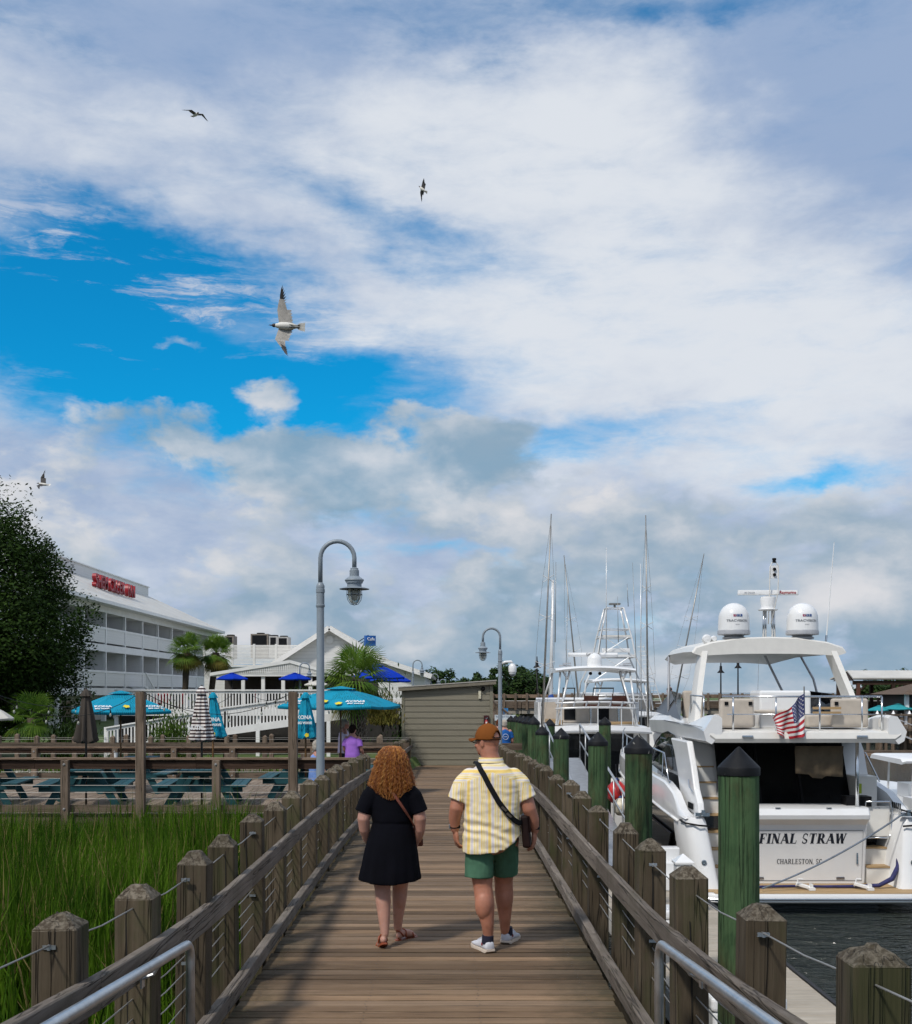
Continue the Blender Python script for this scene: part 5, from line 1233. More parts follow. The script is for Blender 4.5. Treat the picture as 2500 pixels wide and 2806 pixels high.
white_rail('sloping white balustrade of the ramp rising to the right', [(at(290, 0, 40).x, (HZ-1993)*40/F), (at(617, 0, 40).x, (HZ-1938)*40/F), (at(985, 0, 40).x, (HZ-1888)*40/F)], .72, 40)
# near-black sheet: the shade under the decks is put into its colour
mb = MB(); mb.bb(at(300, 0, 45.5).x, at(1090, 0, 45.5).x, 46.5, 46.6, -2.7, -.75); tag(mb.build('undercroft_shade_sheet', plain('undercroft_shade_tone', (.02, .018, .016), .8, var=.3)), 'dark sheet painted as the shade under the white deck', 'wall')
# red and white bunting rings on the balustrade
for i, (px, py) in enumerate(((428, 1917), (450, 1912), (501, 1915), (700, 1908))):
    mb = MB(); c = at(px, py, 43.85); mb.tube([(c.x + .09*math.cos(a*.4189), c.y + .4, c.z + .20*math.sin(a*.4189)) for a in range(15)], .055, 6, closed=True); tag(mb.build('red_wreath', plain('red_cloth_%d' % i, (.45, .02, .04), .8)), ('leftmost red wreath hanging on the white balustrade', 'second red wreath hanging on the white balustrade', 'third red wreath on the balustrade, left of the striped umbrella', 'rightmost red wreath, right of the furled teal umbrella')[i], 'wreath', 'red wreaths on the balustrade')
# columns and house beneath the deck on the right, dark
for i, px in enumerate((1030, 1058, 1090)):
    p = at(px, 0, 47); mb = MB(); mb.bb(p.x-.11, p.x+.11, 47, 47.22, -2.7, -.5); tag(mb.build('deck_column', M['innw']), ('white deck column just right of the palm trunk', 'middle white deck column beside the shed', 'white deck column nearest the shed')[i], 'column', 'columns under the restaurant deck')
mb = MB(); mb.bb(at(985, 0, 47).x, at(1115, 0, 47).x, 46.8, 50, -.5, -.28); struct(mb.build('restaurant_deck_floor', M['innw']))
# ================================================================== pilings
def pile(label, x, y, ztop, rad, tilt=(0, 0)):
    t = thing('piling', label, 'piling', (x, y, WZ-1.5), 0, 'green pilings with black cone caps'); t.rotation_euler = (tilt[0], tilt[1], rnd.uniform(0, 6)); H = ztop-(WZ-1.5)
    n = 22; rings = []; ph = rnd.uniform(0, 10); hc = rad*1.12
    for i in range(15):
        z = (H-hc*.9)*i/14; rr = rad*(1.06 - .06*i/14)
        rings.append([((rr*(1+.022*mnoise.noise(Vector((math.cos(a*6.283/n)*2+ph, math.sin(a*6.283/n)*2, z*.5)))))*math.cos(a*6.283/n), (rr*(1+.022*mnoise.noise(Vector((math.cos(a*6.283/n)*2+ph, math.sin(a*6.283/n)*2, z*.5)))))*math.sin(a*6.283/n), z) for a in range(n)])
    mb = MB(); mb.loft(rings); mb.build('shaft', M['pile'], t, smooth=True, ang=50)
    k = rad*1.055; zc = H-hc
    mb = MB(); mb.lathe([(k*.98, zc-.32*rad), (k, zc-.30*rad), (k*1.0, zc+.06*rad), (k*.985, zc+.10*rad), (k*.5, zc+.62*rad), (k*.06, zc+1.10*rad), (0, zc+1.12*rad)], 24); mb.build('cap', M['cap'], t, smooth=True, ang=22)
    return t
PL = ['nearest thick green piling with a black cone cap in front of the yacht', 'second green piling, left of the yacht window', 'third green piling with a rust streak, right of the gangway', 'fourth green piling, behind the boardwalk posts', 'fifth green piling, beside the black ball',
      'sixth green piling in the receding row', 'seventh green piling in the receding row', 'eighth green piling in the receding row', 'ninth green piling in the receding row', 'tenth green piling in the receding row', 'farthest green piling at the end of the receding row']
PP = [(2024, 2046, 9.6, .165), (1750, 2011, 13.8, .162), (1637, 2005, 18.4, .155), (1537, 1994, 23.0, .155), (1489, 1988, 28.0, .16), (1461, 1962, 31.0, .16), (1448, 1962, 33.2, .16), (1437, 1961, 35.4, .16), (1427, 1960, 37.6, .16), (1415, 1960, 40, .16), (1401, 1961, 43.5, .16)]
for lb, (px, py, Y, rad) in zip(PL, PP):
    p = at(px, py, Y); pile(lb, p.x, Y, p.z, rad, (rnd.uniform(-.004, .004), rnd.uniform(-.004, .004)))
for lb, (px, py, Y, rad) in zip(('green piling in the outer row, left of the fishing boat stern', 'green piling in the outer row in front of the fishing boat'), ((1507, 1969, 35.5, .16), (1658, 1964, 32.0, .165))):
    p = at(px, py, Y); pile(lb, p.x, Y, p.z, rad)

# ================================================================== floating dock
DKX0, DKX1, DKZ = 2.72, 4.5, -3.66
M['dockp'] = wood('dock_plank', (.27, .23, .18), (.38, .335, .27), (.48, .43, .36), 0, .8, crack=False, bstr=.3, vary=.2)
mb = MB(); mb.bb(DKX0, DKX1, 7.5, 62, DKZ-.42, DKZ-.04); dk = struct(mb.build('floating_dock', M['whitep']), 'floating dock beside the yacht')
r = random.Random(31); pmd = [plank_mesh(DKX1-DKX0-.02, .139, .032, r, 'plank', M['dockp'], 0) for i in range(4)]
y = 7.6
while y < 40: obj('plank', pmd[r.randrange(4)], dk, ((DKX0+DKX1)/2, y, DKZ + r.uniform(-.002, .002))); y += .1455
mb = MB(); mb.bb(DKX0, DKX1, 40, 62, DKZ-.039, DKZ); mb.build('deck_sheet', M['dockp'], dk)
mb = MB(); mb.bb(DKX1, DKX1+.05, 7.5, 62, DKZ-.30, DKZ+.02); mb.build('rub_rail', plain('black_rubber', (.02, .02, .022), .7), dk)
def pedestal(label, x, y, h=.95, w=.24):
    t = thing('power_pedestal', label, 'power post', (x, y, DKZ)); 
    mb = MB(); mb.bb(-w/2, w/2, -w/2, w/2, 0, h-.16); bevel(mb.build('housing', M['white'], t), .012)
    mb = MB(); mb.add([(-w*.6, -w*.6, h-.16), (w*.6, -w*.6, h-.16), (w*.6, w*.6, h-.16), (-w*.6, w*.6, h-.16), (-w*.6, -w*.6, h-.13), (w*.6, -w*.6, h-.13), (w*.6, w*.6, h-.13), (-w*.6, w*.6, h-.13), (0, 0, h)], [(0, 3, 2, 1), (0, 1, 5, 4), (1, 2, 6, 5), (2, 3, 7, 6), (3, 0, 4, 7), (4, 5, 8), (5, 6, 8), (6, 7, 8), (7, 4, 8)]); mb.build('lid', M['white'], t)
    mb = MB(); mb.bb(-w*.38, w*.38, -w/2-.012, -w/2-.001, h-.36, h-.20); mb.build('lens', plain('grey_lens', (.42, .42, .36), .3), t)
    mb = MB(); mb.bb(-w*.45, w*.1, -w/2-.05, -w/2-.002, h-.58, h-.46); mb.build('socket', plain('orange_socket', (.55, .28, .03), .5), t)
    mb = MB(); mb.tube([(-.05, -w/2-.04, h-.5), (-.02, -w/2-.12, h-.7), (.04, -w/2-.10, .1), (.2, -w/2-.05, .02)], .02, 6); mb.build('power_lead', plain('yellow_lead', (.6, .42, .05), .5), t)
pedestal('white power pedestal with a pointed lid on the dock', pxx(1872, 19.0), 19.0, 1.0, .26)
pedestal('white power pedestal low on the near end of the dock', pxx(1768, 15.5), 15.5, .8, .3)
def dock_box(label, x, y, w=.75, d=.55, h=.5):
    t = thing('dock_box', label, 'dock box', (x, y, DKZ)); mb = MB(); mb.bb(-w/2, w/2, -d/2, d/2, 0, h*.7); bevel(mb.build('body', M['white'], t), .03, 3)
    mb = MB(); mb.bb(-w/2-.02, w/2+.02, -d/2-.02, d/2+.02, h*.7, h); bevel(mb.build('lid', M['white'], t), .04, 3)
    mb = MB(); mb.box((0, -d/2-.03, h*.66), (.08, .03, .06)); mb.build('latch', M['steel'], t)
dock_box('white dock box behind the right hand railing', 3.1, 12.2); dock_box('white dock box farther along the dock beside the steps', 3.05, 17.2, .6, .5, .45)
# boarding steps, white
t = thing('boarding_steps', 'white boarding steps on the dock beside the yacht stern', 'steps', (4.05, 21.2, DKZ))
for k in range(3):
    mb = MB(); mb.bb(-.3, .3, .28*k, .28*(k+1), 0, .24*(k+1)); bevel(mb.build('step', M['white'], t), .02, 2)
# mooring cleat rope lying on the dock
mb = MB(); mb.tube([(4.05 + .16*math.cos(a*.5), 11.2 + a*.045, DKZ+.02 + .01*math.sin(a)) for a in range(14)] + [(4.5, 11.9, DKZ+.03)], .014, 6); tag(mb.build('mooring_rope', plain('dark_rope', (.03, .03, .035), .9), smooth=True), 'dark rope lying loose on the dock planks', 'rope')
mb = MB(); mb.ell((4.66, 13.4, DKZ-.10), (.13, .22, .13), None, 14, 10); tag(mb.build('dock_fender', plain('navy_vinyl', (.012, .016, .035), .4), smooth=True), 'dark blue bumper fixed to the dock edge', 'bumper')
def fender(label, c, r_, mat, top):
    t = thing('fender', label, 'fender', c); mb = MB(); mb.lathe([(0, -r_), (r_*.45, -r_*.92), (r_*.85, -r_*.5), (r_, 0), (r_*.88, r_*.48), (r_*.5, r_*.9), (r_*.28, r_*1.08)], 18); mb.build('ball', mat, t, smooth=True)
    mb = MB(); mb.lathe([(r_*.30, r_*1.0), (r_*.28, r_*1.2), (r_*.12, r_*1.32)], 12); mb.build('neck', plain('blue_neck', (.02, .05, .2), .5), t, smooth=True)
    mb = MB(); mb.tube([(0, 0, r_*1.25), (top[0]-c[0], top[1]-c[1], top[2]-c[2])], .012, 6); mb.build('rope', M['black'], t)
pf_ = at(1700, 2205, 27.0); fender('white round fender hanging between the pilings', at(1702, 2212, 26.8), .20, plain('white_vinyl', (.66, .60, .46), .45, var=.15), at(1693, 2130, 27.2))
fender('red round fender hanging behind the white one', at(1690, 2172, 28.2), .27, plain('red_vinyl', (.55, .03, .03), .4), at(1688, 2095, 28.6))
# ---- aluminium gangway down to the dock
t = thing('gangway', 'aluminium gangway sloping down from the pier to the dock', 'gangway')
A = Vector((3.3, 33.5, -1.95)); B = Vector((3.3, 22.5, DKZ+.06)); al = plain('aluminium', (.45, .46, .47), .4, .7)
mb = MB(); mb.bar(A, B, 1.0, .06); mb.build('deck', al, t)
for s in (-.5, .5):
    mb = MB(); o = Vector((s, 0, 0)); mb.tube([A+o, A+o+Vector((0, 0, 1.0)), B+o+Vector((0, 0, 1.0)), B+o], .028, 8); mb.tube([A+o+Vector((0, 0, .5)), B+o+Vector((0, 0, .5))], .02, 6)
    for k in range(1, 8): q = A.lerp(B, k/8)+o; mb.tube([q, q+Vector((0, 0, 1.0))], .02, 6)
    mb.build('handrail', al, t, smooth=True)

# ================================================================== lettering with serifs
def serif_word(word, H, mat, parent, Mx, slant=0.0, thick=.2, thin=.055, gap=.10, name='lettering'):
    """roman capitals: thick stems, hairlines and slab serifs, as flat polygons"""
    mb = MB(); x = 0.0
    def q(pts):
        mb.add([(a + slant*b, b, 0) for a, b in pts], [tuple(range(len(pts)))])
    def stem(xc, z0=0, z1=1, w=None, ser=True):
        w = w or thick; q([(xc-w/2, z0), (xc+w/2, z0), (xc+w/2, z1), (xc-w/2, z1)])
        if ser:
            for z, s in ((z0, 1), (z1, -1)):
                q([(xc-w/2-.09, z), (xc+w/2+.09, z), (xc+w/2+.09, z+s*.05), (xc-w/2-.09, z+s*.05)])
    def diag(x0, z0, x1, z1, w): q([(x0-w/2, z0), (x0+w/2, z0), (x1+w/2, z1), (x1-w/2, z1)])
    def bar_(x0, x1, z, h=thin): q([(x0, z-h/2), (x1, z-h/2), (x1, z+h/2), (x0, z+h/2)])
    def arc(cx, cz, rx, rz, a0, a1, w0, w1, n=16):
        P = []
        for i in range(n+1):
            a = R(a0 + (a1-a0)*i/n); t = math.sin(math.pi*i/n); w = w0 + (w1-w0)*t
            P.append(((cx+(rx+w/2)*math.cos(a), cz+(rz+min(w, thin*1.5)/2)*math.sin(a)), (cx+(rx-w/2)*math.cos(a), cz+(rz-min(w, thin*1.5)/2)*math.sin(a))))
        for (a, b), (c, d) in zip(P, P[1:]): q([a, c, d, b])
    def serif(xc, z, w=.17, s=1): q([(xc-w, z), (xc+w, z), (xc+w, z+s*.05), (xc-w, z+s*.05)])
    X0 = 0
    for ch in word:
        base = len(mb.v)
        if ch == ' ': x += .42; continue
        w = .7
        if ch == 'F' or ch == 'E':
            stem(.2); bar_(.2, .68, .975); q([(.64, .95), (.7, .95), (.7, .72), (.66, .72)]); bar_(.2, .5, .5); q([(.47, .36), (.52, .36), (.52, .64), (.47, .64)]); w = .72
            if ch == 'E': bar_(.2, .7, .025); q([(.66, .05), (.72, .05), (.74, .28), (.69, .28)]); w = .78
        elif ch == 'I': stem(.2); w = .4
        elif ch == 'N': stem(.14, w=thin*1.3); stem(.72, w=thin*1.3); diag(.14, 1, .72, 0, thick*1.15); w = .86
        elif ch == 'A': diag(.1, 0, .42, 1, thin*1.3); diag(.78, 0, .42, 1, thick*1.15); bar_(.2, .62, .33); serif(.1, 0, .14); serif(.78, 0, .18); w = .9
        elif ch == 'L': stem(.2); bar_(.2, .68, .025); q([(.64, .05), (.7, .05), (.72, .3), (.67, .3)]); w = .74
        elif ch == 'S':
            arc(.34, .73, .21, .245, 20, 205, thin, thin*1.6); arc(.34, .27, .23, .245, -160, 25, thin, thin*1.6)
            q([(.10, .70), (.14, .58), (.56, .40), (.60, .28), (.46, .22), (.40, .34), (.24, .42), (.06, .60)]); q([(.52, .98), (.56, .98), (.56, .70), (.52, .76)]); q([(.10, .02), (.14, .02), (.14, .24), (.10, .30)]); w = .66
        elif ch == 'T': stem(.4, ser=False); serif(.4, 0, .2); bar_(.03, .77, .975); q([(.03, .95), (.08, .95), (.07, .70), (.03, .70)]); q([(.72, .95), (.77, .95), (.77, .70), (.73, .70)]); w = .8
        elif ch == 'R' or ch == 'P':
            stem(.2); bar_(.2, .46, .975); bar_(.2, .46, .5); arc(.44, .738, .16, .238, -90, 90, thin, thick); w = .68
            if ch == 'R': diag(.76, 0, .42, .5, thick); serif(.78, 0, .12); w = .86
        elif ch == 'W': diag(.32, 0, .1, 1, thick); diag(.32, 0, .54, 1, thin*1.3); diag(.78, 0, .56, 1, thick); diag(.78, 0, 1.0, 1, thin*1.3); serif(.1, 1, .17, -1); serif(.56, 1, .15, -1); serif(1.0, 1, .13, -1); w = 1.1
        elif ch == 'C': arc(.44, .5, .30, .46, 40, 320, thin, thick); q([(.66, .98), (.70, .98), (.70, .66), (.66, .7)]); w = .76
        elif ch == 'O': arc(.44, .5, .31, .46, -90, 90, thin, thick); arc(.44, .5, .31, .46, 90, 270, thin, thick); w = .88
        elif ch == 'H': stem(.16); stem(.70); bar_(.16, .7, .5); w = .88
        elif ch == ',': q([(.06, .0), (.16, .0), (.16, .12), (.06, .12)]); q([(.1, .0), (.16, .0), (.06, -.16), (.03, -.14)]); w = .24
        for i in range(base, len(mb.v)): a, b, c = mb.v[i]; mb.v[i] = (a + x, b, c)
        x += w + gap
    W = x - gap; me = mb.mesh(name, mat, fix=False)
    me.transform(Mx @ Matrix.Scale(H, 4) @ Matrix.Translation((-W/2, -.5, 0)))
    o = obj(name, me, parent); return o, W*H

# ================================================================== the yacht
M['tan'] = plain('tan_canvas', (.115, .085, .05), .85, var=.15, scale=5)
M['cush'] = plain('cream_cushion', (.50, .44, .37), .7, var=.06)
M['beige'] = plain('shell_white', (.74, .72, .67), .3, var=.03)
M['teakp'] = wood('teak_board', (.30, .19, .09), (.42, .28, .14), (.52, .37, .20), 0, .8, crack=False, bstr=.15, vary=.15, rough=.6)
M['hullblk'] = plain('black_hull', (.008, .008, .009), .08, var=.1, coat=.5)
M['glassb'] = plain('black_glass', (.005, .006, .007), .06, var=.1, spec=.3)
M['salon'] = plain('dark_salon_glass', (.004, .0045, .005), .25, var=.2, spec=.12)
M['greyb'] = plain('grey_band', (.38, .39, .41), .4, var=.05)
def yacht():
    YX, YY = 6.95, 22.5
    t = thing('motor_yacht', 'white motor yacht with black hull, twin domes and its name across the transom', 'yacht', (YX, YY, 0))
    # --- hull
    def half(w): return 2.3 if w < 6 else 2.3*math.sqrt(max(0.0, 1-((w-6)/9.3)**2.2))
    ws = [1.25, 2, 4, 6, 8, 10, 12, 13.5, 14.6, 15.2]; rings = []
    for w in ws:
        b = max(half(w), .03); zt = -2.58 + .035*w
        rings.append([(-b, w, zt), (-b*.985, w, -3.3), (-b*.93, w, -4.0), (-b*.6, w, -4.5), (0, w, -4.75), (b*.6, w, -4.5), (b*.93, w, -4.0), (b*.985, w, -3.3), (b, w, zt)])
    mb = MB(); mb.loft(rings); mb.build('hull', M['hullblk'], t, smooth=True, ang=40)
    for s in (-1, 1):                                  # white bulwark above the black
        pr_ = [(.15, -2.50, -2.47), (.8, -2.60, -2.36), (1.5, -2.58, -2.08), (2.4, -2.55, -1.93), (4, -2.47, -1.88), (6, -2.40, -1.85), (8, -2.32, -1.8), (10, -2.25, -1.75), (12, -2.18, -1.7), (13.5, -2.12, -1.66), (14.8, -2.08, -1.62)]
        rg = []
        for w, a, b in pr_:
            hb = max(half(w), .05)+.03; rg.append([(s*hb, w, a), (s*(hb+.015), w, (a+b)/2), (s*(hb-.02), w, b-.03), (s*(hb-.06), w, b), (s*(hb-.2), w, b-.01), (s*(hb-.22), w, b-.08), (s*(hb-.22), w, a)])
        mb = MB(); mb.loft(rg); bw = mb.build('bulwark', M['white'], t, smooth=True, ang=35)
        mb = MB(); mb.tube([(s*(max(half(w), .05)+.04), w, a+.0) for w, a, b in pr_[1:]], .028, 6); mb.build('rub_rail', M['white'], bw, smooth=True)
        # quarter fairing (white stern corner)
        rg = []
        for z, ua, ub, wa, wb in ((-3.82, 1.72, 2.16, -.28, 1.3), (-3.6, 1.76, 2.2, -.22, 1.3), (-3.2, 1.82, 2.26, -.12, 1.3), (-2.8, 1.88, 2.31, -.02, 1.3), (-2.55, 1.92, 2.33, .05, 1.3), (-2.46, 1.96, 2.32, .08, 1.3)):
            rg.append([(s*ua, wb, z), (s*ua, wa+.06, z), (s*(ua+.06), wa, z), (s*(ub-.14), wa+.01, z), (s*ub, wa+.16, z), (s*ub, wb, z)])
        mb = MB(); mb.loft(rg); mb.build('stern_quarter', M['white'], t, smooth=True, ang=50)
        mb = MB(); mb.tube([(s*1.88, -.02, -2.62), (s*2.1, -.05, -2.60), (s*2.33, .1, -2.57), (s*2.35, .5, -2.55)], .02, 6); mb.build('quarter_trim', M['black'], t)
    # hull window outline on the port side
    mb = MB()
    for poly in ([(1.5, -2.95), (4.2, -2.85), (4.6, -3.1), (3.4, -3.55), (1.9, -3.4)],):
        mb.add([(-2.315, w, z) for w, z in poly] , [tuple(range(len(poly)))])
    mb.build('hull_window', M['glassb'], t, fix=False)
    mb = MB(); mb.tube([(-2.33, w, z) for w, z in ((1.5, -2.95), (4.2, -2.85), (4.6, -3.1), (3.4, -3.55), (1.9, -3.4))], .018, 6, closed=True); mb.build('window_frame', M['black'], t)
    # --- swim platform with teak boards
    rg = []
    for z, e in ((-4.0, .06), (-3.96, .0), (-3.86, .0), (-3.815, .02)):
        rg.append([(-2.18+e, .5, z), (-2.18+e, -.5, z), (-2.05+e, -.72+e, z), (-1.9, -.78+e, z), (1.9, -.78+e, z), (2.05-e, -.72+e, z), (2.18-e, -.5, z), (2.18-e, .5, z)])
    mb = MB(); mb.loft(rg); pl = mb.build('swim_platform', M['white'], t, smooth=True, ang=40)
    mb = MB(); mb.tube([(-2.1, -.70, -3.90), (-1.9, -.80, -3.90), (1.9, -.80, -3.90), (2.1, -.70, -3.90)], .018, 6); mb.build('platform_trim', M['steel'], pl)
    k = 0; y = -.70
    while y < .40:
        hw = 1.92 if y < -.6 else 2.02
        mb = MB(); mb.bb(-hw, hw, y, y+.082, -3.812, -3.802); mb.build('teak_board', M['teakp'], pl); y += .088
    # --- transom garage
    pr_ = [(.40, -3.80), (.30, -2.72), (.26, -2.62), (.12, -2.50), (.10, -2.42), (.16, -2.30), (.24, -2.28), (1.05, -2.28), (1.05, -3.80)]
    rgs = []
    for u, e in ((-1.30, .03), (-1.27, 0), (1.27, 0), (1.30, .03)): rgs.append([(u, w + (e if w < .5 else -e), z) for w, z in pr_])
    mb = MB(); mb.loft(rgs); tr = mb.build('transom', M['white'], t, smooth=True, ang=20)
    til = math.atan2(.10, 1.08)
    def onT(u, z): w = .40 - (z+3.80)/1.08*.10 - .006; return (u, w, z)
    navy = plain('name_lettering', (.012, .014, .022), .4, var=0)
    serif_word('FINAL STRAW', .20, navy, tr, Matrix.Translation(onT(0.02, -2.90)) @ Matrix.Rotation(R(90)+til, 4, 'X') @ Matrix.Diagonal((.93, 1, 1, 1)), slant=.16, thick=.27, thin=.07, gap=.09)
    serif_word('CHARLESTON, SC', .10, navy, tr, Matrix.Translation(onT(-.02, -3.36)) @ Matrix.Rotation(R(90)+til, 4, 'X') @ Matrix.Diagonal((.82, 1, 1, 1)), slant=0, thick=.18, thin=.07, gap=.06)
    mb = MB(); mb.box(onT(1.12, -3.30), (.03, .02, .22)); mb.build('latch', M['steel'], tr)
    seam = plain('panel_seam', (.16, .16, .16), .6, var=0)
    mb = MB(); mb.tube([onT(-1.22, -2.74), onT(1.22, -2.74), onT(1.22, -3.74), onT(-1.22, -3.74)], .005, 4, closed=True); mb.build('hatch_seam', seam, tr)
    for u in (-.8, .8): mb = MB(); mb.box(onT(u, -3.69), (.16, .02, .04)); mb.build('hinge', M['steel'], tr)
    for s in (-1, 1):
        mb = MB(); mb.tube([(s*2.0, .1, -.70), (s*1.99, .8, -.69), (s*1.99, 2.0, -.68), (s*1.98, 4.2, -.66)], .006, 4); mb.build('wing_seam', seam, t)
        for k in range(5): mb = MB(); mb.box((s*2.075, .62+.10*k, -2.30), (.012, .05, .12)); mb.build('vent_slot', M['dark'], t)
        mb = MB(); mb.lathe([(0, 0), (.05, 0), (.05, .012), (.03, .014), (0, .012)], 14, (s*2.02, -.165, -3.3), 'Y'); mb.build('shore_power_inlet', M['steel'], t)
    mb = MB(); mb.tube([(-1.98, .55, -3.2), (-1.98, .5, -2.6), (-1.97, 1.2, -1.7), (-1.96, 2.2, -1.15)], .018, 8); mb.build('stair_handrail', M['steel'], t, smooth=True)
    for u in (-1.5, -.5, .5, 1.45): mb = MB(); mb.box((u, .16, -2.283), (.10, .04, .012)); mb.build('coaming_fitting', M['steel'], t)
    # --- steps to port (to the flybridge) and starboard (to the cockpit)
    mb = MB(); mb.bb(-1.90, -1.33, 3.0, 3.1, -3.8, -1.0); mb.build('stair_back', M['beige'], t)
    for i in range(8):
        z = -3.47 + .315*i; w = .45 + .27*i
        mb = MB(); mb.bb(-1.90, -1.325, w, 3.0, z-.315, z-.03); mb.build('riser', M['beige'], t)
        mb = MB(); mb.bb(-1.90, -1.325, w-.03, w+.27, z-.029, z); mb.build('tread', M['teakp'], t)
    for i in range(2):
        z = -3.46 + .34*i; w = .38 + .30*i
        mb = MB(); mb.bb(1.325, 1.9, w, 1.3, z-.34, z-.03); mb.build('riser', M['beige'], t)
        mb = MB(); mb.bb(1.325, 1.9, w-.02, w+.32, z-.029, z); mb.build('tread', M['teakp'], t)
    mb = MB(); mb.tube([(1.36, .6, -2.35), (1.38, .58, -2.20), (1.85, .58, -2.20), (1.90, .6, -2.35), (1.90, .6, -2.85), (1.80, .58, -2.92), (1.40, .58, -2.92)], .02, 8); mb.build('gate_rail', M['steel'], t, smooth=True)
    mb = MB(); mb.bb(1.34, 1.88, .66, .70, -2.9, -2.3); mb.build('gate', M['beige'], t)
    mb = MB(); mb.bb(1.34, 1.62, .9, 1.0, -3.05, -2.72); mb.build('gate_box', M['black'], t)
    # --- cockpit, salon bulkhead
    mb = MB(); mb.bb(-1.33, 2.0, 1.05, 2.4, -2.85, -2.75); mb.build('cockpit_sole', M['teakp'], t)
    mb = MB(); mb.bb(-1.2, 1.2, 1.0, 1.3, -2.75, -2.40); mb.build('cockpit_seat', M['cush'], t)
    mb = MB(); mb.add([(-1.30, 1.40, -2.75), (1.42, 1.40, -2.75), (1.42, 2.16, -1.02), (-1.30, 2.16, -1.02)], [(0, 1, 2, 3)]); mb.build('salon_door', M['salon'], t, fix=False)
    for u in (-.45, .42):
        mb = MB(); mb.bar((u, 1.385, -2.75), (u, 2.145, -1.04), .05, .03, (0, 1, 0)); mb.build('door_frame', M['black'], t)
    mb = MB(); mb.bb(1.44, 1.88, 1.35, 2.3, -2.75, -1.75); sc = mb.build('side_cabinet', M['beige'], t)
    mb = MB(); mb.bb(1.50, 1.56, 1.33, 1.35, -2.1, -1.9); mb.build('cabinet_light', plain('lime_bottle', (.35, .45, .02), .4), sc)
    mb = MB(); mb.bb(1.0, 1.5, .6, .95, -2.30, -2.10); mb.build('deck_bag', M['black'], t)
    mb = MB(); mb.tube([(1.12, .35, -2.28), (1.12, .35, -1.0)], .035, 10); mb.build('deck_pole', M['steel'], t, smooth=True)
    # rolled down tan canvas
    mb = MB(); V = []; nx, nz_ = 14, 8
    for j in range(nz_+1):
        for i in range(nx+1):
            u = -.08 + .95*i/nx; z = -1.08 - .62*j/nz_*(1 - .12*(1-i/nx)); V.append((u, .42 + .025*math.sin(i*1.3+j*.5) + .02*math.sin(j*1.1), z - (.06 if (j == nz_ and 4 < i < 9) else 0)))
    mb.add(V, [(j*(nx+1)+i, j*(nx+1)+i+1, (j+1)*(nx+1)+i+1, (j+1)*(nx+1)+i) for j in range(nz_) for i in range(nx)]); cv = mb.build('shade_canvas', M['tan'], t, smooth=True, fix=False); cv.modifiers.new('s', 'SOLIDIFY').thickness = .006
    # --- cabin
    side = [(1.75, -2.3), (2.25, -1.25), (2.6, -.92), (3.3, -.72), (4.0, -.66), (5.0, -.76), (6.5, -1.1), (8.5, -1.5), (11, -1.8), (12.2, -2.0), (12.2, -2.3)]
    rgs = []
    for u, e in ((-1.93, .0), (-1.90, .0), (-1.70, .10), (1.70, .10), (1.90, 0), (1.93, 0)):
        rgs.append([(u*(1.0 if w < 6 else max(.35, 1-(w-6)/9.5)), w, z + (e if z > -1.9 else 0)) for w, z in side])
    mb = MB(); mb.loft(rgs); mb.build('cabin', M['white'], t, smooth=True, ang=30)
    win = [(1.98, -2.16), (2.42, -1.5), (2.75, -1.12), (3.2, -.96), (3.9, -.90), (4.6, -.97), (5.4, -1.18), (6.4, -1.45), (8.6, -1.75), (8.4, -1.88), (6.1, -1.80), (4.1, -1.95)]
    for s in (-1, 1):
        mb = MB(); mb.prism([(s*1.935, w, z) for w, z in win if w < 6.0 or True], (s*.012, 0, 0)); wv = mb.build('side_window', M['glassb'], t)
        for v in wv.data.vertices:
            if v.co.y > 6: v.co.x *= max(.35, 1-(v.co.y-6)/9.5)
        # buttress from overhang to gunwale
        if s < 0:                                     # only on the stair side
            mb = MB(); mb.prism([(s*2.06, w, z) for w, z in ((1.25, -1.02), (3.0, -1.02), (2.6, -1.3), (2.2, -1.75), (1.95, -2.15), (1.9, -2.42), (.12, -2.44), (.22, -2.2), (.55, -1.95), (.85, -1.5))], (-s*.13, 0, 0)); bt = bevel(mb.build('buttress', M['white'], t), .03, 2)
            mb = MB(); mb.tube([(s*2.085, .52, -2.0), (s*2.11, .75, -1.92), (s*2.085, .95, -1.78)], .014, 6); mb.build('grab_handle', M['steel'], t)
        # side deck rail
        for k in range(5):
            w = 3.0 + 1.9*k; hb = half(w)-.06; mb = MB(); mb.tube([(s*hb, w, -1.88+.02*k), (s*hb*.985, w+.05, -1.35+.05*k)], .016, 6); mb.build('stanchion', M['steel'], t)
        mb = MB(); mb.tube([(s*(half(2.2)-.05), 2.2, -1.92)] + [(s*(half(w)-.06)*.985, w, -1.35+.026*(w-3)) for w in (2.9, 5, 7, 9, 11, 12.5)], .018, 6); mb.build('side_rail', M['steel'], t, smooth=True)
        mb = MB(); mb.box((s*2.0, .1, -2.40), (.28, .12, .07)); mb.box((s*2.0, .0, -2.36), (.07, .06, .11)); mb.build('stern_cleat', M['steel'], t)
    # --- flybridge deck and wings
    prf = [(.06, -1.0), (.02, -.92), (.05, -.80), (.14, -.77), (6.4, -.66), (6.6, -.8), (6.2, -.98)]
    rgs = [[(u, w, z + (.08 if abs(u) > 1.8 and z < -.9 else 0)) for w, z in prf] for u in (-1.86, -1.75, 1.75, 1.86)]
    mb = MB(); mb.loft(rgs); fd = mb.build('flybridge_deck', M['beige'], t, smooth=True, ang=25)
    for u in (-1.13, 1.1):
        mb = MB(); mb.box((u, .01, -.88), (.22, .03, .055)); bevel(mb.build('deck_light', M['steel'], fd), .02, 3)
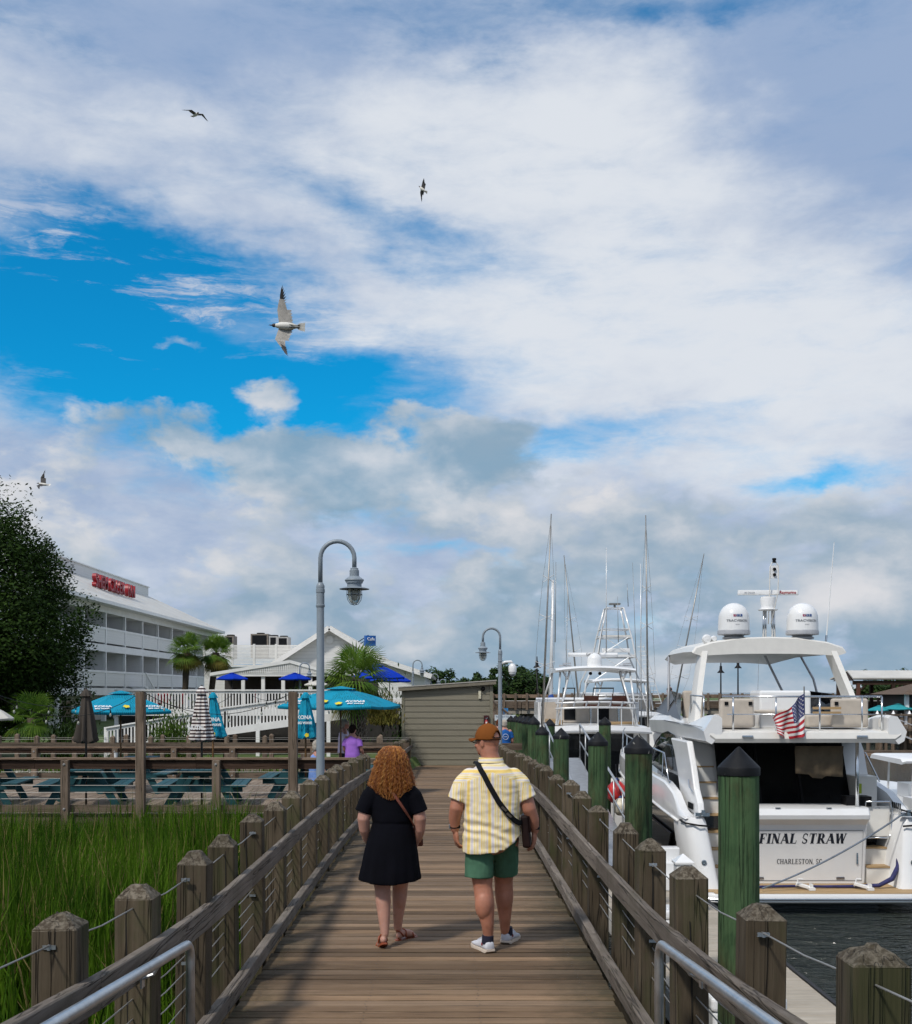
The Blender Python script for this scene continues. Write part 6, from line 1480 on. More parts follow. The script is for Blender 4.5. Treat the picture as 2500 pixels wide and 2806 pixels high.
    for s in (-1, 1):
        sec = lambda w, zt, zo: [(s*1.62, w, -.80), (s*1.62, w, zt-.05), (s*1.68, w, zt), (s*1.80, w, zt-.02), (s*1.98, w, zo), (s*1.93, w, -.97), (s*1.82, w, -1.03)]
        rg = [sec(.04, -.47, -.78), sec(.20, -.46, -.76), sec(.75, -.47, -.72), sec(1.5, -.58, -.68), sec(2.2, -.70, -.70), sec(3.0, -.62, -.66), sec(4.2, -.50, -.66), sec(6.2, -.55, -.70)]
        mb = MB(); mb.loft(rg); mb.build('wing', M['white'], t, smooth=True, ang=28)
        mb = MB(); mb.lathe([(0, 0), (.085, 0), (.085, .012), (0, .014)], 18, (s*1.60, .45, -.62), 'X'); mb.build('wing_badge', M['beige'], t)
    # rails
    for i, u in enumerate((-1.60, -1.36, -.52, .34, 1.17, 1.56)):
        if i == 0: continue
        mb = MB(); mb.tube([(u, .22, -.78), (u, .22, -.10)], .019, 8); mb.build('stanchion', M['steel'], t, smooth=True)
    mb = MB(); mb.tube([(-1.58, .22, -.10), (1.56, .22, -.10)], .021, 8); mb.build('aft_rail', M['steel'], t, smooth=True)
    mb = MB(); mb.tube([(-1.48, .22, -.45), (1.45, .22, -.45)], .012, 6); mb.build('aft_rail', M['steel'], t, smooth=True)
    mb = MB(); mb.tube([(-1.80, .9, -.60), (-1.82, .75, -.10), (-1.80, 2.1, -.08), (-1.78, 2.2, -.6)], .019, 8); mb.build('stair_rail', M['steel'], t, smooth=True)
    # seats and bar
    def cushion(nm, x0, x1, y0, y1, z0, z1, m_): o = MB().bb(x0, x1, y0, y1, z0, z1).build(nm, m_, t); return bevel(o, .05, 3)
    cushion('seat_back', -1.52, -.84, .62, .78, -.72, -.14, M['cush']); cushion('seat_cushion', -1.5, -.76, .80, 1.4, -.72, -.46, M['cush'])
    cushion('seat_back', .72, 1.45, .62, .78, -.72, -.14, M['cush']); cushion('seat_cushion', .26, 1.4, .80, 1.4, -.72, -.46, M['cush'])
    for u in (-1.40, -.92, .80):
        mb = MB(); mb.box((u, .61, -.24), (.07, .02, .07)); mb.build('seat_latch', M['dark'], t)
    cushion('wet_bar', -.60, .45, 1.1, 1.9, -.76, .02, M['white']); cushion('bench_pad', -.74, .18, .9, 1.08, -.44, -.37, M['cush'])
    cushion('helm_seat', -1.65, -1.2, 3.6, 3.8, -.7, .02, M['cush']); cushion('bow_cushion', -1.1, -.3, 2.2, 2.6, -.7, -.2, M['cush'])
    mb = MB(); mb.bar((.30, .52, -.33), (.85, .50, -.33), .05, .05); mb.bar((.30, .52, -.42), (.85, .50, -.42), .05, .04); mb.build('rod_rack', M['teakp'], t)
    # dark windscreen each side
    for s in (-1, 1):
        mb = MB(); mb.add([(s*1.84, 3.0, -.62), (s*1.86, 6.0, -.5), (s*1.62, 5.2, .02), (s*1.70, 3.6, -.05)], [(0, 1, 2, 3)]); mb.build('wind_deflector', M['glassb'], t, fix=False)
    # --- hardtop on two pillars
    secp = [(-1.68, .86), (-1.60, .97), (-1.25, 1.08), (-.6, 1.17), (0, 1.19), (.6, 1.17), (1.25, 1.08), (1.60, .97), (1.68, .86), (1.5, .80), (1.25, .82), (.7, .845), (0, .85), (-.7, .845), (-1.25, .82), (-1.5, .80)]
    rg = []
    for w, k_, dz_ in ((2.55, .985, -.03), (2.60, 1.0, 0), (3.5, 1.0, .02), (5.5, .97, .02), (6.6, .9, -.06), (6.9, .8, -.12)): rg.append([(u*k_, w, z+dz_) for u, z in secp])
    mb = MB(); mb.loft(rg); ht = mb.build('hardtop', M['beige'], t, smooth=True, ang=30)
    for u, w in ((-.5, 2.9), (.3, 2.9), (-1.0, 2.8), (.9, 2.8)):
        mb = MB(); mb.box((u, w, .845 - .02*abs(u)), (.10, .06, .02)); mb.build('spot_light', M['steel'], ht)
    for s in (-1, 1):
        rg = []
        for f in (0, .25, .5, .75, 1):
            z = -.72 + 1.62*f; uc = 1.76 - .36*f**1.15; wc = 2.05 + .75*f; hw = .34 - .20*f + .10*f*f
            rg.append([(s*(uc-.07), wc-hw, z), (s*(uc+.05), wc-hw, z), (s*(uc+.08), wc, z), (s*(uc+.05), wc+hw, z), (s*(uc-.07), wc+hw, z)])
        mb = MB(); mb.loft(rg); mb.build('pillar', M['beige'], t, smooth=True, ang=30)
        mb = MB(); mb.tube([(s*1.60, 5.6, .86), (s*1.72, 5.0, .3), (s*1.8, 4.6, -.5)], .028, 8); mb.build('strut', M['greyb'], t, smooth=True)
    mb = MB(); mb.tube([(.66, 5.4, .9), (1.25, 5.4, -.3)], .03, 8); mb.build('strut', M['greyb'], t)
    # --- domes, radar, mast
    txt = plain('grey_print', (.25, .27, .30), .5, var=0); tvb = plain('dome_logo_blue', (.02, .08, .28), .5, var=0); tvr = plain('dome_logo_red', (.35, .03, .10), .5, var=0)
    for u in (-.70, .80):
        w = 2.85; z0 = 1.15
        d = thing('satellite_dome', 'white satellite dome on the yacht hardtop, %s of the radar mast' % ('left' if u < 0 else 'right'), 'satellite dome', (YX+u, YY+w, z0), 0, 'satellite domes on the yacht')
        mb = MB(); mb.lathe([(.24, 0), (.25, .03), (.20, .06), (.24, .085), (.335, .09)], 28); mb.build('base', M['greyb'], d, smooth=True, ang=35)
        mb = MB(); mb.lathe([(.34, .088), (.352, .10), (.352, .175), (.345, .19)], 28); mb.build('band', M['greyb'], d, smooth=True, ang=35)
        prof = [(.342, .19), (.338, .35), (.330, .46)] + [(.330*math.cos(R(a)), .46 + .33*math.sin(R(a))) for a in range(10, 91, 10)]
        mb = MB(); mb.lathe(prof, 32); mb.build('shell', M['white'], d, smooth=True, ang=60)
        def cyl(s_, size, mt, z, r_=.345, bold=0, dx=0):
            o = text_mesh(s_, size, mt, d, FACE((dx, -r_, z)), 'lettering', .001, 0, bold, 1.15)
            for v in o.data.vertices:
                a = v.co.x/r_; dd = -(v.co.y + r_); v.co.x = (r_+dd*0+.003)*math.sin(a); v.co.y = -(r_+.003)*math.cos(a)
            return o
        mb = MB()
        for i, m_ in enumerate((0, 0, 0)):
            pass
        for i in range(3):
            mb = MB(); a0 = (-.10+.07*i+.01)/.345; a1 = a0 + .062/.345; zz = .50
            mb.add([(.336*math.sin(a0), -.336*math.cos(a0), zz-.025), (.336*math.sin(a1), -.336*math.cos(a1), zz-.025), (.334*math.sin(a1), -.334*math.cos(a1), zz+.028), (.334*math.sin(a0), -.334*math.cos(a0), zz+.028)], [(0, 1, 2, 3)]); mb.build('logo_tile', tvb if i != 0 else tvr, d, fix=False)
        cyl('T V 3', .056, M['wprint'], .502, .338, .002); cyl('TRACVISION', .074, txt, .385, .340, .001); cyl('KVH', .038, txt, .30, .342)
    rd = thing('radar_mast', 'radar scanner and light mast between the yacht domes', 'radar', (YX+.06, YY+2.9, 1.17))
    for u in (-.10, -.05, .10, .15):
        mb = MB(); mb.tube([(u, 0, 0), (u*.9, 0, .62)], .022, 8); mb.build('mast_leg', M['steel'], rd, smooth=True)
    mb = MB(); mb.lathe([(.0, .60), (.20, .61), (.21, .63), (.16, .65), (.15, .70), (.17, .86), (.16, .90), (.05, .93)], 22, (-.0, 0, 0)); mb.build('radar_base', M['white'], rd, smooth=True, ang=35)
    rg = [[(u, -.055*k_, .93+.02), (u, -.06*k_, .99), (u, -.04*k_, 1.055), (u, .04*k_, 1.055), (u, .06*k_, .99), (u, .055*k_, .95)] for u, k_ in ((-.66, .6), (-.64, 1), (.64, 1), (.66, .6))]
    mb = MB(); mb.loft(rg); ra = mb.build('radar_scanner', M['white'], rd, smooth=True, ang=35)
    text_mesh('Raymarine', .085, plain('red_brand', (.38, .01, .015), .5, var=0), ra, FACE((.42, -.066, 1.0)), 'lettering', .001, 0, .0015); text_mesh('HD COLOR', .045, txt, ra, FACE((-.42, -.066, .995)), 'lettering', .001)
    mb = MB()
    for s in (-1, 1): mb.tube([(.0+s*.03, -.14, .30), (.09+s*.09, -.14, .98), (.10+s*.095, -.14, 1.42), (.10+s*.09, -.14, 1.56), (.10+s*.05, -.14, 1.64), (.10, -.14, 1.66)], .012, 6)
    mb.tube([(.02, -.14, .95), (.20, -.14, .95)], .01, 6); mb.build('light_hoop', M['beige'], rd, smooth=True)
    mb = MB(); mb.bb(.02, .18, -.15, -.13, 1.30, 1.58); mb.build('light_plate', M['white'], rd)
    for z in (1.38, 1.50):
        mb = MB(); mb.lathe([(0, 0), (.035, 0), (.035, .03), (.02, .05)], 12, (.10, -.15, z), 'Y'); mb.build('mast_light', M['black'], rd)
    mb = MB(); mb.lathe([(.02, 1.64), (.05, 1.66), (.03, 1.68), (.045, 1.70), (.045, 1.74), (.0, 1.75)], 12, (.10, -.14, 0)); mb.build('anchor_light', M['black'], rd, smooth=True)
    for lb, a, b, r_ in (('white whip antenna right of the yacht domes', (1.27, 2.7, 1.05), (1.45, 2.7, 3.25), .016), ('thin white whip antenna behind the yacht helm', (.25, 4.5, -.6), (.30, 4.5, 1.2), .006)):
        an = thing('whip_antenna', lb, 'antenna', (YX, YY, 0)); mb = MB(); mb.tube([a, b], [r_, r_*.5], 8); mb.build('whip', M['white'], an); av = Vector(a); bv = Vector(b); mb = MB(); mb.tube([av, av.lerp(bv, .08)], r_*1.5, 8); mb.build('mount', M['steel'], an)
    hl = thing('search_light', 'white horn and search light on the left of the yacht hardtop', 'light', (YX-1.32, YY+2.7, 1.02)); mb = MB(); mb.lathe([(.0, .05), (.08, .04), (.11, -.02), (.10, -.08), (.04, -.12)], 16, (0, 0, .12), 'Y'); mb.build('lamp_head', M['white'], hl, smooth=True, ang=40); mb = MB(); mb.lathe([(.05, .05), (.07, .0), (.06, -.1)], 14, (.15, 0, .13), 'Y'); mb.lathe([(.03, 0), (.03, .12)], 8); mb.build('horn', M['white'], hl, smooth=True, ang=40)
    # --- lines, hose, chocks
    rope = plain('grey_blue_rope', (.16, .19, .23), .8, var=.2)
    mb = MB(); a = Vector((1.92, .0, -2.36)); b = Vector((-1.0, -.55, -3.74)); mb.tube([a.lerp(b, i/14) - Vector((0, 0, .12*4*(i/14)*(1-i/14))) for i in range(15)], .018, 6); tag(mb.build('mooring_line', rope, None, smooth=True, loc=(YX, YY, 0)), 'grey mooring line running across the yacht transom', 'rope')
    mb = MB(); pts = [(1.88, .2, -3.22), (1.80, .0, -3.4), (1.62, -.15, -3.62), (1.35, -.2, -3.74), (.9, -.15, -3.765), (.3, -.18, -3.765), (-.3, -.12, -3.765), (-.9, -.2, -3.765), (-1.6, -.35, -3.77)]
    mb.tube(pts, [.045, .05, .05, .04, .03, .025, .025, .025, .025], 10); tag(mb.build('boarding_hose', plain('navy_hose', (.025, .025, .12), .5, var=.3, scale=8), None, smooth=True, loc=(YX, YY, 0)), 'navy power lead lying along the swim platform', 'power lead')
    for i, u in enumerate((-.12, 1.0)):
        c = thing('tender_chock', 'folded white tender chock on the platform, %s one' % ('left' if i == 0 else 'right'), 'bracket', (YX+u, YY-.35, -3.80), 0, 'tender chocks on the swim platform')
        mb = MB(); mb.bar((-.14, .12, .10), (.12, -.05, .04), .08, .06); bevel(mb.build('arm', M['white'], c), .01); mb = MB(); mb.box((.10, -.04, .03), (.12, .16, .05)); mb.box((.10, -.04, .08), (.05, .10, .08)); mb.build('foot', M['white'], c)
        mb = MB(); mb.tube([(-.14, .12, .05), (-.10, .1, .20), (-.02, .08, .19)], .015, 6); mb.build('hoop', M['white'], c)
    mb = MB(); mb.tube([(1.85, .0, -2.30), (2.05, -.02, -2.36), (2.25, 0, -2.6), (2.4, .1, -2.95)], .02, 6); tag(mb.build('shore_cable', M['black'], None, smooth=True, loc=(YX, YY, 0)), 'black cable draped over the yacht starboard quarter', 'cable')
    # --- flag
    fl = thing('flag', 'American flag drooping from the yacht flybridge rail', 'flag', (YX, YY, 0))
    mb = MB(); mb.tube([(.02, .16, -.45), (-.03, .02, .10)], .013, 8); mb.build('staff', M['steel'], fl)
    def FP(s, t_):                                     # s down the hoist, t along the fly
        top = Vector((-.04 - .62*t_, .0, -.04 - .46*t_ - .05*math.sin(t_*3.1))); bot = Vector((-.02 - .56*t_, .0, -.84 + .02*t_ - .09*math.sin(t_*3.1)))
        p = top.lerp(bot, s); p.y = .0 + .085*math.sin(t_*9 + s*2.6) + .04*math.sin(t_*17 - s*3) - .05; p.z += .012*math.sin(t_*11+s*4); return p
    mw = plain('flag_white', (.72, .70, .68), .8, var=.05); mr = plain('flag_red', (.42, .015, .025), .8, var=.05); mbu = plain('flag_blue', (.02, .03, .13), .8, var=.05)
    mb = MB(); nt_ = 26; ns = 26
    for j in range(ns):
        for i in range(nt_):
            st = j//2; blue = (j < 14 and i < 11); mb.cm = 2 if blue else (1 if st % 2 == 0 else 0)
            mb.add([FP(j/ns, i/nt_), FP(j/ns, (i+1)/nt_), FP((j+1)/ns, (i+1)/nt_), FP((j+1)/ns, i/nt_)], [(0, 1, 2, 3)])
    cl = mb.build('cloth', [mw, mr, mbu], fl, fix=False)
    bm = bmesh.new(); bm.from_mesh(cl.data); bmesh.ops.remove_doubles(bm, verts=bm.verts, dist=1e-5); bm.to_mesh(cl.data); bm.free(); cl.data.polygons.foreach_set('use_smooth', [True]*len(cl.data.polygons))
    mb = MB()
    for rw in range(9):
        for cn in range(6 if rw % 2 == 0 else 5):
            s = (rw+1)/10*.538; t_ = ((cn*2+1 + (rw % 2))/12)*.423
            pts = []
            for k in range(10):
                a = math.pi*k/5; rr_ = .021 if k % 2 == 0 else .009; p = FP(s + rr_*math.cos(a)*1.1, t_ + rr_*math.sin(a)*1.1); pts.append((p.x, p.y-.004, p.z))
            mb.add(pts, [tuple(range(10))])
    st = mb.build('stars', mw, cl, fix=False); st['kind'] = 'stuff'
yacht()
# ================================================================== sport fishing boats
M['pipe'] = plain('white_pipe', (.72, .72, .71), .25, .2, var=.04)
M['rigger'] = plain('outrigger_alloy', (.30, .29, .27), .35, .6, var=.1)
def fishing_boat(label, X, Y, s=1.0, tower=False, bridge_z=-1.13, roof_z=.68, detail=True, beam=2.25):
    t = thing('fishing_boat', label, 'boat', (X, Y, 0))
    def half(w): return beam*(.93 + .07*min(1, w/3)) if w < 7 else beam*math.sqrt(max(0, 1-((w-7)/9.5)**2.2))
    rg = []
    for w in (-3.2, -1, 1, 3, 5, 7, 9, 11, 13, 14.8, 16):
        b = max(half(max(w, 0)), .04); zt = -3.0 + (.0 if w < 1 else .12*(w-1)*.9); zt = min(zt, -1.75)
        rg.append([(-b, w, zt), (-b*.97, w, -3.6), (-b*.85, w, -4.2), (0, w, -4.6), (b*.85, w, -4.2), (b*.97, w, -3.6), (b, w, zt)])
    mb = MB(); mb.loft(rg); mb.build('hull', M['white'], t, smooth=True, ang=40)
    mb = MB(); mb.bb(-1.75, 1.75, 0, 6.5, -3.2, bridge_z-.22); mb.build('cabin', M['beige'], t)
    mb = MB(); mb.bb(-1.35, 1.25, -.03, -.002, -2.9, bridge_z-.30); bevel(mb.build('salon_door', M['glassb'], t), .01)
    mb = MB(); mb.prism([(-1.76, 1.0, bridge_z-.5), (-1.76, 6.2, bridge_z-.45), (-1.76, 5.0, bridge_z-1.1), (-1.76, 1.0, bridge_z-1.05)], (-.012, 0, 0)); mb.build('side_window', M['glassb'], t)
    # curved overhang of the bridge deck
    rg = []
    for i in range(13):
        u = -1.85 + 3.7*i/12; q = (u/1.85)**2; w0 = -.55 + .35*q; z = bridge_z - .14*q*.6
        rg.append([(u, w0+.05, z-.22), (u, w0, z-.16), (u, w0+.02, z-.02), (u, w0+.10, z), (u, 6.2, z+.05), (u, 6.4, z-.2)])
    mb = MB(); mb.loft(rg); mb.build('bridge_deck', M['white'], t, smooth=True, ang=35)
    mb = MB(); mb.bb(-1.6, 1.6, 2.2, 2.35, bridge_z+.04, bridge_z+.75); mb.build('bridge_cabinet', M['cush'], t)
    rg = []
    for i in range(9):
        u = -1.75 + 3.5*i/8; q = (u/1.75)**2; rg.append([(u, 3.6+1.2*(1-q), bridge_z), (u, 3.7+1.2*(1-q), bridge_z+.85), (u, 3.85+1.2*(1-q), bridge_z+.9), (u, 5.3+1.0*(1-q), bridge_z-.1)])
    mb = MB(); mb.loft(rg); mb.build('bridge_coaming', M['white'], t, smooth=True, ang=35)
    for s_ in (-1, 1): mb = MB(); mb.bb(s_*1.75-.05, s_*1.75+.05, 2.2, 4.0, bridge_z, bridge_z+.75); mb.build('bridge_side', M['white'], t)
    # roof on pipe legs
    rg = []
    for i in range(11):
        u = -1.36 + 2.72*i/10; q = (u/1.36)**2; z = roof_z + .10*(1-q); rg.append([(u, .2, z-.03), (u, .12, z+.03), (u, .25, z+.10), (u, 3.6, z+.14), (u, 3.9, z+.05), (u, 3.5, z-.03)])
    mb = MB(); mb.loft(rg); rf = mb.build('hardtop', M['white'], t, smooth=True, ang=35)
    for s_ in (-1, 1):
        for a, b in (((1.18, .35, roof_z+.03), (1.36, -.1, bridge_z)), ((1.10, .4, roof_z+.03), (.95, .3, roof_z-.25)), ((.86, .4, roof_z+.02), (1.32, -.05, bridge_z)), ((1.2, 2.9, roof_z+.05), (1.6, 3.2, bridge_z+.6))):
            mb = MB(); mb.tube([(s_*a[0], a[1], a[2]), (s_*b[0], b[1], b[2])], .036, 8); mb.build('roof_leg', M['pipe'], t, smooth=True)
    for z in (bridge_z+.78, bridge_z+.60):
        mb = MB(); mb.tube([(-1.38 + 2.76*i/12, -.25 + .30*((i-6)/6)**2 - .15, z - .05*((i-6)/6)**2) for i in range(13)], .032, 8); mb.build('aft_rail', M['pipe'], t, smooth=True)
    for i in range(7):
        u = -1.2 + 2.4*i/6; w0 = -.40 + .30*(u/1.38)**2; mb = MB(); mb.tube([(u, w0, bridge_z+.62), (u+.05, w0-.02, bridge_z+.80)], .03, 6); mb.build('rod_holder', M['greyb'], t)
        if i in (0, 3, 5, 6): mb = MB(); mb.tube([(u, w0, bridge_z), (u, w0, bridge_z+.6)], .02, 6); mb.build('rail_post', M['pipe'], t)
    if detail:
        for u, w_ in ((-.62, .30), (.62, .52)):        # clear-framed instrument hatches and chairs
            z0 = bridge_z+.80; mb = MB(); P = [(u-w_*.75, 3.0, z0), (u+w_*.65, 3.0, z0), (u+w_*.8, 3.2, z0+.45), (u-w_*.6, 3.2, z0+.45)]; mb.tube(P, .03, 6, closed=True); mb.build('screen_frame', plain('brown_frame', (.12, .09, .05), .5), t)
        mb = MB(); mb.bb(-.95, .95, 2.9, 3.3, bridge_z+.05, bridge_z+.80); mb.build('helm_console', M['cush'], t)
        for u in (-.42, -.72, .20, .55):
            mb = MB(); mb.bb(u-.14, u+.14, 2.88, 2.898, bridge_z+.5, bridge_z+.72); mb.build('display', M['glassb'], t)
        teakc = plain('teak_chair', (.13, .035, .015), .35)
        for u in (.0, .98):
            c = mb = MB(); mb.tube([(u, 1.6, bridge_z+.02), (u, 1.6, bridge_z+.62)], .05, 10); ch = mb.build('helm_chair', M['steel'], t)
            mb = MB(); mb.bb(u-.24, u+.24, 1.4, 1.85, bridge_z+.62, bridge_z+.68); mb.bb(u-.24, u+.24, 1.38, 1.42, bridge_z+.78, bridge_z+.98)
            for q in (-.24, .24): mb.tube([(u+q, 1.4, bridge_z+.65), (u+q, 1.36, bridge_z+1.05)], .022, 6); mb.tube([(u+q, 1.4, bridge_z+.82), (u+q, 1.8, bridge_z+.82)], .022, 6)
            mb.build('seat', teakc, ch)
        for u in (-.85, .35): mb = MB(); mb.bb(u-.02, u+.38, 2.17, 2.198, bridge_z+.12, bridge_z+.52); mb.build('cabinet_door', M['dark'], t)
        mb = MB(); mb.bb(-1.55, -1.1, .3, 2.1, bridge_z+.01, bridge_z+.16); mb.bb(.3, 1.5, .2, .6, bridge_z+.01, bridge_z+.1); mb.build('teak_locker', M['teakp'], t)
        for u in (-1.0, 1.05): mb = MB(); mb.box((u, .5, roof_z+.20), (.42, .12, .05)); mb.box((u+.05, .45, roof_z+.27), (.28, .08, .05), Euler((0, -.1, 0)).to_matrix()); mb.build('spreader_light', M['greyb'], rf)
        for u in (-.1, .22): mb = MB(); mb.ell((u, .8, roof_z-.06), (.06, .06, .06), None, 10, 8); mb.build('speaker', M['black'], rf, smooth=True)
        rg = [[(u, .95-.06*k_, 1.20), (u, .93-.07*k_, 1.27), (u, .95-.05*k_, 1.34), (u, 1.05, 1.34), (u, 1.05, 1.20)] for u, k_ in ((-.86, .5), (-.84, 1), (.84, 1), (.86, .5))]
        mb = MB(); mb.loft(rg); sc = mb.build('radar_scanner', M['white'], rf); mb = MB(); mb.lathe([(.13, roof_z+.1), (.13, 1.18), (.08, 1.2)], 14, (0, 1.0, 0)); mb.build('radar_base', M['white'], rf)
        text_mesh('GARMIN', .13, M['black'], sc, FACE((.0, .855, 1.28)), 'lettering', .002)
        prof = [(.25, roof_z+.15), (.26, roof_z+.22), (.25, roof_z+.40)] + [(.25*math.cos(R(a)), roof_z+.40 + .24*math.sin(R(a))) for a in range(15, 91, 15)]
        mb = MB(); mb.lathe(prof, 22, (.02, .62, 0)); mb.build('dome', M['white'], rf, smooth=True, ang=60)
    return t, half
XB, YB_ = 4.98, 39.0
fb, _ = fishing_boat('white sport fishing boat with radar and outriggers moored beyond the yacht', XB, YB_)
XC, YC = 8.35, 56.0
fc, _ = fishing_boat('second white fishing boat with a tall tuna tower behind the first', XC, YC, detail=False, bridge_z=-.95, roof_z=.45, beam=2.5)
# tower on the second boat
def tower():
    zs = [(.45, 1.55, 1.2), (1.72, .95, 1.0), (2.70, .78, .8), (3.12, .68, .7), (4.20, .42, .5)]
    for su in (-1, 1):
        for sw in (-1, 1):
            mb = MB(); mb.tube([(su*1.72, 2.5+sw*1.5, -.9)] + [(su*h, 2.5 + sw*d, z) for z, h, d in zs], .045, 7); mb.build('tower_leg', M['pipe'], fc, smooth=True)
    for z, h, d in zs[1:]:
        mb = MB(); P = [(-h, 2.5-d, z), (h, 2.5-d, z), (h, 2.5+d, z), (-h, 2.5+d, z)]; mb.tube(P, .04, 6, closed=True); mb.build('tower_ring', M['pipe'], fc)
    mb = MB(); mb.bb(-.95, .95, 1.6, 3.4, 1.74, 1.84); mb.build('tower_platform', M['white'], fc); mb = MB(); mb.bb(-.72, .72, 1.8, 3.2, 2.74, 2.82); mb.build('tower_platform', M['beige'], fc)
    mb = MB(); mb.bb(-.7, .7, 1.65, 1.75, 1.95, 2.15); bevel(mb.build('buggy_top', M['white'], fc), .03)
    mb = MB(); mb.box((.0, 2.2, 4.40), (.55, .4, .08)); mb.box((0, 2.2, 4.30), (.1, .1, .2)); mb.build('tower_box', M['rigger'], fc)
    for k in range(15):                                # ladder on the right leg
        f = k/14; z = -.8 + 3.0*f; u = 1.95 - .95*f; mb = MB(); mb.tube([(u-.02, 1.2, z), (u+.30, 1.1, z)], .016, 5); mb.build('ladder_rung', M['pipe'], fc)
    mb = MB(); mb.tube([(2.28, 1.1, -1.0), (1.27, 1.1, 2.3)], .022, 6); mb.build('ladder_rail', M['pipe'], fc)
    for a, b in (((-1.2, 1.5, .5), (.6, 1.5, 1.7)), ((1.2, 1.5, .5), (-.6, 1.5, 1.7)), ((-.9, 1.5, 1.75), (.6, 1.6, 2.7)), ((.9, 1.5, 1.75), (-.6, 1.6, 2.7))):
        mb = MB(); mb.tube([a, b], .016, 5); mb.build('tower_brace', M['pipe'], fc)
tower()
def pole_thing(name, label, cat, pts, r_, mat, spread=None, group=None):
    t = thing(name, label, cat, pts[0], 0, group); o = Vector(pts[0]); q = [Vector(p)-o for p in pts]
    mb = MB(); k = len(q); mb.tube(q, [r_*(1-.6*i/(k-1)) for i in range(k)], 7); mb.build('pole', mat, t, smooth=True)
    if spread:
        tot = q[-1]
        for f, wd in spread:
            p = tot*f; mb = MB(); mb.tube([p+Vector((-wd, .1, .12)), p, p+Vector((wd, -.1, .12))], .012, 5); mb.tube([p+Vector((-wd, -.1, -.12)), p, p+Vector((wd, .1, -.12))], .012, 5); mb.build('spreader', M['pipe'], t)
        for sg in (-1, 1):
            mb = MB(); mb.tube([q[0]] + [tot*f + Vector((sg*wd, 0, .05)) for f, wd in spread] + [tot*.97], .005, 4); mb.build('stay_wire', M['cable'], t)
    return t
def ln(px0, py0, px1, py1, Y, Y2=None): return [at(px0, py0, Y), at((px0+px1)/2, (py0+py1)/2, (Y+(Y2 or Y))/2), at(px1, py1, Y2 or Y)]
G = 'outrigger poles and antennas of the fishing boats'
pole_thing('outrigger', 'tall left outrigger pole of the nearer fishing boat', 'outrigger', ln(1486, 2000, 1511, 1408, 39), .045, M['rigger'], ((.30, .32), (.52, .26), (.70, .18)), G)
pole_thing('outrigger', 'tall right outrigger pole of the nearer fishing boat', 'outrigger', ln(1777, 2042, 1770, 1412, 39), .045, M['rigger'], ((.30, .26), (.52, .2), (.68, .14)), G)
pole_thing('outrigger', 'dark outrigger leaning left behind the fishing boat', 'outrigger', ln(1590, 1960, 1546, 1522, 58), .05, M['rigger'], ((.40, .4), (.6, .3)), G)
pole_thing('outrigger', 'long outrigger leaning right beside the yacht flybridge', 'outrigger', ln(1838, 1985, 1930, 1517, 55), .05, M['rigger'], ((.28, .45), (.45, .4), (.62, .3)), G)
pole_thing('mast', 'thick white mast left of the fishing boat', 'mast', ln(1508, 1960, 1517, 1590, 50), .11, M['pipe'], None, G)
for lb, a in (('thin white antenna beside the left mast', (1512, 1700, 1513, 1588, 50)), ('white antenna left of the tuna tower', (1662, 1790, 1662, 1500, 54)), ('thin antenna over the tower top', (1722, 1662, 1719, 1600, 56)), ('thin antenna right of the tower top, leaning', (1747, 1900, 1734, 1542, 56)), ('white antenna pole just left of the right outrigger', (1758, 1990, 1756, 1545, 52)), ('short thin antenna in front of the radar', (1636, 1830, 1658, 1670, 39.6)), ('grey whip antenna rising behind the radar', (1548, 1990, 1556, 1642, 46)), ('thin tall antenna right of the left mast', (1522, 1760, 1524, 1540, 48)), ('short antenna at the left of the tower', (1695, 1760, 1693, 1635, 56))):
    pole_thing('antenna', lb, 'antenna', ln(*a), .03 if 'white' in lb else .02, M['pipe'] if 'white' in lb else M['rigger'], None, G)
mb = MB(); c = at(1510, 1935, 50); mb.lathe([(.05, -.5), (.2, -.45), (.22, .1), (.1, .5), (.03, .55)], 10, c); tag(mb.build('sail_cover', plain('blue_cover', (.02, .07, .28), .8), smooth=True), 'furled blue cover at the foot of the white mast', 'cover')
# ---- small centre console boat right of the yacht (only its left edge shows)
def console_boat():
    X, Y = 12.9, 29.5
    t = thing('small_boat', 'white open boat with a T-top at the right edge', 'boat', (X, Y, 0)); rg = []
    for w, b in ((0, 1.25), (2, 1.3), (4, 1.2), (6, .8), (7.2, .1)): rg.append([(-b, w, -2.95+.03*w), (-b*.95, w, -3.7), (0, w, -4.4), (b*.95, w, -3.7), (b, w, -2.95+.03*w)])
    mb = MB(); mb.loft(rg); mb.build('hull', M['white'], t, smooth=True, ang=40)
    mb = MB(); mb.bb(-1.2, 1.2, -.3, .3, -3.2, -2.7); mb.build('engine_well', M['white'], t)
    rg = [[(u, 1.0, z), (u, .95, z+.06), (u, 1.1, z+.14), (u, 3.2, z+.16), (u, 3.3, z+.05)] for u, z in ((-.95, -1.93), (-.85, -1.9), (.85, -1.9), (.95, -1.93))]
    mb = MB(); mb.loft(rg); tp = mb.build('t_top', M['white'], t, smooth=True, ang=35)
    mb = MB(); mb.tube([(-.45, 1.3, -1.78), (-.45, 1.3, -1.60)], .04, 6); mb.tube([(-.55, 1.3, -1.58), (-.3, 1.25, -1.62)], .03, 6); mb.build('search_light', M['steel'], tp)
    for u in (-.62, .62):
        for w in (1.2, 2.9): mb = MB(); mb.tube([(u*.9, w, -1.9), (u, w, -3.4)], .028, 7); mb.build('top_leg', M['pipe'], t)
    mb = MB(); mb.bb(-.45, .45, 1.8, 2.6, -3.5, -2.5); mb.build('console', M['white'], t)
console_boat()

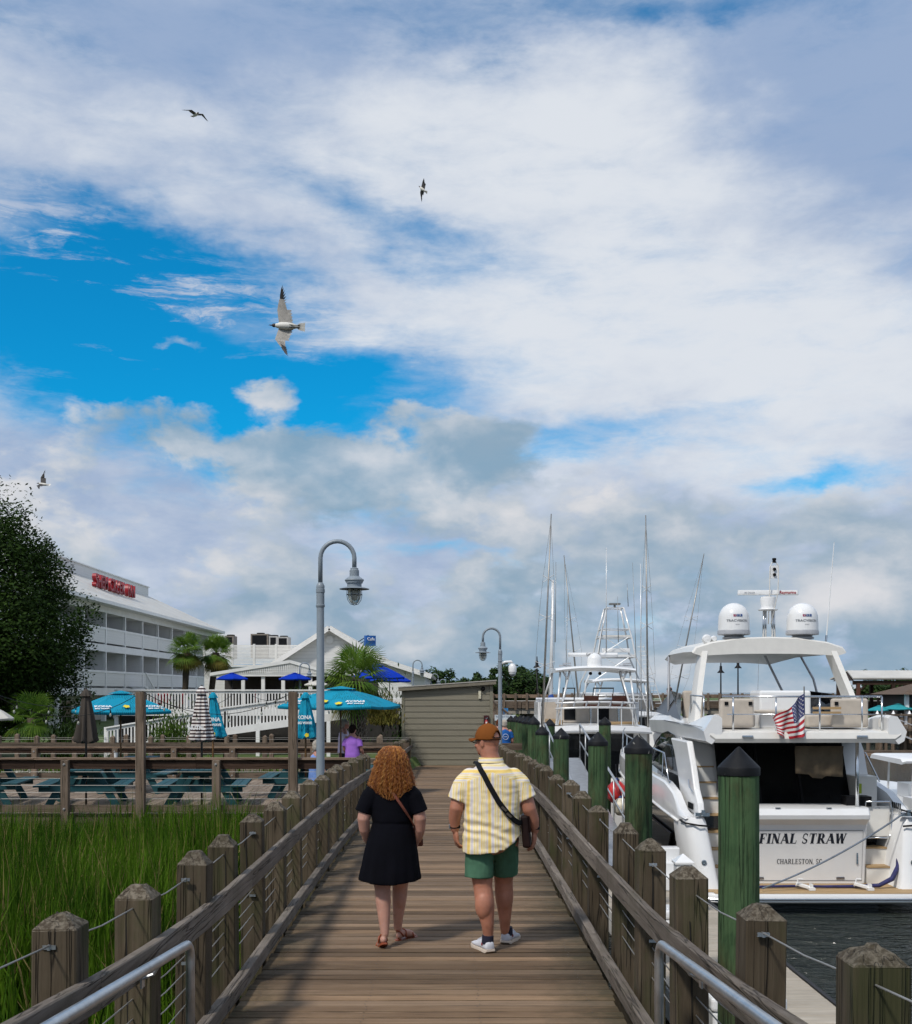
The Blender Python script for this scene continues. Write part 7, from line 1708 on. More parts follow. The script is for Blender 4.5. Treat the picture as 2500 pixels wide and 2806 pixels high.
# ================================================================== road bridge over the creek
M['conc'] = plain('bridge_concrete', (.30, .27, .22), .85, var=.15, scale=.4)
def bridge():
    t = thing('road_bridge', 'low concrete road bridge with a wooden parapet crossing the creek', 'bridge'); Y = 92.0; z0 = (HZ-1956)*Y/F; z1 = (HZ-1922)*Y/F; zr = (HZ-1903)*Y/F
    xa, xb = -2.2, 62.0
    x = xa
    while x < xb:
        mb = MB(); mb.bb(x, min(x+8, xb)-.05, Y, Y+9, z0, z1); mb.build('deck_beam', M['conc'], t); mb = MB(); mb.bb(x, min(x+8, xb)-.05, Y-.15, Y-.003, (z0+z1)/2-.05, z1+.02); mb.build('fascia_board', M['rail_x'], t)
        mb = MB(); mb.bb(x, min(x+8, xb)-.02, Y-.05, Y+.05, zr-.28, zr-.0); mb.build('parapet_rail', M['rail_top'], t)
        mb = MB(); mb.bb(x+.5, x+1.7, Y+1, Y+8, WZ-1, z0-.003); mb.build('pier', M['conc'], t); x += 8
    x = xa + .3
    while x < xb: mb = MB(); mb.bb(x-.09, x+.09, Y-.25, Y-.153, z0+.3, zr+.10); mb.build('parapet_post', M['post_x'], t); x += .9
    mb = MB(); mb.bb(-30, xa, Y, Y+9, -3.0, z1); mb.build('abutment', M['conc'], t)
bridge()
def bridge_lamp(label, px, pt, Y=93.5):
    p = at(px, pt, Y); z0 = (HZ-1922)*Y/F; t = thing('bridge_lamp', label, 'lamp', (p.x, Y, z0), 0, 'black lamps on the bridge'); H = p.z-z0
    mb = MB(); mb.tube([(0, 0, 0), (0, 0, H-.75)], [.07, .05], 8); mb.build('pole', M['black'], t)
    mb = MB(); mb.lathe([(.04, H-.9), (.32, H-.95), (.28, H-.90), (.12, H-.72), (.10, H-.4), (.05, H-.38), (.04, H-.05), (0, H)], 12); mb.build('lantern', M['black'], t, smooth=True, ang=40)
bridge_lamp('black bridge lamp between the outriggers and the trees', 1472, 1798); bridge_lamp('black bridge lamp seen through the yacht, the left one', 1976, 1812); bridge_lamp('black bridge lamp seen through the yacht, the right one', 2023, 1799)
# stair down from the bridge
st = thing('bridge_stair', 'timber stair coming down from the bridge behind the shed', 'stair')
A = at(1348, 1918, 88); B = at(1400, 1962, 80)
mb = MB(); mb.bar(A, B, .1, .14); mb.build('handrail', M['rail_x'], st); mb = MB(); mb.bar(A-Vector((0, 0, 1.0)), B-Vector((0, 0, 1.0)), .9, .25); mb.build('stringer', M['rail_x'], st)
for k in range(16): q = A.lerp(B, k/15); mb = MB(); mb.bb(q.x-.03, q.x+.03, q.y-.03, q.y+.03, q.z-1.0, q.z); mb.build('baluster', M['post_x'], st)
# signs by the pier
sg = thing('marina_sign', 'white marina sign board on posts beyond the shed', 'sign'); p = at(1385, 1967, 52)
mb = MB(); mb.box(p, (.95, .05, .26)); mb.build('board', plain('pale_sign', (.52, .57, .60), .6, var=.08), sg); text_mesh('PALMETTO BAY', .12, plain('sign_ink', (.05, .10, .18), .6, var=0), sg, FACE((p.x, p.y-.03, p.z+.04)), 'lettering', .001)
for u in (-.42, .42): mb = MB(); mb.bb(p.x+u-.04, p.x+u+.04, 52.03, 52.1, -2.3, p.z+.15); mb.build('post', M['post_x'], sg)
bn = thing('sail_poster', 'small blue poster with a white sail on the bridge pier', 'poster'); p = at(1385, 1951, 86); mb = MB(); mb.box(p, (.42, .04, .55)); mb.build('panel', plain('poster_blue', (.03, .22, .52), .5), bn); mb = MB(); mb.add([(p.x, p.y-.03, p.z-.22), (p.x+.1, p.y-.03, p.z-.22), (p.x+.02, p.y-.03, p.z+.2)], [(0, 1, 2)]); mb.build('sail_print', M['wprint'], bn, fix=False)

# ================================================================== far side: pavilion, docks
def pavilion():
    Y = 86.0; p = at(2338, 1862, Y); t = thing('dock_pavilion', 'open timber pavilion with a pale metal roof at the right edge', 'pavilion')
    x0 = p.x; x1 = x0 + 9; ze = (HZ-1861)*Y/F; zr = (HZ-1839)*Y/F
    mb = MB(); mb.add([(x0, Y, ze), (x1, Y, ze), (x1, Y+2.6, zr), (x0+.45, Y+2.6, zr), (x0, Y+5.2, ze), (x1, Y+5.2, ze)], [(0, 1, 2, 3), (3, 2, 5, 4)]); rf = mb.build('roof', M['metalroof'], t, fix=False); rf.modifiers.new('s', 'SOLIDIFY').thickness = -.1
    mb = MB(); mb.prism([(x0+.1, Y+.3, ze-.12), (x0+.45, Y+2.6, zr-.12), (x0+.1, Y+4.9, ze-.12)], (.08, 0, 0)); mb.build('gable_board', plain('dark_timber', (.035, .018, .010), .7), t)
    mb = MB(); mb.bb(x0+.1, x1, Y+.2, Y+.4, ze-.42, ze-.12); mb.build('beam', M['rail_dark'], t)
    for k in range(4):
        for w in (.3, 4.7): x = x0+.5+2.6*k; mb = MB(); mb.bb(x-.12, x+.12, Y+w-.1, Y+w+.14, -2.4, ze-.3); mb.build('post', plain('red_timber', (.12, .045, .025), .7) if k == 0 and w < 1 else M['rail_dark'], t)
        x = x0+.5+2.6*k; mb = MB(); mb.bar((x, Y+.3, ze-1.0), (x+.7, Y+.3, ze-.3), .1, .1); mb.build('brace', M['rail_dark'], t)
    t2 = thing('dock_house', 'dark hipped dock house roof below the pavilion', 'building'); q = at(2440, 1903, 80)
    mb = MB(); mb.add([(q.x, 78, q.z), (q.x+8, 78, q.z), (q.x+8, 84, q.z), (q.x, 84, q.z), (q.x+3, 81, q.z+1.0), (q.x+6, 81, q.z+1.0)], [(0, 1, 5, 4), (1, 2, 5), (2, 3, 4, 5), (3, 0, 4), (3, 2, 1, 0)]); mb.build('roof', plain('brown_shingle', (.10, .065, .04), .8, var=.2), t2)
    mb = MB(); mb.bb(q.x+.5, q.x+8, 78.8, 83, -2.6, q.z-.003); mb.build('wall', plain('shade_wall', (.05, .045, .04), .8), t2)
    for k in range(4): x = q.x+.6+1.1*k; mb = MB(); mb.bb(x-.12, x+.12, 78.5, 78.75, -2.6, q.z-.003); mb.build('column', M['innw'], t2)
pavilion()
fd = thing('far_dock', 'long wooden dock on pilings on the far side of the creek', 'dock'); Y = 78
x0 = at(2290, 0, Y).x
mb = MB(); mb.bb(x0, x0+14, Y-1, Y+4, -2.65, -2.45); mb.build('deck', M['rail_x'], fd)
for k in range(16): x = x0+.2+.82*k; mb = MB(); mb.tube([(x, Y-1.05, WZ-1), (x, Y-1.05, -1.7 - .25*(k % 3))], .13, 8); mb.build('pile', M['post_x'], fd)
mb = MB(); mb.bb(x0, x0+14, Y-.9, Y-.8, -1.62, -1.50); mb.build('rail_board', M['rail_x'], fd)
fd2 = thing('far_floating_dock', 'brown floating dock on the water below the far dock', 'dock'); mb = MB(); mb.bb(x0-1.5, x0+14, 75.0, 76.6, WZ-.2, WZ+.32); mb.build('deck', M['rail_x'], fd2); mb = MB(); mb.bb(x0-1.5, x0+14, 74.9, 74.997, WZ-.1, WZ+.22); mb.build('edge_board', M['rail_top'], fd2)
gw = thing('far_gangway', 'grey gangway from the far dock down to the floating dock', 'gangway'); mb = MB(); mb.bar((x0+3.0, 76.8, -2.5), (x0+6.0, 76.2, WZ+.4), .9, .1); mb.tube([(x0+3, 76.4, -1.6), (x0+6, 75.8, WZ+1.3)], .04, 6); mb.build('ramp', M['greyb'], gw)
for i, (px, py, hw) in enumerate(((2410, 1934, .8), (2462, 1930, 1.1), (2520, 1932, 1.0))):
    umbrella_open('turquoise umbrella on the far dock, %s' % ('leftmost', 'middle', 'cut off by the right edge')[i], at(px, py, 79), hw, .3, -2.45, M['turq'], 6, .2, M['pole_b'], group='turquoise umbrellas on the far dock')
for i in range(5):
    p = at(2405+22*i, 0, 77.3); mb = MB(); mb.bb(p.x-.10, p.x+.10, 77.2, 77.4, WZ-.3, -1.5-.2*(i % 2)); o = mb.build('far_piling', M['post_x']); mb = MB(); mb.lathe([(.13, 0), (.02, .22)], 8, (p.x, 77.3, -1.5-.2*(i % 2))); mb.build('cap', M['white'], o); tag(o, 'white capped piling on the far dock, number %s from the left' % ('one', 'two', 'three', 'four', 'five')[i], 'piling', 'white capped pilings of the far dock')
# ================================================================== people
def skin(name, c, k=.25):
    m, nt, b = newmat(name); v = coords(nt, (1, 1, 1), 'Object', False)
    n = noise(nt, v, 7, 5, .6); n2 = noise(nt, v, 60, 3, .6)
    col_ = ramp(nt, n, [(.3, tuple(x*(1-k) for x in c)), (.7, tuple(min(1, x*(1+k*.5)) for x in c))]); nt.links.new(mixn(nt, mth(nt, 'MULTIPLY', n2, .25), col_, tuple(x*.7 for x in c)), b.inputs['Base Color'])
    b.inputs['Roughness'].default_value = .55; b.inputs['Subsurface Weight'].default_value = .08; b.inputs['Subsurface Radius'].default_value = (.01, .004, .002); bump(nt, b, n2, .1, .003); return m
M['skin_m'] = skin('tanned_skin', (.47, .20, .125)); M['skin_w'] = skin('fair_skin', (.52, .275, .205)); M['skin_b'] = skin('pink_skin', (.50, .24, .18))
def fabric(name, c, var=.25, rough=.85, sc=18):
    m, nt, b = newmat(name); v = coords(nt, (1, 1, 1), 'Object', False); n = noise(nt, v, 5, 5, .6); n2 = noise(nt, v, sc*14, 2, .5)
    nt.links.new(ramp(nt, n, [(.3, tuple(x*(1-var) for x in c)), (.7, tuple(min(1, x*(1+var*.6)) for x in c))]), b.inputs['Base Color']); b.inputs['Roughness'].default_value = rough; b.inputs['Specular IOR Level'].default_value = .12
    bump(nt, b, mth(nt, 'ADD', n, mth(nt, 'MULTIPLY', n2, .3)), .35, .012); return m
def limb(mb, pts, rs, n=14):
    mb.tube(pts, rs, n); mb.ell(pts[0], (rs[0],)*3, None, n, 8); mb.ell(pts[-1], (rs[-1],)*3, None, n, 8)
def remesh(mb, voxel, name, mat, parent, it=4, fac=.5, wrinkle=None):
    me = mb.mesh('tmp', None); o = bpy.data.objects.new('tmp', me); WORK.collection.objects.link(o)
    m = o.modifiers.new('r', 'REMESH'); m.mode = 'VOXEL'; m.voxel_size = voxel
    s = o.modifiers.new('s', 'SMOOTH'); s.iterations = it; s.factor = fac
    dg = WDG; dg.update(); nm = bpy.data.meshes.new_from_object(o.evaluated_get(dg)); bpy.data.objects.remove(o)
    nm.name = name; nm.materials.clear(); nm.materials.append(mat)
    if wrinkle:
        NV = [(v.co.copy(), v.normal.copy()) for v in nm.vertices]; flat = []
        for co, no in NV: flat.extend(co + no*wrinkle(co))
        nm.vertices.foreach_set('co', flat)
    nm.polygons.foreach_set('use_smooth', [True]*len(nm.polygons)); nm.update(); return obj(name, nm, parent)
def head(mb, c, yaw, k=1.0, pitch=0.0):
    """c = centre of the skull, face towards +Y turned by yaw"""
    Rm = Matrix.Rotation(yaw, 3, 'Z') @ Matrix.Rotation(pitch, 3, 'X'); c = Vector(c)
    def e(p, r, rot=None): mb.ell(c + Rm @ (Vector(p)*k), tuple(x*k for x in r), Rm @ rot if rot is not None else Rm, 16, 12)
    e((0, -.008, .018), (.077, .096, .095)); e((0, .024, -.045), (.060, .070, .072)); e((0, .058, -.088), (.030, .028, .024))
    e((0, .100, -.022), (.012, .018, .018)); e((0, .094, .002), (.008, .014, .026)); e((0, .088, -.058), (.024, .012, .006)); e((0, .087, -.068), (.022, .012, .007))
    e((0, .082, .030), (.050, .016, .012))
    for s in (-1, 1):
        e((s*.040, .070, -.030), (.020, .022, .020)); e((s*.078, -.006, -.014), (.009, .019, .032)); e((s*.080, -.012, .004), (.010, .012, .014))
    return Rm
def eyes(parent, c, Rm, k=1.0):
    w = plain('eye_white', (.75, .74, .72), .3, var=0); d = plain('iris_dark', (.04, .03, .02), .2, var=0); c = Vector(c)
    for s in (-1, 1):
        mb = MB(); mb.ell(c + Rm @ (Vector((s*.031, .078, .008))*k), (.012*k,)*3, None, 12, 8); e = mb.build('eye', w, parent, smooth=True)
        mb = MB(); mb.ell(c + Rm @ (Vector((s*.031, .0885, .008))*k), (.005*k, .003*k, .005*k), Rm, 10, 6); mb.build('iris', d, e, smooth=True)
def hand(mb, wrist, d, palm, k=1.0, curl=(.35, .5, .55, .6), thumb=1):
    """d = direction of the fingers, palm = palm normal, thumb = +1/-1 side of d x palm"""
    d = Vector(d).normalized(); pn = Vector(palm).normalized(); pn = (pn - d*pn.dot(d)).normalized(); sd = d.cross(pn)*thumb; w = Vector(wrist)
    rot = Matrix((sd, d, pn)).transposed(); mb.ell(w + d*.052*k, (.043*k, .060*k, .018*k), rot, 14, 10); mb.ell(w + d*.03*k + sd*.02*k + pn*.008*k, (.022*k, .035*k, .018*k), rot, 12, 8)
    for i, (off, ln) in enumerate(((.031, .074), (.0105, .083), (-.0105, .077), (-.031, .060))):
        p = w + d*.095*k + sd*off*k; a = 0; P = [p - d*.02*k, p]
        for j, f in enumerate((.45, .30, .25)):
            a += curl[i]*(1, 1.1, .8)[j]; dr = d*math.cos(a) + pn*math.sin(a) + sd*(.05*(1.5-i)); p = p + dr*ln*f*k; P.append(p)
        limb(mb, P, [.0095*k, .0095*k, .009*k, .008*k, .007*k], 10)
    p = w + d*.025*k + sd*.036*k; P = [w + d*.012*k + sd*.02*k, p]; dr = (d*.75 + sd*.55 + pn*.35).normalized(); p = p + dr*.036*k; P.append(p); dr = (d*.95 + sd*.15 + pn*.35).normalized(); P.append(p + dr*.03*k)
    limb(mb, P, [.013*k, .012*k, .0105*k, .0085*k], 10)
def foot(mb, heel, yaw, pitch=0.0, k=1.0, toes=True):
    """bare foot volume from the heel point on the ground"""
    Rm = Matrix.Rotation(yaw, 3, 'Z') @ Matrix.Rotation(pitch, 3, 'X'); h = Vector(heel)
    def P(x, y, z): return h + Rm @ (Vector((x, y, z))*k)
    mb.ell(P(0, .03, .032), (.030*k, .036*k, .034*k), Rm, 12, 8); mb.tube([P(0, .03, .05), P(0, .09, .05), P(.0, .15, .032), P(0, .19, .022)], [(.03*k), .034*k, .036*k, .030*k], 12); mb.ell(P(0, .18, .020), (.042*k, .04*k, .019*k), Rm, 12, 8)
    for i in range(5): mb.ell(P(-.032+.016*i, .222 - .008*abs(i-1), .013), (.009*k, .022*k, .010*k), Rm, 8, 6)
    return Rm, P

# ------------------------------------------------------------------ the man in the yellow striped shirt
def man():
    X, Y = pxx(1348, 9.35), 9.35; z0 = dz(Y)
    t = thing('person', 'man in a yellow and white striped shirt, green shorts and brown cap, walking away', 'person', (X, Y, z0))
    mb = MB()
    # legs: left planted, right leading
    limb(mb, [(-.10, .02, .90), (-.085, .0, .70), (-.072, -.01, .52), (-.055, -.03, .38), (-.035, -.03, .22), (-.025, -.01, .10)], [.115, .10, .077, .078, .051, .038], 16)
    mb.ell((-.066, -.055, .385), (.073, .066, .120), None, 14, 10)
    limb(mb, [(.11, .05, .90), (.11, .14, .70), (.105, .20, .54), (.112, .22, .40), (.118, .24, .22), (.120, .28, .11)], [.115, .10, .077, .076, .050, .038], 16)
    mb.ell((.114, .195, .405), (.071, .064, .116), None, 14, 10)
    # trunk
    for z, rx, ry, cy in ((.92, .18, .14, .0), (1.05, .19, .15, .01), (1.2, .19, .15, .0), (1.33, .17, .12, .0), (1.40, .12, .09, .0)): mb.ell((0, cy, z), (rx, ry, .14), None, 18, 10)
    # arms
    limb(mb, [(-.190, -.01, 1.365), (-.252, -.02, 1.30), (-.285, -.03, 1.16), (-.300, .01, 1.07), (-.298, .03, .985)], [.060, .062, .058, .050, .036], 14)
    limb(mb, [(.190, -.01, 1.365), (.258, -.02, 1.30), (.300, -.03, 1.15), (.335, .00, 1.06), (.350, .03, .975)], [.060, .062, .058, .049, .035], 14)
    hand(mb, (-.296, .035, .985), (.10, .10, -1), (1, .35, 0), 1.12, (.30, .4, .45, .5), -1)
    hand(mb, (.350, .035, .975), (-.05, .10, -1), (-1, .35, 0), 1.12, (.25, .32, .4, .5), 1)
    # neck and head, turned left
    hc = (-.035, .012, 1.695); limb(mb, [(0, -.01, 1.50), (-.015, -.005, 1.58), (-.03, .0, 1.66)], [.085, .074, .070], 16)
    yaw = R(52); Rm = head(mb, hc, yaw, 1.06)
    mb.ell(Vector(hc) + Rm @ Vector((0, -.050, -.055)), (.060, .045, .060), Rm, 14, 10)
    body = remesh(mb, .0062, 'body', M['skin_m'], t, 9)
    eyes(t, hc, Rm, 1.06)
    # shirt
    def hem(x): return .815 + .045*max(0, x+.02) + 1.25*max(0, x-.06)**1.35*1.1 - .02*math.exp(-((x+.15)/.08)**2)
    mb = MB(); rows = [(1.545, .086, .085, -.012), (1.53, .105, .095, -.012), (1.505, .155, .118, -.01), (1.475, .215, .14, -.01), (1.43, .245, .155, -.005), (1.35, .243, .165, -.0), (1.22, .232, .172, .0), (1.10, .226, .178, .005), (1.0, .228, .182, .008), (.93, .234, .186, .008), (.87, .238, .188, .008), (0, .240, .190, .008)]
    rg = []; n = 56
    for i, (z, rx, ry, cy) in enumerate(rows):
        ring = []
        for j in range(n):
            a = 2*math.pi*j/n; c_, s_ = math.cos(a), math.sin(a); e = 2/2.5
            x = rx*math.copysign(abs(c_)**e, c_); y = ry*math.copysign(abs(s_)**e, s_) + cy; h = hem(x) + (.02 if y > 0 else 0)
            zz = h if z == 0 else max(z, h + .004*(len(rows)-i))
            if i < 5: zz -= .085*(abs(x)/.25)**2*(1.0 if z < 1.56 else .2)
            ring.append((x, y, zz))
        rg.append(ring)
    mb.loft(rg)
    for s in (-1, 1):
        mb.ell((s*.168, -.008, 1.405), (.095, .092, .078), None, 18, 12)
        mb.tube([(s*.168, -.01, 1.40), (s*.222, -.015, 1.35), (s*.268, -.022, 1.265), (s*.284, -.025, 1.222 if s < 0 else 1.232)], [.090, .088, .080, .082], 20)
    def wr(co):
        f = .006*mnoise.noise(Vector((co.x*7, co.y*7, co.z*16))) + .004*mnoise.noise(Vector((co.x*16, co.y*16, co.z*30)))
        lo = math.exp(-((co.z-1.0)/.13)**2); f += lo*.006*math.sin(co.z*60 + co.x*12 + 5*mnoise.noise(co*5)); return f
    shirt = remesh(mb, .0075, 'shirt', None, t, 3, .5, wr)
    m, nt, b = newmat('striped_shirt_cloth'); v = coords(nt, (1, 1, 1), 'Object', False); s = nt.nodes.new('ShaderNodeSeparateXYZ'); nt.links.new(v, s.inputs[0])
    wob = mth(nt, 'MULTIPLY', mth(nt, 'SUBTRACT', noise(nt, v, 5, 3, .5), .5), .030)
    yk = nt.nodes.new('ShaderNodeMapRange'); nt.links.new(mth(nt, 'ADD', s.outputs[2], mth(nt, 'MULTIPLY', mth(nt, 'ABSOLUTE', s.outputs[0]), .35)), yk.inputs[0]); yk.inputs[1].default_value = 1.455; yk.inputs[2].default_value = 1.457
    ax = nt.nodes.new('ShaderNodeMix'); ax.data_type = 'FLOAT'; nt.links.new(yk.outputs[0], ax.inputs[0]); nt.links.new(s.outputs[0], ax.inputs[2]); nt.links.new(s.outputs[2], ax.inputs[3])
    f = mth(nt, 'FRACT', mth(nt, 'MULTIPLY', mth(nt, 'ADD', mth(nt, 'ADD', ax.outputs[0], wob), 3.0), 1/.165))
    Yl = (.80, .56, .16); W = (.82, .72, .50); Lv = (.66, .61, .62); Pk = (.76, .62, .42); Yl2 = (.80, .63, .27)
    seq = [Yl, Yl, W, Lv, Lv, W, Yl2, W, Pk, Yl2, W, Lv, W, Yl, W, Yl2, W, Pk, Lv, Yl2]; st = []
    for i, c in enumerate(seq):
        st += [(i/20+.001, c), ((i+1)/20-.004, c)]
    cc = None
    r1 = ramp(nt, f, st[:20] + []) if False else None
    half_ = mth(nt, 'GREATER_THAN', f, .5); ra = ramp(nt, mth(nt, 'MULTIPLY', f, 2.0), [(p*2, c) for p, c in st[:20]]); rb = ramp(nt, mth(nt, 'SUBTRACT', mth(nt, 'MULTIPLY', f, 2.0), 1.0), [(p*2-1, c) for p, c in st[20:]])
    cc = mixn(nt, half_, ra, rb); wv = mth(nt, 'FRACT', mth(nt, 'MULTIPLY', s.outputs[2], 120)); cc = mixn(nt, mth(nt, 'MULTIPLY', mth(nt, 'GREATER_THAN', wv, .7), .06), cc, (.85, .80, .68))
    nt.links.new(cc, b.inputs['Base Color']); b.inputs['Roughness'].default_value = .85; b.inputs['Specular IOR Level'].default_value = .15; bump(nt, b, noise(nt, coords(nt, (6, 6, 20), 'Object', False), 1.6, 5, .6), .16, .010)
    shirt.data.materials.clear(); shirt.data.materials.append(m)
    mb = MB(); n = 28; rg = []
    for r_, z, dy in ((.090, 1.525, 0), (.087, 1.568, .0), (.094, 1.570, 0), (.106, 1.528, -.004)): rg.append([(r_*math.cos(2*math.pi*j/n) - .008, r_*.98*math.sin(2*math.pi*j/n) - .014 + dy, z - .03*max(0, math.sin(2*math.pi*j/n))) for j in range(n)])
    mb.loft(rg, cap=False); mb.build('collar', m, shirt, smooth=True, ang=50, fix=False)
    # shorts
    mb = MB(); mb.ell((0, .02, .93), (.205, .165, .13), None, 20, 12)
    mb.tube([(-.095, .01, .92), (-.10, .0, .75), (-.102, -.005, .60)], [.118, .116, .118], 20); mb.tube([(.10, .03, .92), (.108, .12, .75), (.110, .165, .61)], [.118, .116, .112], 20)
    remesh(mb, .0075, 'shorts', fabric('green_shorts', (.070, .160, .100)), t, 3, .5, lambda co: .006*mnoise.noise(co*9) + .003*mnoise.noise(co*22))
    # shoes and socks
    wht = fabric('white_trainer', (.62, .63, .68), .1, .6); sol = plain('trainer_sole', (.70, .60, .50), .6, var=.1)
    for hx, hy, yw, pt in ((-.020, -.055, R(24), 0.0), (.125, .275, R(-22), R(-2))):
        Rm2 = Matrix.Rotation(yw, 3, 'Z') @ Matrix.Rotation(pt, 3, 'X'); h = Vector((hx, hy, 0.0))
        def P(x, y, z): return tuple(h + Rm2 @ Vector((x, y, z)))
        rg = []; prof = [(-.022, .034, .085, .085), (-.005, .043, .10, .098), (.03, .046, .11, .105), (.08, .045, .115, .102), (.12, .047, .10, .09), (.17, .052, .075, .075), (.22, .052, .062, .064), (.26, .042, .05, .052), (.285, .018, .035, .036)]
        for y, w, hc_, hs in prof: rg.append([P(-w*.98, y, .022), P(-w*1.03, y, .045), P(-w*.86, y, hs*.85), P(-w*.42, y, hc_), P(w*.42, y, hc_), P(w*.86, y, hs*.85), P(w*1.03, y, .045), P(w*.98, y, .022)])
        mb = MB(); mb.loft(rg); sh = mb.build('shoe', wht, t, smooth=True, ang=70); sh.modifiers.new('sub', 'SUBSURF').render_levels = 1
        rg = [[P(-w*1.06, y, .002 + (.012 if y < -.01 or y > .27 else 0)), P(-w*1.10, y, .015), P(-w*1.06, y, .030), P(w*1.06, y, .030), P(w*1.10, y, .015), P(w*1.06, y, .002 + (.012 if y < -.01 or y > .27 else 0))] for y, w, a, b_ in prof]
        mb = MB(); mb.loft(rg); mb.build('sole', sol, sh, smooth=True, ang=50)
        mb = MB(); mb.tube([P(0, .035, .07), P(0, .030, .135)], [.050, .047], 14); mb.build('sock', plain('navy_sock', (.012, .012, .03), .9), t, smooth=True, ang=50)
        for s_ in (-1, 1): mb = MB(); mb.ell(P(s_*.048, .045, .065), (.004, .012, .014), Rm2, 8, 6); mb.build('shoe_badge', plain('red_badge_%d' % s_, (.25, .03, .04), .5, var=0), sh)
        mb = MB()
        for k in range(4): mb.tube([P(-.028, .10+.022*k, .108-.010*k), P(.028, .105+.022*k, .108-.010*k)], .004, 5)
        mb.build('laces', wht, sh)
    # cap with an open back and strap
    capm = fabric('corduroy_cap', (.21, .068, .014), .2); hcv = Vector(hc) + Rm @ Vector((0, -.006, .030)); rx, ry, rz_ = .090, .108, .118
    mb = MB(); nA, nP = 48, 16; V = []; Fs = []
    for i in range(nP+1):
        ph = (math.pi/2)*(i/nP)*1.06 - .06*0
        for j in range(nA):
            a = 2*math.pi*j/nA; z = rz_*math.cos(ph); q = math.sin(ph); V.append(tuple(hcv + Rm @ Vector((rx*q*math.cos(a), ry*q*math.sin(a), z - .004))))
    for i in range(nP):
        for j in range(nA):
            a = 2*math.pi*(j+.5)/nA; ph = (math.pi/2)*((i+.5)/nP)*1.06; da = abs((a - 1.5*math.pi + math.pi) % (2*math.pi) - math.pi)
            zf = (math.pi/2*1.06 - ph)                     # height over the rim
            if .10 < zf < .66*math.sqrt(max(0, 1-(da/.62)**2)): continue
            Fs.append((i*nA+j, i*nA+(j+1) % nA, (i+1)*nA+(j+1) % nA, (i+1)*nA+j))
    mb.add(V, Fs); cp = mb.build('cap', capm, t, smooth=True, fix=False); cp.modifiers.new('s', 'SOLIDIFY').thickness = .004
    mb = MB(); n = 16; rg = []
    for i in range(n+1):
        a = math.pi*(.5 + .62*(i/n - .5)*1.25); x = .083*math.cos(a)*1.05; rg.append((x, a))
    V = []
    for i, (x, a) in enumerate(rg):
        yi = .100*math.sin(a)**.5*1.0; yo = .100 + .075*math.sin(math.pi*i/n)**.7; dzc = -.020*(1-math.sin(math.pi*i/n)) - .0
        V += [tuple(hcv + Rm @ Vector((x, yi-.015, -.002 + dzc*.3))), tuple(hcv + Rm @ Vector((x*1.02, yo, -.012 + dzc)))]
    mb.add(V, [(2*i, 2*i+2, 2*i+3, 2*i+1) for i in range(n)]); br = mb.build('brim', capm, cp, smooth=True, fix=False); br.modifiers.new('s', 'SOLIDIFY').thickness = .005
    mb = MB(); mb.tube([tuple(hcv + Rm @ Vector((rx*1.015*math.cos(a), ry*1.015*math.sin(a), -.008))) for a in [R(270 + q) for q in range(-48, 49, 8)]], (0.004), 6)
    rg = []
    for q in range(-48, 49, 6):
        a = R(270+q); o1 = hcv + Rm @ Vector((rx*1.02*math.cos(a), ry*1.02*math.sin(a), -.016)); o2 = hcv + Rm @ Vector((rx*1.02*math.cos(a), ry*1.02*math.sin(a), .008)); i1 = hcv + Rm @ Vector((rx*.99*math.cos(a), ry*.99*math.sin(a), .008)); i2 = hcv + Rm @ Vector((rx*.99*math.cos(a), ry*.99*math.sin(a), -.016)); rg.append([o1, o2, i1, i2])
    mb.loft(rg); mb.build('cap_strap', M['black'], cp, smooth=True, ang=40)
    mb = MB(); mb.ell(hcv + Rm @ Vector((0, 0, rz_)), (.009, .009, .005), Rm, 10, 6); mb.build('cap_button', capm, cp, smooth=True)
    # glasses
    g = MB(); hv = Vector(hc)
    for s_ in (-1, 1):
        g.tube([tuple(hv + Rm @ Vector((s_*.034 + .027*math.cos(a*.524), .108, .008 + .020*math.sin(a*.524)))) for a in range(12)], .003, 5, closed=True); g.tube([tuple(hv + Rm @ Vector((s_*.062, .106, .012))), tuple(hv + Rm @ Vector((s_*.082, .05, .012))), tuple(hv + Rm @ Vector((s_*.085, -.005, .006)))], .003, 5)
    g.tube([tuple(hv + Rm @ Vector((-.008, .110, .010))), tuple(hv + Rm @ Vector((.008, .110, .010)))], .003, 5); g.build('glasses', M['black'], t, smooth=True)
    # watch and bracelet
    for nm, c, r_, m_ in (('watch', (-.297, .030, 1.005), .041, M['black']), ('bracelet', (.348, .030, .995), .040, M['black'])):
        mb = MB(); mb.lathe([(r_-.003, -.012), (r_+.003, -.012), (r_+.003, .012), (r_-.003, .012)], 20, c); w = mb.build(nm, m_, t, smooth=True, ang=40)
        if nm == 'watch': mb = MB(); mb.box((c[0]-r_-.004, c[1]-.005, c[2]), (.009, .030, .030)); mb.build('watch_face', M['steel'], w)
    # shoulder bag: carried, so a thing of its own
    bg = thing('shoulder_bag', 'dark brown shoulder bag with a black strap at the man right hip', 'bag', (X, Y, z0)); lea = plain('dark_leather', (.016, .006, .0045), .55, var=.3, spec=.2)
    mb = MB(); mb.bb(-.032, .032, -.12, .12, -.14, .12); o = mb.build('pouch', lea, bg, loc=(.278, .03, .985), rot=(0, R(-5), R(-6))); bevel(o, .018, 3)
    mb = MB(); mb.bb(.033, .042, -.115, .115, -.02, .115); bevel(mb.build('flap', lea, bg, loc=(.278, .03, .985), rot=(0, R(-5), R(-6))), .004, 1)
    def back(x, z, rx=.245, ry=.186): return (x, -ry*max(.05, (1-abs(x/rx)**2.5))**.4 - .010, z)
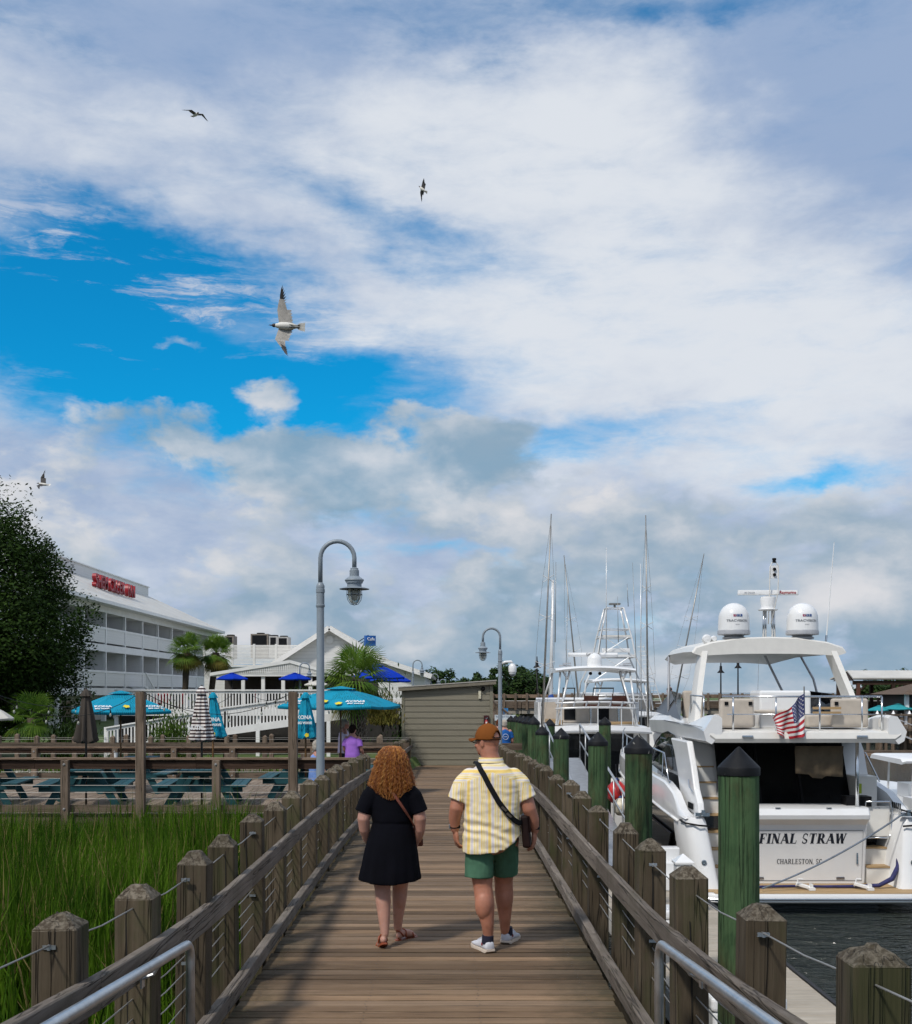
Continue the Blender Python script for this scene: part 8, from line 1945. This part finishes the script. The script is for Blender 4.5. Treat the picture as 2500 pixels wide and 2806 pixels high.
    pts = [(-.13, .06, 1.515), (-.125, -.02, 1.535), (-.112, -.085, 1.515), back(-.095, 1.48, .215, .152), back(-.07, 1.44, .243, .160), back(-.035, 1.37, .243, .170), back(.005, 1.30, .24, .176), back(.045, 1.23, .235, .180), back(.09, 1.17, .232, .183), back(.13, 1.12, .23, .186), back(.17, 1.08, .232, .19), (.215, -.125, 1.05), (.250, -.06, 1.06)]
    rg = []; hw = .021
    for i, p in enumerate(pts):
        p = Vector(p); a = Vector(pts[max(0, i-1)]); b_ = Vector(pts[min(len(pts)-1, i+1)]); d = (b_-a).normalized(); nrm = Vector((p.x*.4, p.y, 0 if i > 2 else .12)).normalized(); nrm = Vector((0, 0, 1)) if i < 2 else nrm; sd = d.cross(nrm).normalized(); nrm = sd.cross(d)
        rg.append([p - sd*hw - nrm*.003, p + sd*hw - nrm*.003, p + sd*hw + nrm*.004, p - sd*hw + nrm*.004])
    mb = MB(); mb.loft(rg); sp = mb.build('strap', M['black'], bg, smooth=True, ang=40)
    for i in (8, 9): p = Vector(pts[i]); mb = MB(); mb.box(p + Vector((0, -.008, 0)), (.05, .008, .018), Matrix.Rotation(R(40), 3, 'Y')); mb.build('buckle', plain('dark_brass', (.12, .10, .08), .35, .6), sp)
man()

# ------------------------------------------------------------------ the woman in the dark dress
def woman():
    X, Y = pxx(1072, 9.55), 9.55; z0 = dz(Y)
    t = thing('person', 'woman with long curly red hair and a short black dress, walking away', 'person', (X, Y, z0)); mb = MB()
    limb(mb, [(-.085, .03, .80), (-.078, .02, .60), (-.070, .0, .47), (-.062, -.03, .36), (-.052, -.06, .20), (-.048, -.085, .115)], [.10, .085, .066, .062, .044, .034], 16); mb.ell((-.066, -.035, .36), (.054, .055, .10), None, 14, 10)
    limb(mb, [(.085, .05, .80), (.075, .12, .60), (.068, .18, .47), (.062, .19, .36), (.050, .21, .20), (.045, .235, .10)], [.10, .085, .066, .061, .043, .034], 16); mb.ell((.066, .17, .37), (.053, .054, .10), None, 14, 10)
    foot(mb, (-.048, -.135, .055), R(14), R(-24), .95); foot(mb, (.040, .205, .006), R(-42), 0, .95)
    for z, rx, ry in ((.80, .16, .13), (.95, .15, .13), (1.1, .14, .12), (1.22, .14, .11), (1.30, .11, .08)): mb.ell((.01, .0, z), (rx, ry, .13), None, 16, 10)
    limb(mb, [(-.155, -.01, 1.27), (-.205, -.015, 1.16), (-.225, -.03, 1.05), (-.220, .0, .96), (-.205, .05, .87)], [.062, .058, .052, .045, .030], 14)
    limb(mb, [(.165, -.01, 1.27), (.215, -.015, 1.16), (.240, -.03, 1.05), (.238, .0, .96), (.222, .05, .87)], [.062, .058, .052, .045, .030], 14)
    hand(mb, (-.203, .055, .865), (.25, .75, -.7), (1, -.1, .2), .95, (.5, .6, .65, .7), -1); hand(mb, (.220, .055, .865), (-.25, .75, -.7), (-1, -.1, .2), .95, (.5, .6, .65, .7), 1)
    hc = (.008, .025, 1.525); limb(mb, [(.01, -.005, 1.33), (.01, .0, 1.42), (.008, .01, 1.48)], [.060, .052, .050], 14); Rm = head(mb, hc, 0, .98); remesh(mb, .0062, 'body', M['skin_w'], t, 5); eyes(t, hc, Rm, .98)
    # dress
    mb = MB(); n = 64; rows = [(1.375, .085, .075), (1.35, .135, .095), (1.31, .175, .115), (1.25, .190, .130), (1.15, .178, .140), (1.05, .170, .140), (1.0, .170, .140), (.95, .182, .150), (.85, .205, .170), (.75, .226, .186), (.65, .242, .198), (.575, .254, .206), (.55, .254, .206)]
    rg = []
    for i, (z, rx, ry) in enumerate(rows):
        ring = []; fl = max(0, (1.0-z)/.45)
        for j in range(n):
            a = 2*math.pi*j/n; f = 1 + .030*fl*math.sin(9*a + 1.2) + .016*fl*math.sin(17*a+.4); x = rx*f*math.cos(a) - .025*fl + .01; y = ry*f*math.sin(a)
            zz = z - (.025*fl*(1-abs(math.cos(a)))) - (.09*(abs(x)/.2)**2 if i < 4 else 0)*.6; ring.append((x, y, zz))
        rg.append(ring)
    mb.loft(rg)
    for s in (-1, 1): mb.tube([(s*.125+.005, -.005, 1.27), (s*.175+.005, -.01, 1.22), (s*.222+.005, -.02, 1.135), (s*.232+.005, -.02, 1.105)], [.088, .084, .072, .073], 18)
    dr = remesh(mb, .0075, 'dress', fabric('black_dress_cloth', (.0022, .0024, .005), .4, .9), t, 3, .5, lambda co: (.005*mnoise.noise(Vector((co.x*12, co.y*12, co.z*5))) if co.z < 1.02 else .004*mnoise.noise(co*11)) - (.006*math.exp(-((co.z-1.02)/.012)**2)))
    # hair: soft volume plus curling strands
    hr = random.Random(12)
    def prof(u):                                       # u 0 crown .. 1 ends: (z, half width, depth back)
        K = [(0, 1.650, .012, .012), (.08, 1.640, .06, .055), (.2, 1.602, .090, .090), (.35, 1.545, .112, .112), (.5, 1.47, .128, .120), (.65, 1.40, .148, .125), (.8, 1.33, .162, .125), (.9, 1.275, .140, .12), (1.0, 1.215, .080, .115)]
        for (a, z1, w1, d1), (b, z2, w2, d2) in zip(K, K[1:]):
            if u <= b: f = (u-a)/(b-a); return z1+(z2-z1)*f, w1+(w2-w1)*f, d1+(d2-d1)*f
        return K[-1][1:]
    def HP(a, u, off=0.0):                             # a: angle round the head, -90 deg = back
        z, w, d = prof(u); front = max(0, math.sin(a)); end = z + (.05*(abs(math.cos(a))**2) if u > .8 else 0)*((u-.8)/.2)
        y = (d + off)*math.sin(a) - .008 if math.sin(a) < 0 else (d*.80+off)*math.sin(a)
        return Vector(((w+off)*math.cos(a) + .008, y + .01 - .035*max(0, u-.5), end))
    hm, nt, b = newmat('curly_red_hair'); ge = nt.nodes.new('ShaderNodeNewGeometry'); v = coords(nt, (1, 1, 1), 'Object', False)
    c = ramp(nt, ge.outputs['Random Per Island'], [(0, (.13, .030, .004)), (.45, (.28, .085, .012)), (.8, (.44, .17, .028)), (1, (.58, .30, .08))])
    nt.links.new(c, b.inputs['Base Color']); b.inputs['Roughness'].default_value = .42; b.inputs['Specular IOR Level'].default_value = .5
    mb = MB(); rg = []
    for i in range(15): rg.append([HP(2*math.pi*j/28, i/14, -.020) for j in range(28)])
    for k_, rgx in enumerate(rg):
        for j, p in enumerate(rgx):
            if p.y > .075 and k_ > 3: p.y = .075
    mb.loft(rg); hair = mb.build('hair', plain('hair_mass', (.13, .036, .006), .7, var=.4, scale=30), t, smooth=True)
    mb = MB()
    for i in range(1150):
        a = hr.uniform(-math.pi*1.12, math.pi*.12); u0 = hr.random()**1.6*.55; u1 = min(1.0, u0 + hr.uniform(.35, .75)) if hr.random() < .75 else hr.uniform(.9, 1.02)
        if u1 - u0 < .2: continue
        L = (u1-u0)*.5; turns = L/hr.uniform(.028, .07); amp = hr.uniform(.004, .012); ph = hr.uniform(0, 6.28); n_ = max(8, int(turns*7)); off = hr.uniform(-.016, .012); P = []
        rad = hr.uniform(.0016, .0030); fly = hr.random() < .22
        for k in range(n_+1):
            f = k/n_; u = u0 + (u1-u0)*f; p = HP(a + .16*math.sin(f*2+ph)*f, min(u, 1.0), off + (.032*f*hr.uniform(.6, 1) if fly else 0)); t1 = HP(a+.05, min(u, 1.0), off) - p; t1.normalize() if t1.length > 0 else None
            nr = Vector((p.x-.008, p.y, 0)); nr = nr.normalized() if nr.length > .001 else Vector((0, -1, 0)); th = turns*6.283*f + ph; g = min(1, f*4)
            P.append(p + t1*(amp*g*math.cos(th)) + nr*(amp*.8*g*math.sin(th)) + Vector((0, 0, -.05*max(0, u-1))))
        mb.tube(P, [rad*(1-.5*k/n_) for k in range(n_+1)], 4, cap=False)
    o = mb.build('curls', hm, hair, smooth=True, fix=False); o['kind'] = 'stuff'
    # sandals
    so = plain('tan_leather', (.30, .062, .018), .5, var=.25)
    for h, yw, pt in (((-.048, -.135, .050), R(14), R(-24)), ((.040, .205, .001), R(-42), 0)):
        Rm2 = Matrix.Rotation(yw, 3, 'Z') @ Matrix.Rotation(pt, 3, 'X'); hv = Vector(h)
        def P(x, y, z): return hv + Rm2 @ Vector((x, y, z))*.95
        mb = MB(); rg = [[P(-w, y, -.012), P(-w, y, .004), P(w, y, .004), P(w, y, -.012)] for y, w in ((-.012, .018), (.0, .030), (.04, .034), (.10, .032), (.16, .042), (.21, .042), (.24, .030), (.25, .014))]; mb.loft(rg); sd = mb.build('sandal', so, t, smooth=True, ang=40)
        mb = MB(); mb.tube([P(-.036, .05, .03), P(-.026, .02, .075), P(0, -.006, .088), P(.026, .02, .075), P(.036, .05, .03)], .0065, 6); mb.build('heel_strap', so, sd, smooth=True)
        mb = MB(); mb.tube([P(-.036, .08, .02), P(-.03, .085, .075), P(0, .08, .092), P(.03, .085, .075), P(.036, .08, .02)], .0065, 6); mb.build('ankle_strap', so, sd, smooth=True)
        mb = MB(); mb.tube([P(-.045, .17, .005), P(-.03, .17, .042), P(.0, .17, .050), P(.03, .17, .042), P(.045, .17, .005)], .008, 6); mb.build('toe_strap', so, sd, smooth=True)
    for x in (-.208, .226): mb = MB(); mb.tube([(x + .034*math.cos(a*.628), .045 + .03*math.sin(a*.628), .885 + .008*math.sin(a*.628)) for a in range(10)], .004, 6, closed=True); mb.build('bracelet', plain('gold_%d' % (x > 0), (.55, .30, .10), .3, .8), t, smooth=True)
    bg = thing('crossbody_bag', 'brown crossbody strap on the woman in the black dress', 'bag', (X, Y, z0)); lea = plain('brown_leather', (.13, .030, .012), .5, var=.2)
    pts = [(-.06, .06, 1.36), (-.055, -.03, 1.385), (-.03, -.105, 1.34), (.03, -.140, 1.26), (.08, -.148, 1.19), (.125, -.135, 1.12), (.165, -.085, 1.05), (.188, -.02, .99), (.20, .06, .93)]
    rg = []
    for i, p in enumerate(pts):
        p = Vector(p); d = (Vector(pts[min(i+1, 8)]) - Vector(pts[max(0, i-1)])).normalized(); nr = Vector((p.x, p.y, .02)).normalized() if i > 1 else Vector((0, 0, 1)); sd = d.cross(nr).normalized(); nr = sd.cross(d); rg.append([p-sd*.011, p+sd*.011, p+sd*.011+nr*.004, p-sd*.011+nr*.004])
    mb = MB(); mb.loft(rg); mb.build('strap', lea, bg, smooth=True, ang=40); mb = MB(); mb.bb(.12, .26, .15, .21, .80, .96); bevel(mb.build('pouch', lea, bg), .012, 2)
woman()

# ------------------------------------------------------------------ smaller figures
def bystander(label, x, y, zf, H, rz, shirt, pants, hairm, skinm, curly=False, sex='w', arm=0.0, lean=0.0, seated=False, voxel=.011, logo=False):
    t = thing('person', label, 'person', (x, y, zf), rz); k = H/1.72; mb = MB()
    def S(p): return (p[0]*k, (p[1] + lean*max(0, p[2]-.8))*k, p[2]*k)
    dzs = -.42 if seated else 0
    def U(p): return S((p[0], p[1], p[2]+dzs))
    if seated:
        for s in (-1, 1): limb(mb, [S((s*.09, 0, .50)), S((s*.10, .40, .50)), S((s*.10, .42, .10))], [.09*k, .065*k, .045*k], 12); foot(mb, S((s*.10, .36, 0)), 0, 0, k)
    else:
        for s in (-1, 1): limb(mb, [S((s*.09, 0, .88)), S((s*.09, .01*s, .50)), S((s*.09, -.01, .10))], [.10*k, .066*k, .045*k], 12); foot(mb, S((s*.09, -.06, 0)), s*-.2, 0, k)
    for z, rx, ry in ((.95, .16, .12), (1.1, .15, .12), (1.25, .16, .12), (1.38, .13, .09)): mb.ell(U((0, 0, z)), (rx*k, ry*k, .13*k), None, 14, 8)
    for s in (-1, 1):
        a = arm; limb(mb, [U((s*.17, 0, 1.38)), U((s*.225, -.02+.08*a, 1.20)), U((s*.245, -.02+.20*a, 1.08)), U((s*.235, .08+.25*a, .92+.14*a))], [.055*k, .05*k, .043*k, .032*k], 12)
        hand(mb, U((s*.235, .085+.25*a, .91+.14*a)), (0, .3+a, -1), (-s, 0, 0), k, (.4, .45, .5, .5), s)
    limb(mb, [U((0, 0, 1.40)), U((0, .015, 1.52))], [.06*k, .05*k], 12); hc = U((0, .03, 1.605)); Rm = head(mb, hc, 0, k)
    remesh(mb, voxel, 'body', skinm, t, 3); eyes(t, hc, Rm, k)
    mb = MB(); rg = []; n = 36
    for z, rx, ry in ((1.46, .075, .07), (1.43, .14, .10), (1.38, .185, .125), (1.25, .195, .145), (1.1, .185, .145), (.98, .20, .155), (.88, .205, .16)): rg.append([U((rx*math.cos(2*math.pi*j/n), ry*math.sin(2*math.pi*j/n), z - (.05*abs(math.cos(2*math.pi*j/n)) if z > 1.37 else 0))) for j in range(n)])
    mb.loft(rg)
    for s in (-1, 1): mb.tube([U((s*.14, 0, 1.35)), U((s*.20, 0, 1.28)), U((s*.228, -.01, 1.17))], [.082*k, .075*k, .066*k], 14)
    sh = remesh(mb, voxel, 'shirt', shirt, t, 3, .5, lambda co: .006*mnoise.noise(co*10))
    mb = MB(); mb.ell(U((0, .0, .90)), (.185*k, .14*k, .13*k), None, 16, 8)
    if seated:
        for s in (-1, 1): mb.tube([S((s*.09, 0, .51)), S((s*.10, .38, .51)), S((s*.10, .41, .45)), S((s*.10, .42, .16))], [.105*k, .082*k, .075*k, .062*k], 14)
    else:
        for s in (-1, 1): mb.tube([S((s*.09, 0, .88)), S((s*.092, .01*s, .50)), S((s*.09, -.01, .13))], [.11*k, .082*k, .062*k], 14)
    remesh(mb, voxel, 'trousers', pants, t, 3)
    mb = MB(); hv = Vector(hc); rr = random.Random(int(x*100))
    mb.ell(hv + Vector((0, -.018, .030))*k, (.090*k, .100*k, .098*k), None, 16, 10); mb.ell(hv + Vector((0, -.055, -.02))*k, (.082*k, .058*k, .085*k), None, 14, 8)
    if curly:
        for i in range(60):
            d = Vector((rr.gauss(0, 1), rr.gauss(0, 1)-.4, rr.gauss(0, 1)+.3)).normalized(); mb.ell(hv + Vector((d.x*.088, d.y*.098-.02, d.z*.095+.03))*k, (.02*k,)*3, None, 8, 6)
    remesh(mb, .008, 'hair', hairm, t, 2, .5, lambda co: .006*mnoise.noise(co*40))
    for s in (-1, 1): mb = MB(); mb.ell(S((s*(.10 if seated else .09), (.42 if seated else .04), .045)), (.05*k, .13*k, .05*k), None, 12, 8); mb.build('shoe', M['dark'], t, smooth=True)
    if logo: mb = MB(); c = U((.0, -.168, 1.22)); mb.tube([(c[0] + .085*math.cos(a*.314), c[1], c[2] + .085*math.sin(a*.314)) for a in range(20)], .006, 5, closed=True); mb.box((c[0], c[1]-.0, c[2]), (.10, .008, .012)); mb.build('shirt_print', M['wprint'], sh)
    return t
lil = fabric('pale_lilac_shirt', (.74, .64, .80), .1); pur = fabric('purple_shirt', (.34, .15, .58), .15); navy_ = fabric('navy_trousers', (.03, .035, .05)); blu = fabric('blue_shirt', (.02, .11, .36), .15); chk = fabric('blue_check_shirt', (.16, .27, .58), .35)
grey_hair = fabric('grey_hair', (.42, .38, .32), .3); dark_hair = fabric('dark_hair', (.018, .010, .008), .3); brown_hair = fabric('brown_hair', (.11, .035, .015), .3)
bystander('grey haired person in a pale lilac shirt looking right on the picnic deck', pxx(943, 27.2), 27.2, DZ, 1.61, R(-75), lil, navy_, grey_hair, M['skin_b'], True, arm=.2)
bystander('dark haired person in a purple T-shirt standing on the picnic deck', pxx(966, 26.0), 26.0, DZ, 1.52, R(-22), pur, navy_, dark_hair, M['skin_b'], arm=.3)
bystander('seated person in a blue checked shirt behind the tall lamp post', pxx(868, 23.0), 23.0, DZ, 1.72, R(-60), chk, navy_, grey_hair, M['skin_b'], seated=True, arm=.4)
bystander('man in a bright blue T-shirt on the pier right of the shed', pxx(1383, 35.4), 35.4, -2.62, 1.75, R(8), blu, fabric('khaki', (.35, .27, .18)), grey_hair, M['skin_b'], arm=.1, logo=True)
bystander('brown haired person mostly hidden behind the camera lamp post', pxx(1367, 38.0), 38.0, -2.62, 1.70, R(-30), fabric('red_shirt', (.20, .12, .10)), navy_, brown_hair, M['skin_b'])
bystander('tiny person in dark clothes with a yellow bag on the bridge', pxx(1841, 91.7), 92.6, (HZ-1922)*92/F, 1.35, R(160), fabric('dark_shirt', (.04, .04, .04)), fabric('yellow_trousers', (.60, .42, .03)), dark_hair, M['skin_b'], voxel=.02)
# ================================================================== gulls
M['gullw'] = plain('gull_white', (.70, .68, .62), .7, var=.08, scale=20); M['gullg'] = plain('gull_grey', (.33, .31, .28), .7, var=.2, scale=14); M['gullb'] = plain('gull_black', (.012, .011, .011), .6, var=.2); M['gullh'] = plain('gull_hood', (.03, .018, .014), .6, var=.2); M['bill'] = plain('gull_bill', (.06, .012, .01), .5)
M['gulld'] = plain('gull_dark', (.055, .05, .048), .7, var=.2, scale=14)
def gull(label, c, Rm, wl, wr, k=1.0, grey=False, dark=False):
    """body forward +X, left wing +Y, up +Z; wl/wr = (shoulder angle, hand angle, sweep) in degrees"""
    t = thing('gull', label, 'gull', c, 0, 'gulls in the sky'); t.rotation_euler = Rm.to_euler(); t.scale = (k, k, k)
    rg = []; n = 14
    for x, rw, rh, z in ((-.20, .012, .010, .01), (-.16, .028, .022, .008), (-.08, .048, .045, .0), (.0, .056, .056, -.004), (.08, .050, .052, .0), (.13, .034, .036, .012), (.155, .026, .028, .018)): rg.append([(x, rw*math.cos(2*math.pi*j/n), z + rh*math.sin(2*math.pi*j/n)) for j in range(n)])
    mb = MB(); mb.loft(rg); mb.build('body', M['gullw'], t, smooth=True)
    mb = MB(); mb.ell((.175, 0, .020), (.036, .028, .028), None, 14, 10); hd = mb.build('head', M['gullh'], t, smooth=True)
    mb = MB(); mb.tube([(.205, 0, .016), (.235, 0, .012), (.255, 0, .004)], [.009, .007, .002], 8); mb.build('bill', M['bill'], hd, smooth=True)
    for i in range(7):
        a = R(-20 + 40*i/6); mb = MB(); mb.add([(-.15, .012*math.sin(a*3), .006), (-.20, .10*math.sin(a)-.014, .006), (-.285, .16*math.sin(a)-.010, .004), (-.29, .16*math.sin(a)+.008, .004), (-.20, .10*math.sin(a)+.014, .006)], [(0, 1, 2, 3, 4)]); f = mb.build('tail_feather', M['gullw'], t, fix=False); f.modifiers.new('s', 'SOLIDIFY').thickness = .003
    for s, (sh, hd_, sw) in ((1, wl), (-1, wr)):
        # arm (inner wing) and hand (outer wing) as lofted aerofoils
        A = Vector((.06, s*.035, .02)); d1 = Vector((.22, s*math.cos(R(sh)), math.sin(R(sh)))).normalized(); W_ = A + d1*.20
        d2 = Vector((-.15 - math.sin(R(sw)), s*math.cos(R(hd_))*math.cos(R(sw)), math.sin(R(hd_)))).normalized(); T = W_ + d2*.20
        def sec(p, ch, th, dx=0): return [tuple(p + Vector((.25*ch+dx, 0, 0))), tuple(p + Vector((.12*ch+dx, 0, th))), tuple(p + Vector((-.35*ch+dx, 0, th*.5))), tuple(p + Vector((-.75*ch+dx, 0, 0))), tuple(p + Vector((-.35*ch+dx, 0, -th*.4))), tuple(p + Vector((.12*ch+dx, 0, -th*.6)))]
        mb = MB(); mb.loft([sec(A, .17, .018), sec(A.lerp(W_, .5), .165, .014), sec(W_, .15, .010)]); mb.build('inner_wing', (M['gulld'] if dark else M['gullg']) if grey else M['gullw'], t, smooth=True, ang=50)
        mb = MB(); mb.loft([sec(W_, .149, .010), sec(W_.lerp(T, .4), .115, .007), sec(W_.lerp(T, .8), .06, .004)]); ow = mb.build('outer_wing', M['gulld'] if dark else M['gullg'], t, smooth=True, ang=50)
        for i in range(9):                            # trailing secondaries
            p = A.lerp(W_, .05+.95*i/8); mb = MB(); q = p + Vector((-.11, 0, 0)); e = p + Vector((-.175 + .012*(i % 2), 0, -.004)); u = d1*.014
            mb.add([tuple(q-u), tuple(e-u*.7), tuple(e+u*.7), tuple(q+u)], [(0, 1, 2, 3)]); f = mb.build('secondary', (M['gulld'] if dark else M['gullg']) if grey else M['gullw'], t, fix=False)
        for i in range(8):                            # fingered primaries, black
            f_ = i/7; p = W_.lerp(T, .25+.72*f_); dr = (d2*(.35+.85*f_) + Vector((-1.0+.85*f_, 0, 0))).normalized(); L = .10+.075*f_; sd = dr.cross(Vector((0, 0, 1))).normalized()*.011
            mb = MB(); mb.add([tuple(p-sd), tuple(p+dr*L*.6-sd*1.1), tuple(p+dr*L), tuple(p+dr*L*.6+sd*1.1), tuple(p+sd)], [(0, 1, 2, 3, 4)]); g = mb.build('primary', M['gullb'] if i > 2 else M['gullg'], t, fix=False)
    for s in (-1, 1): mb = MB(); mb.tube([(-.06, s*.018, -.045), (-.16, s*.016, -.035), (-.20, s*.016, -.03)], .005, 5); mb.ell((-.20, s*.016, -.03), (.018, .01, .006), None, 8, 6); mb.build('leg', M['gullb'], t)
def frame(fwd, up):
    f = Vector(fwd).normalized(); u = Vector(up); u = (u - f*u.dot(f)).normalized(); l = u.cross(f); return Matrix((f, l, u)).transposed()
gull('largest gull, black headed, belly towards us with wings spread', at(783, 893, 17.2), frame((-1, 0, .06), (.02, 1, .22)), (12, 6, -8), (-30, -38, 22), 1.0, True)
gull('dark gull high at the upper left with drooping wings', at(536, 314, 42), frame((.62, -.7, -.1), (-.1, .15, 1)), (14, -22, 10), (10, -12, 10), 1.0, True, True)
gull('small dark gull right of the sky centre, banking', at(1158, 518, 46), frame((-.55, .3, .55), (.65, .45, .45)), (20, -25, 15), (5, 0, 10), 1.0, True, True)
gull('gull above the oak with one wing raised', at(118, 1327, 45), frame((-1, .1, .12), (.1, -.65, .65)), (15, 12, 25), (38, 60, 15), 1.05, True, True)
bpy.data.scenes.remove(WORK)
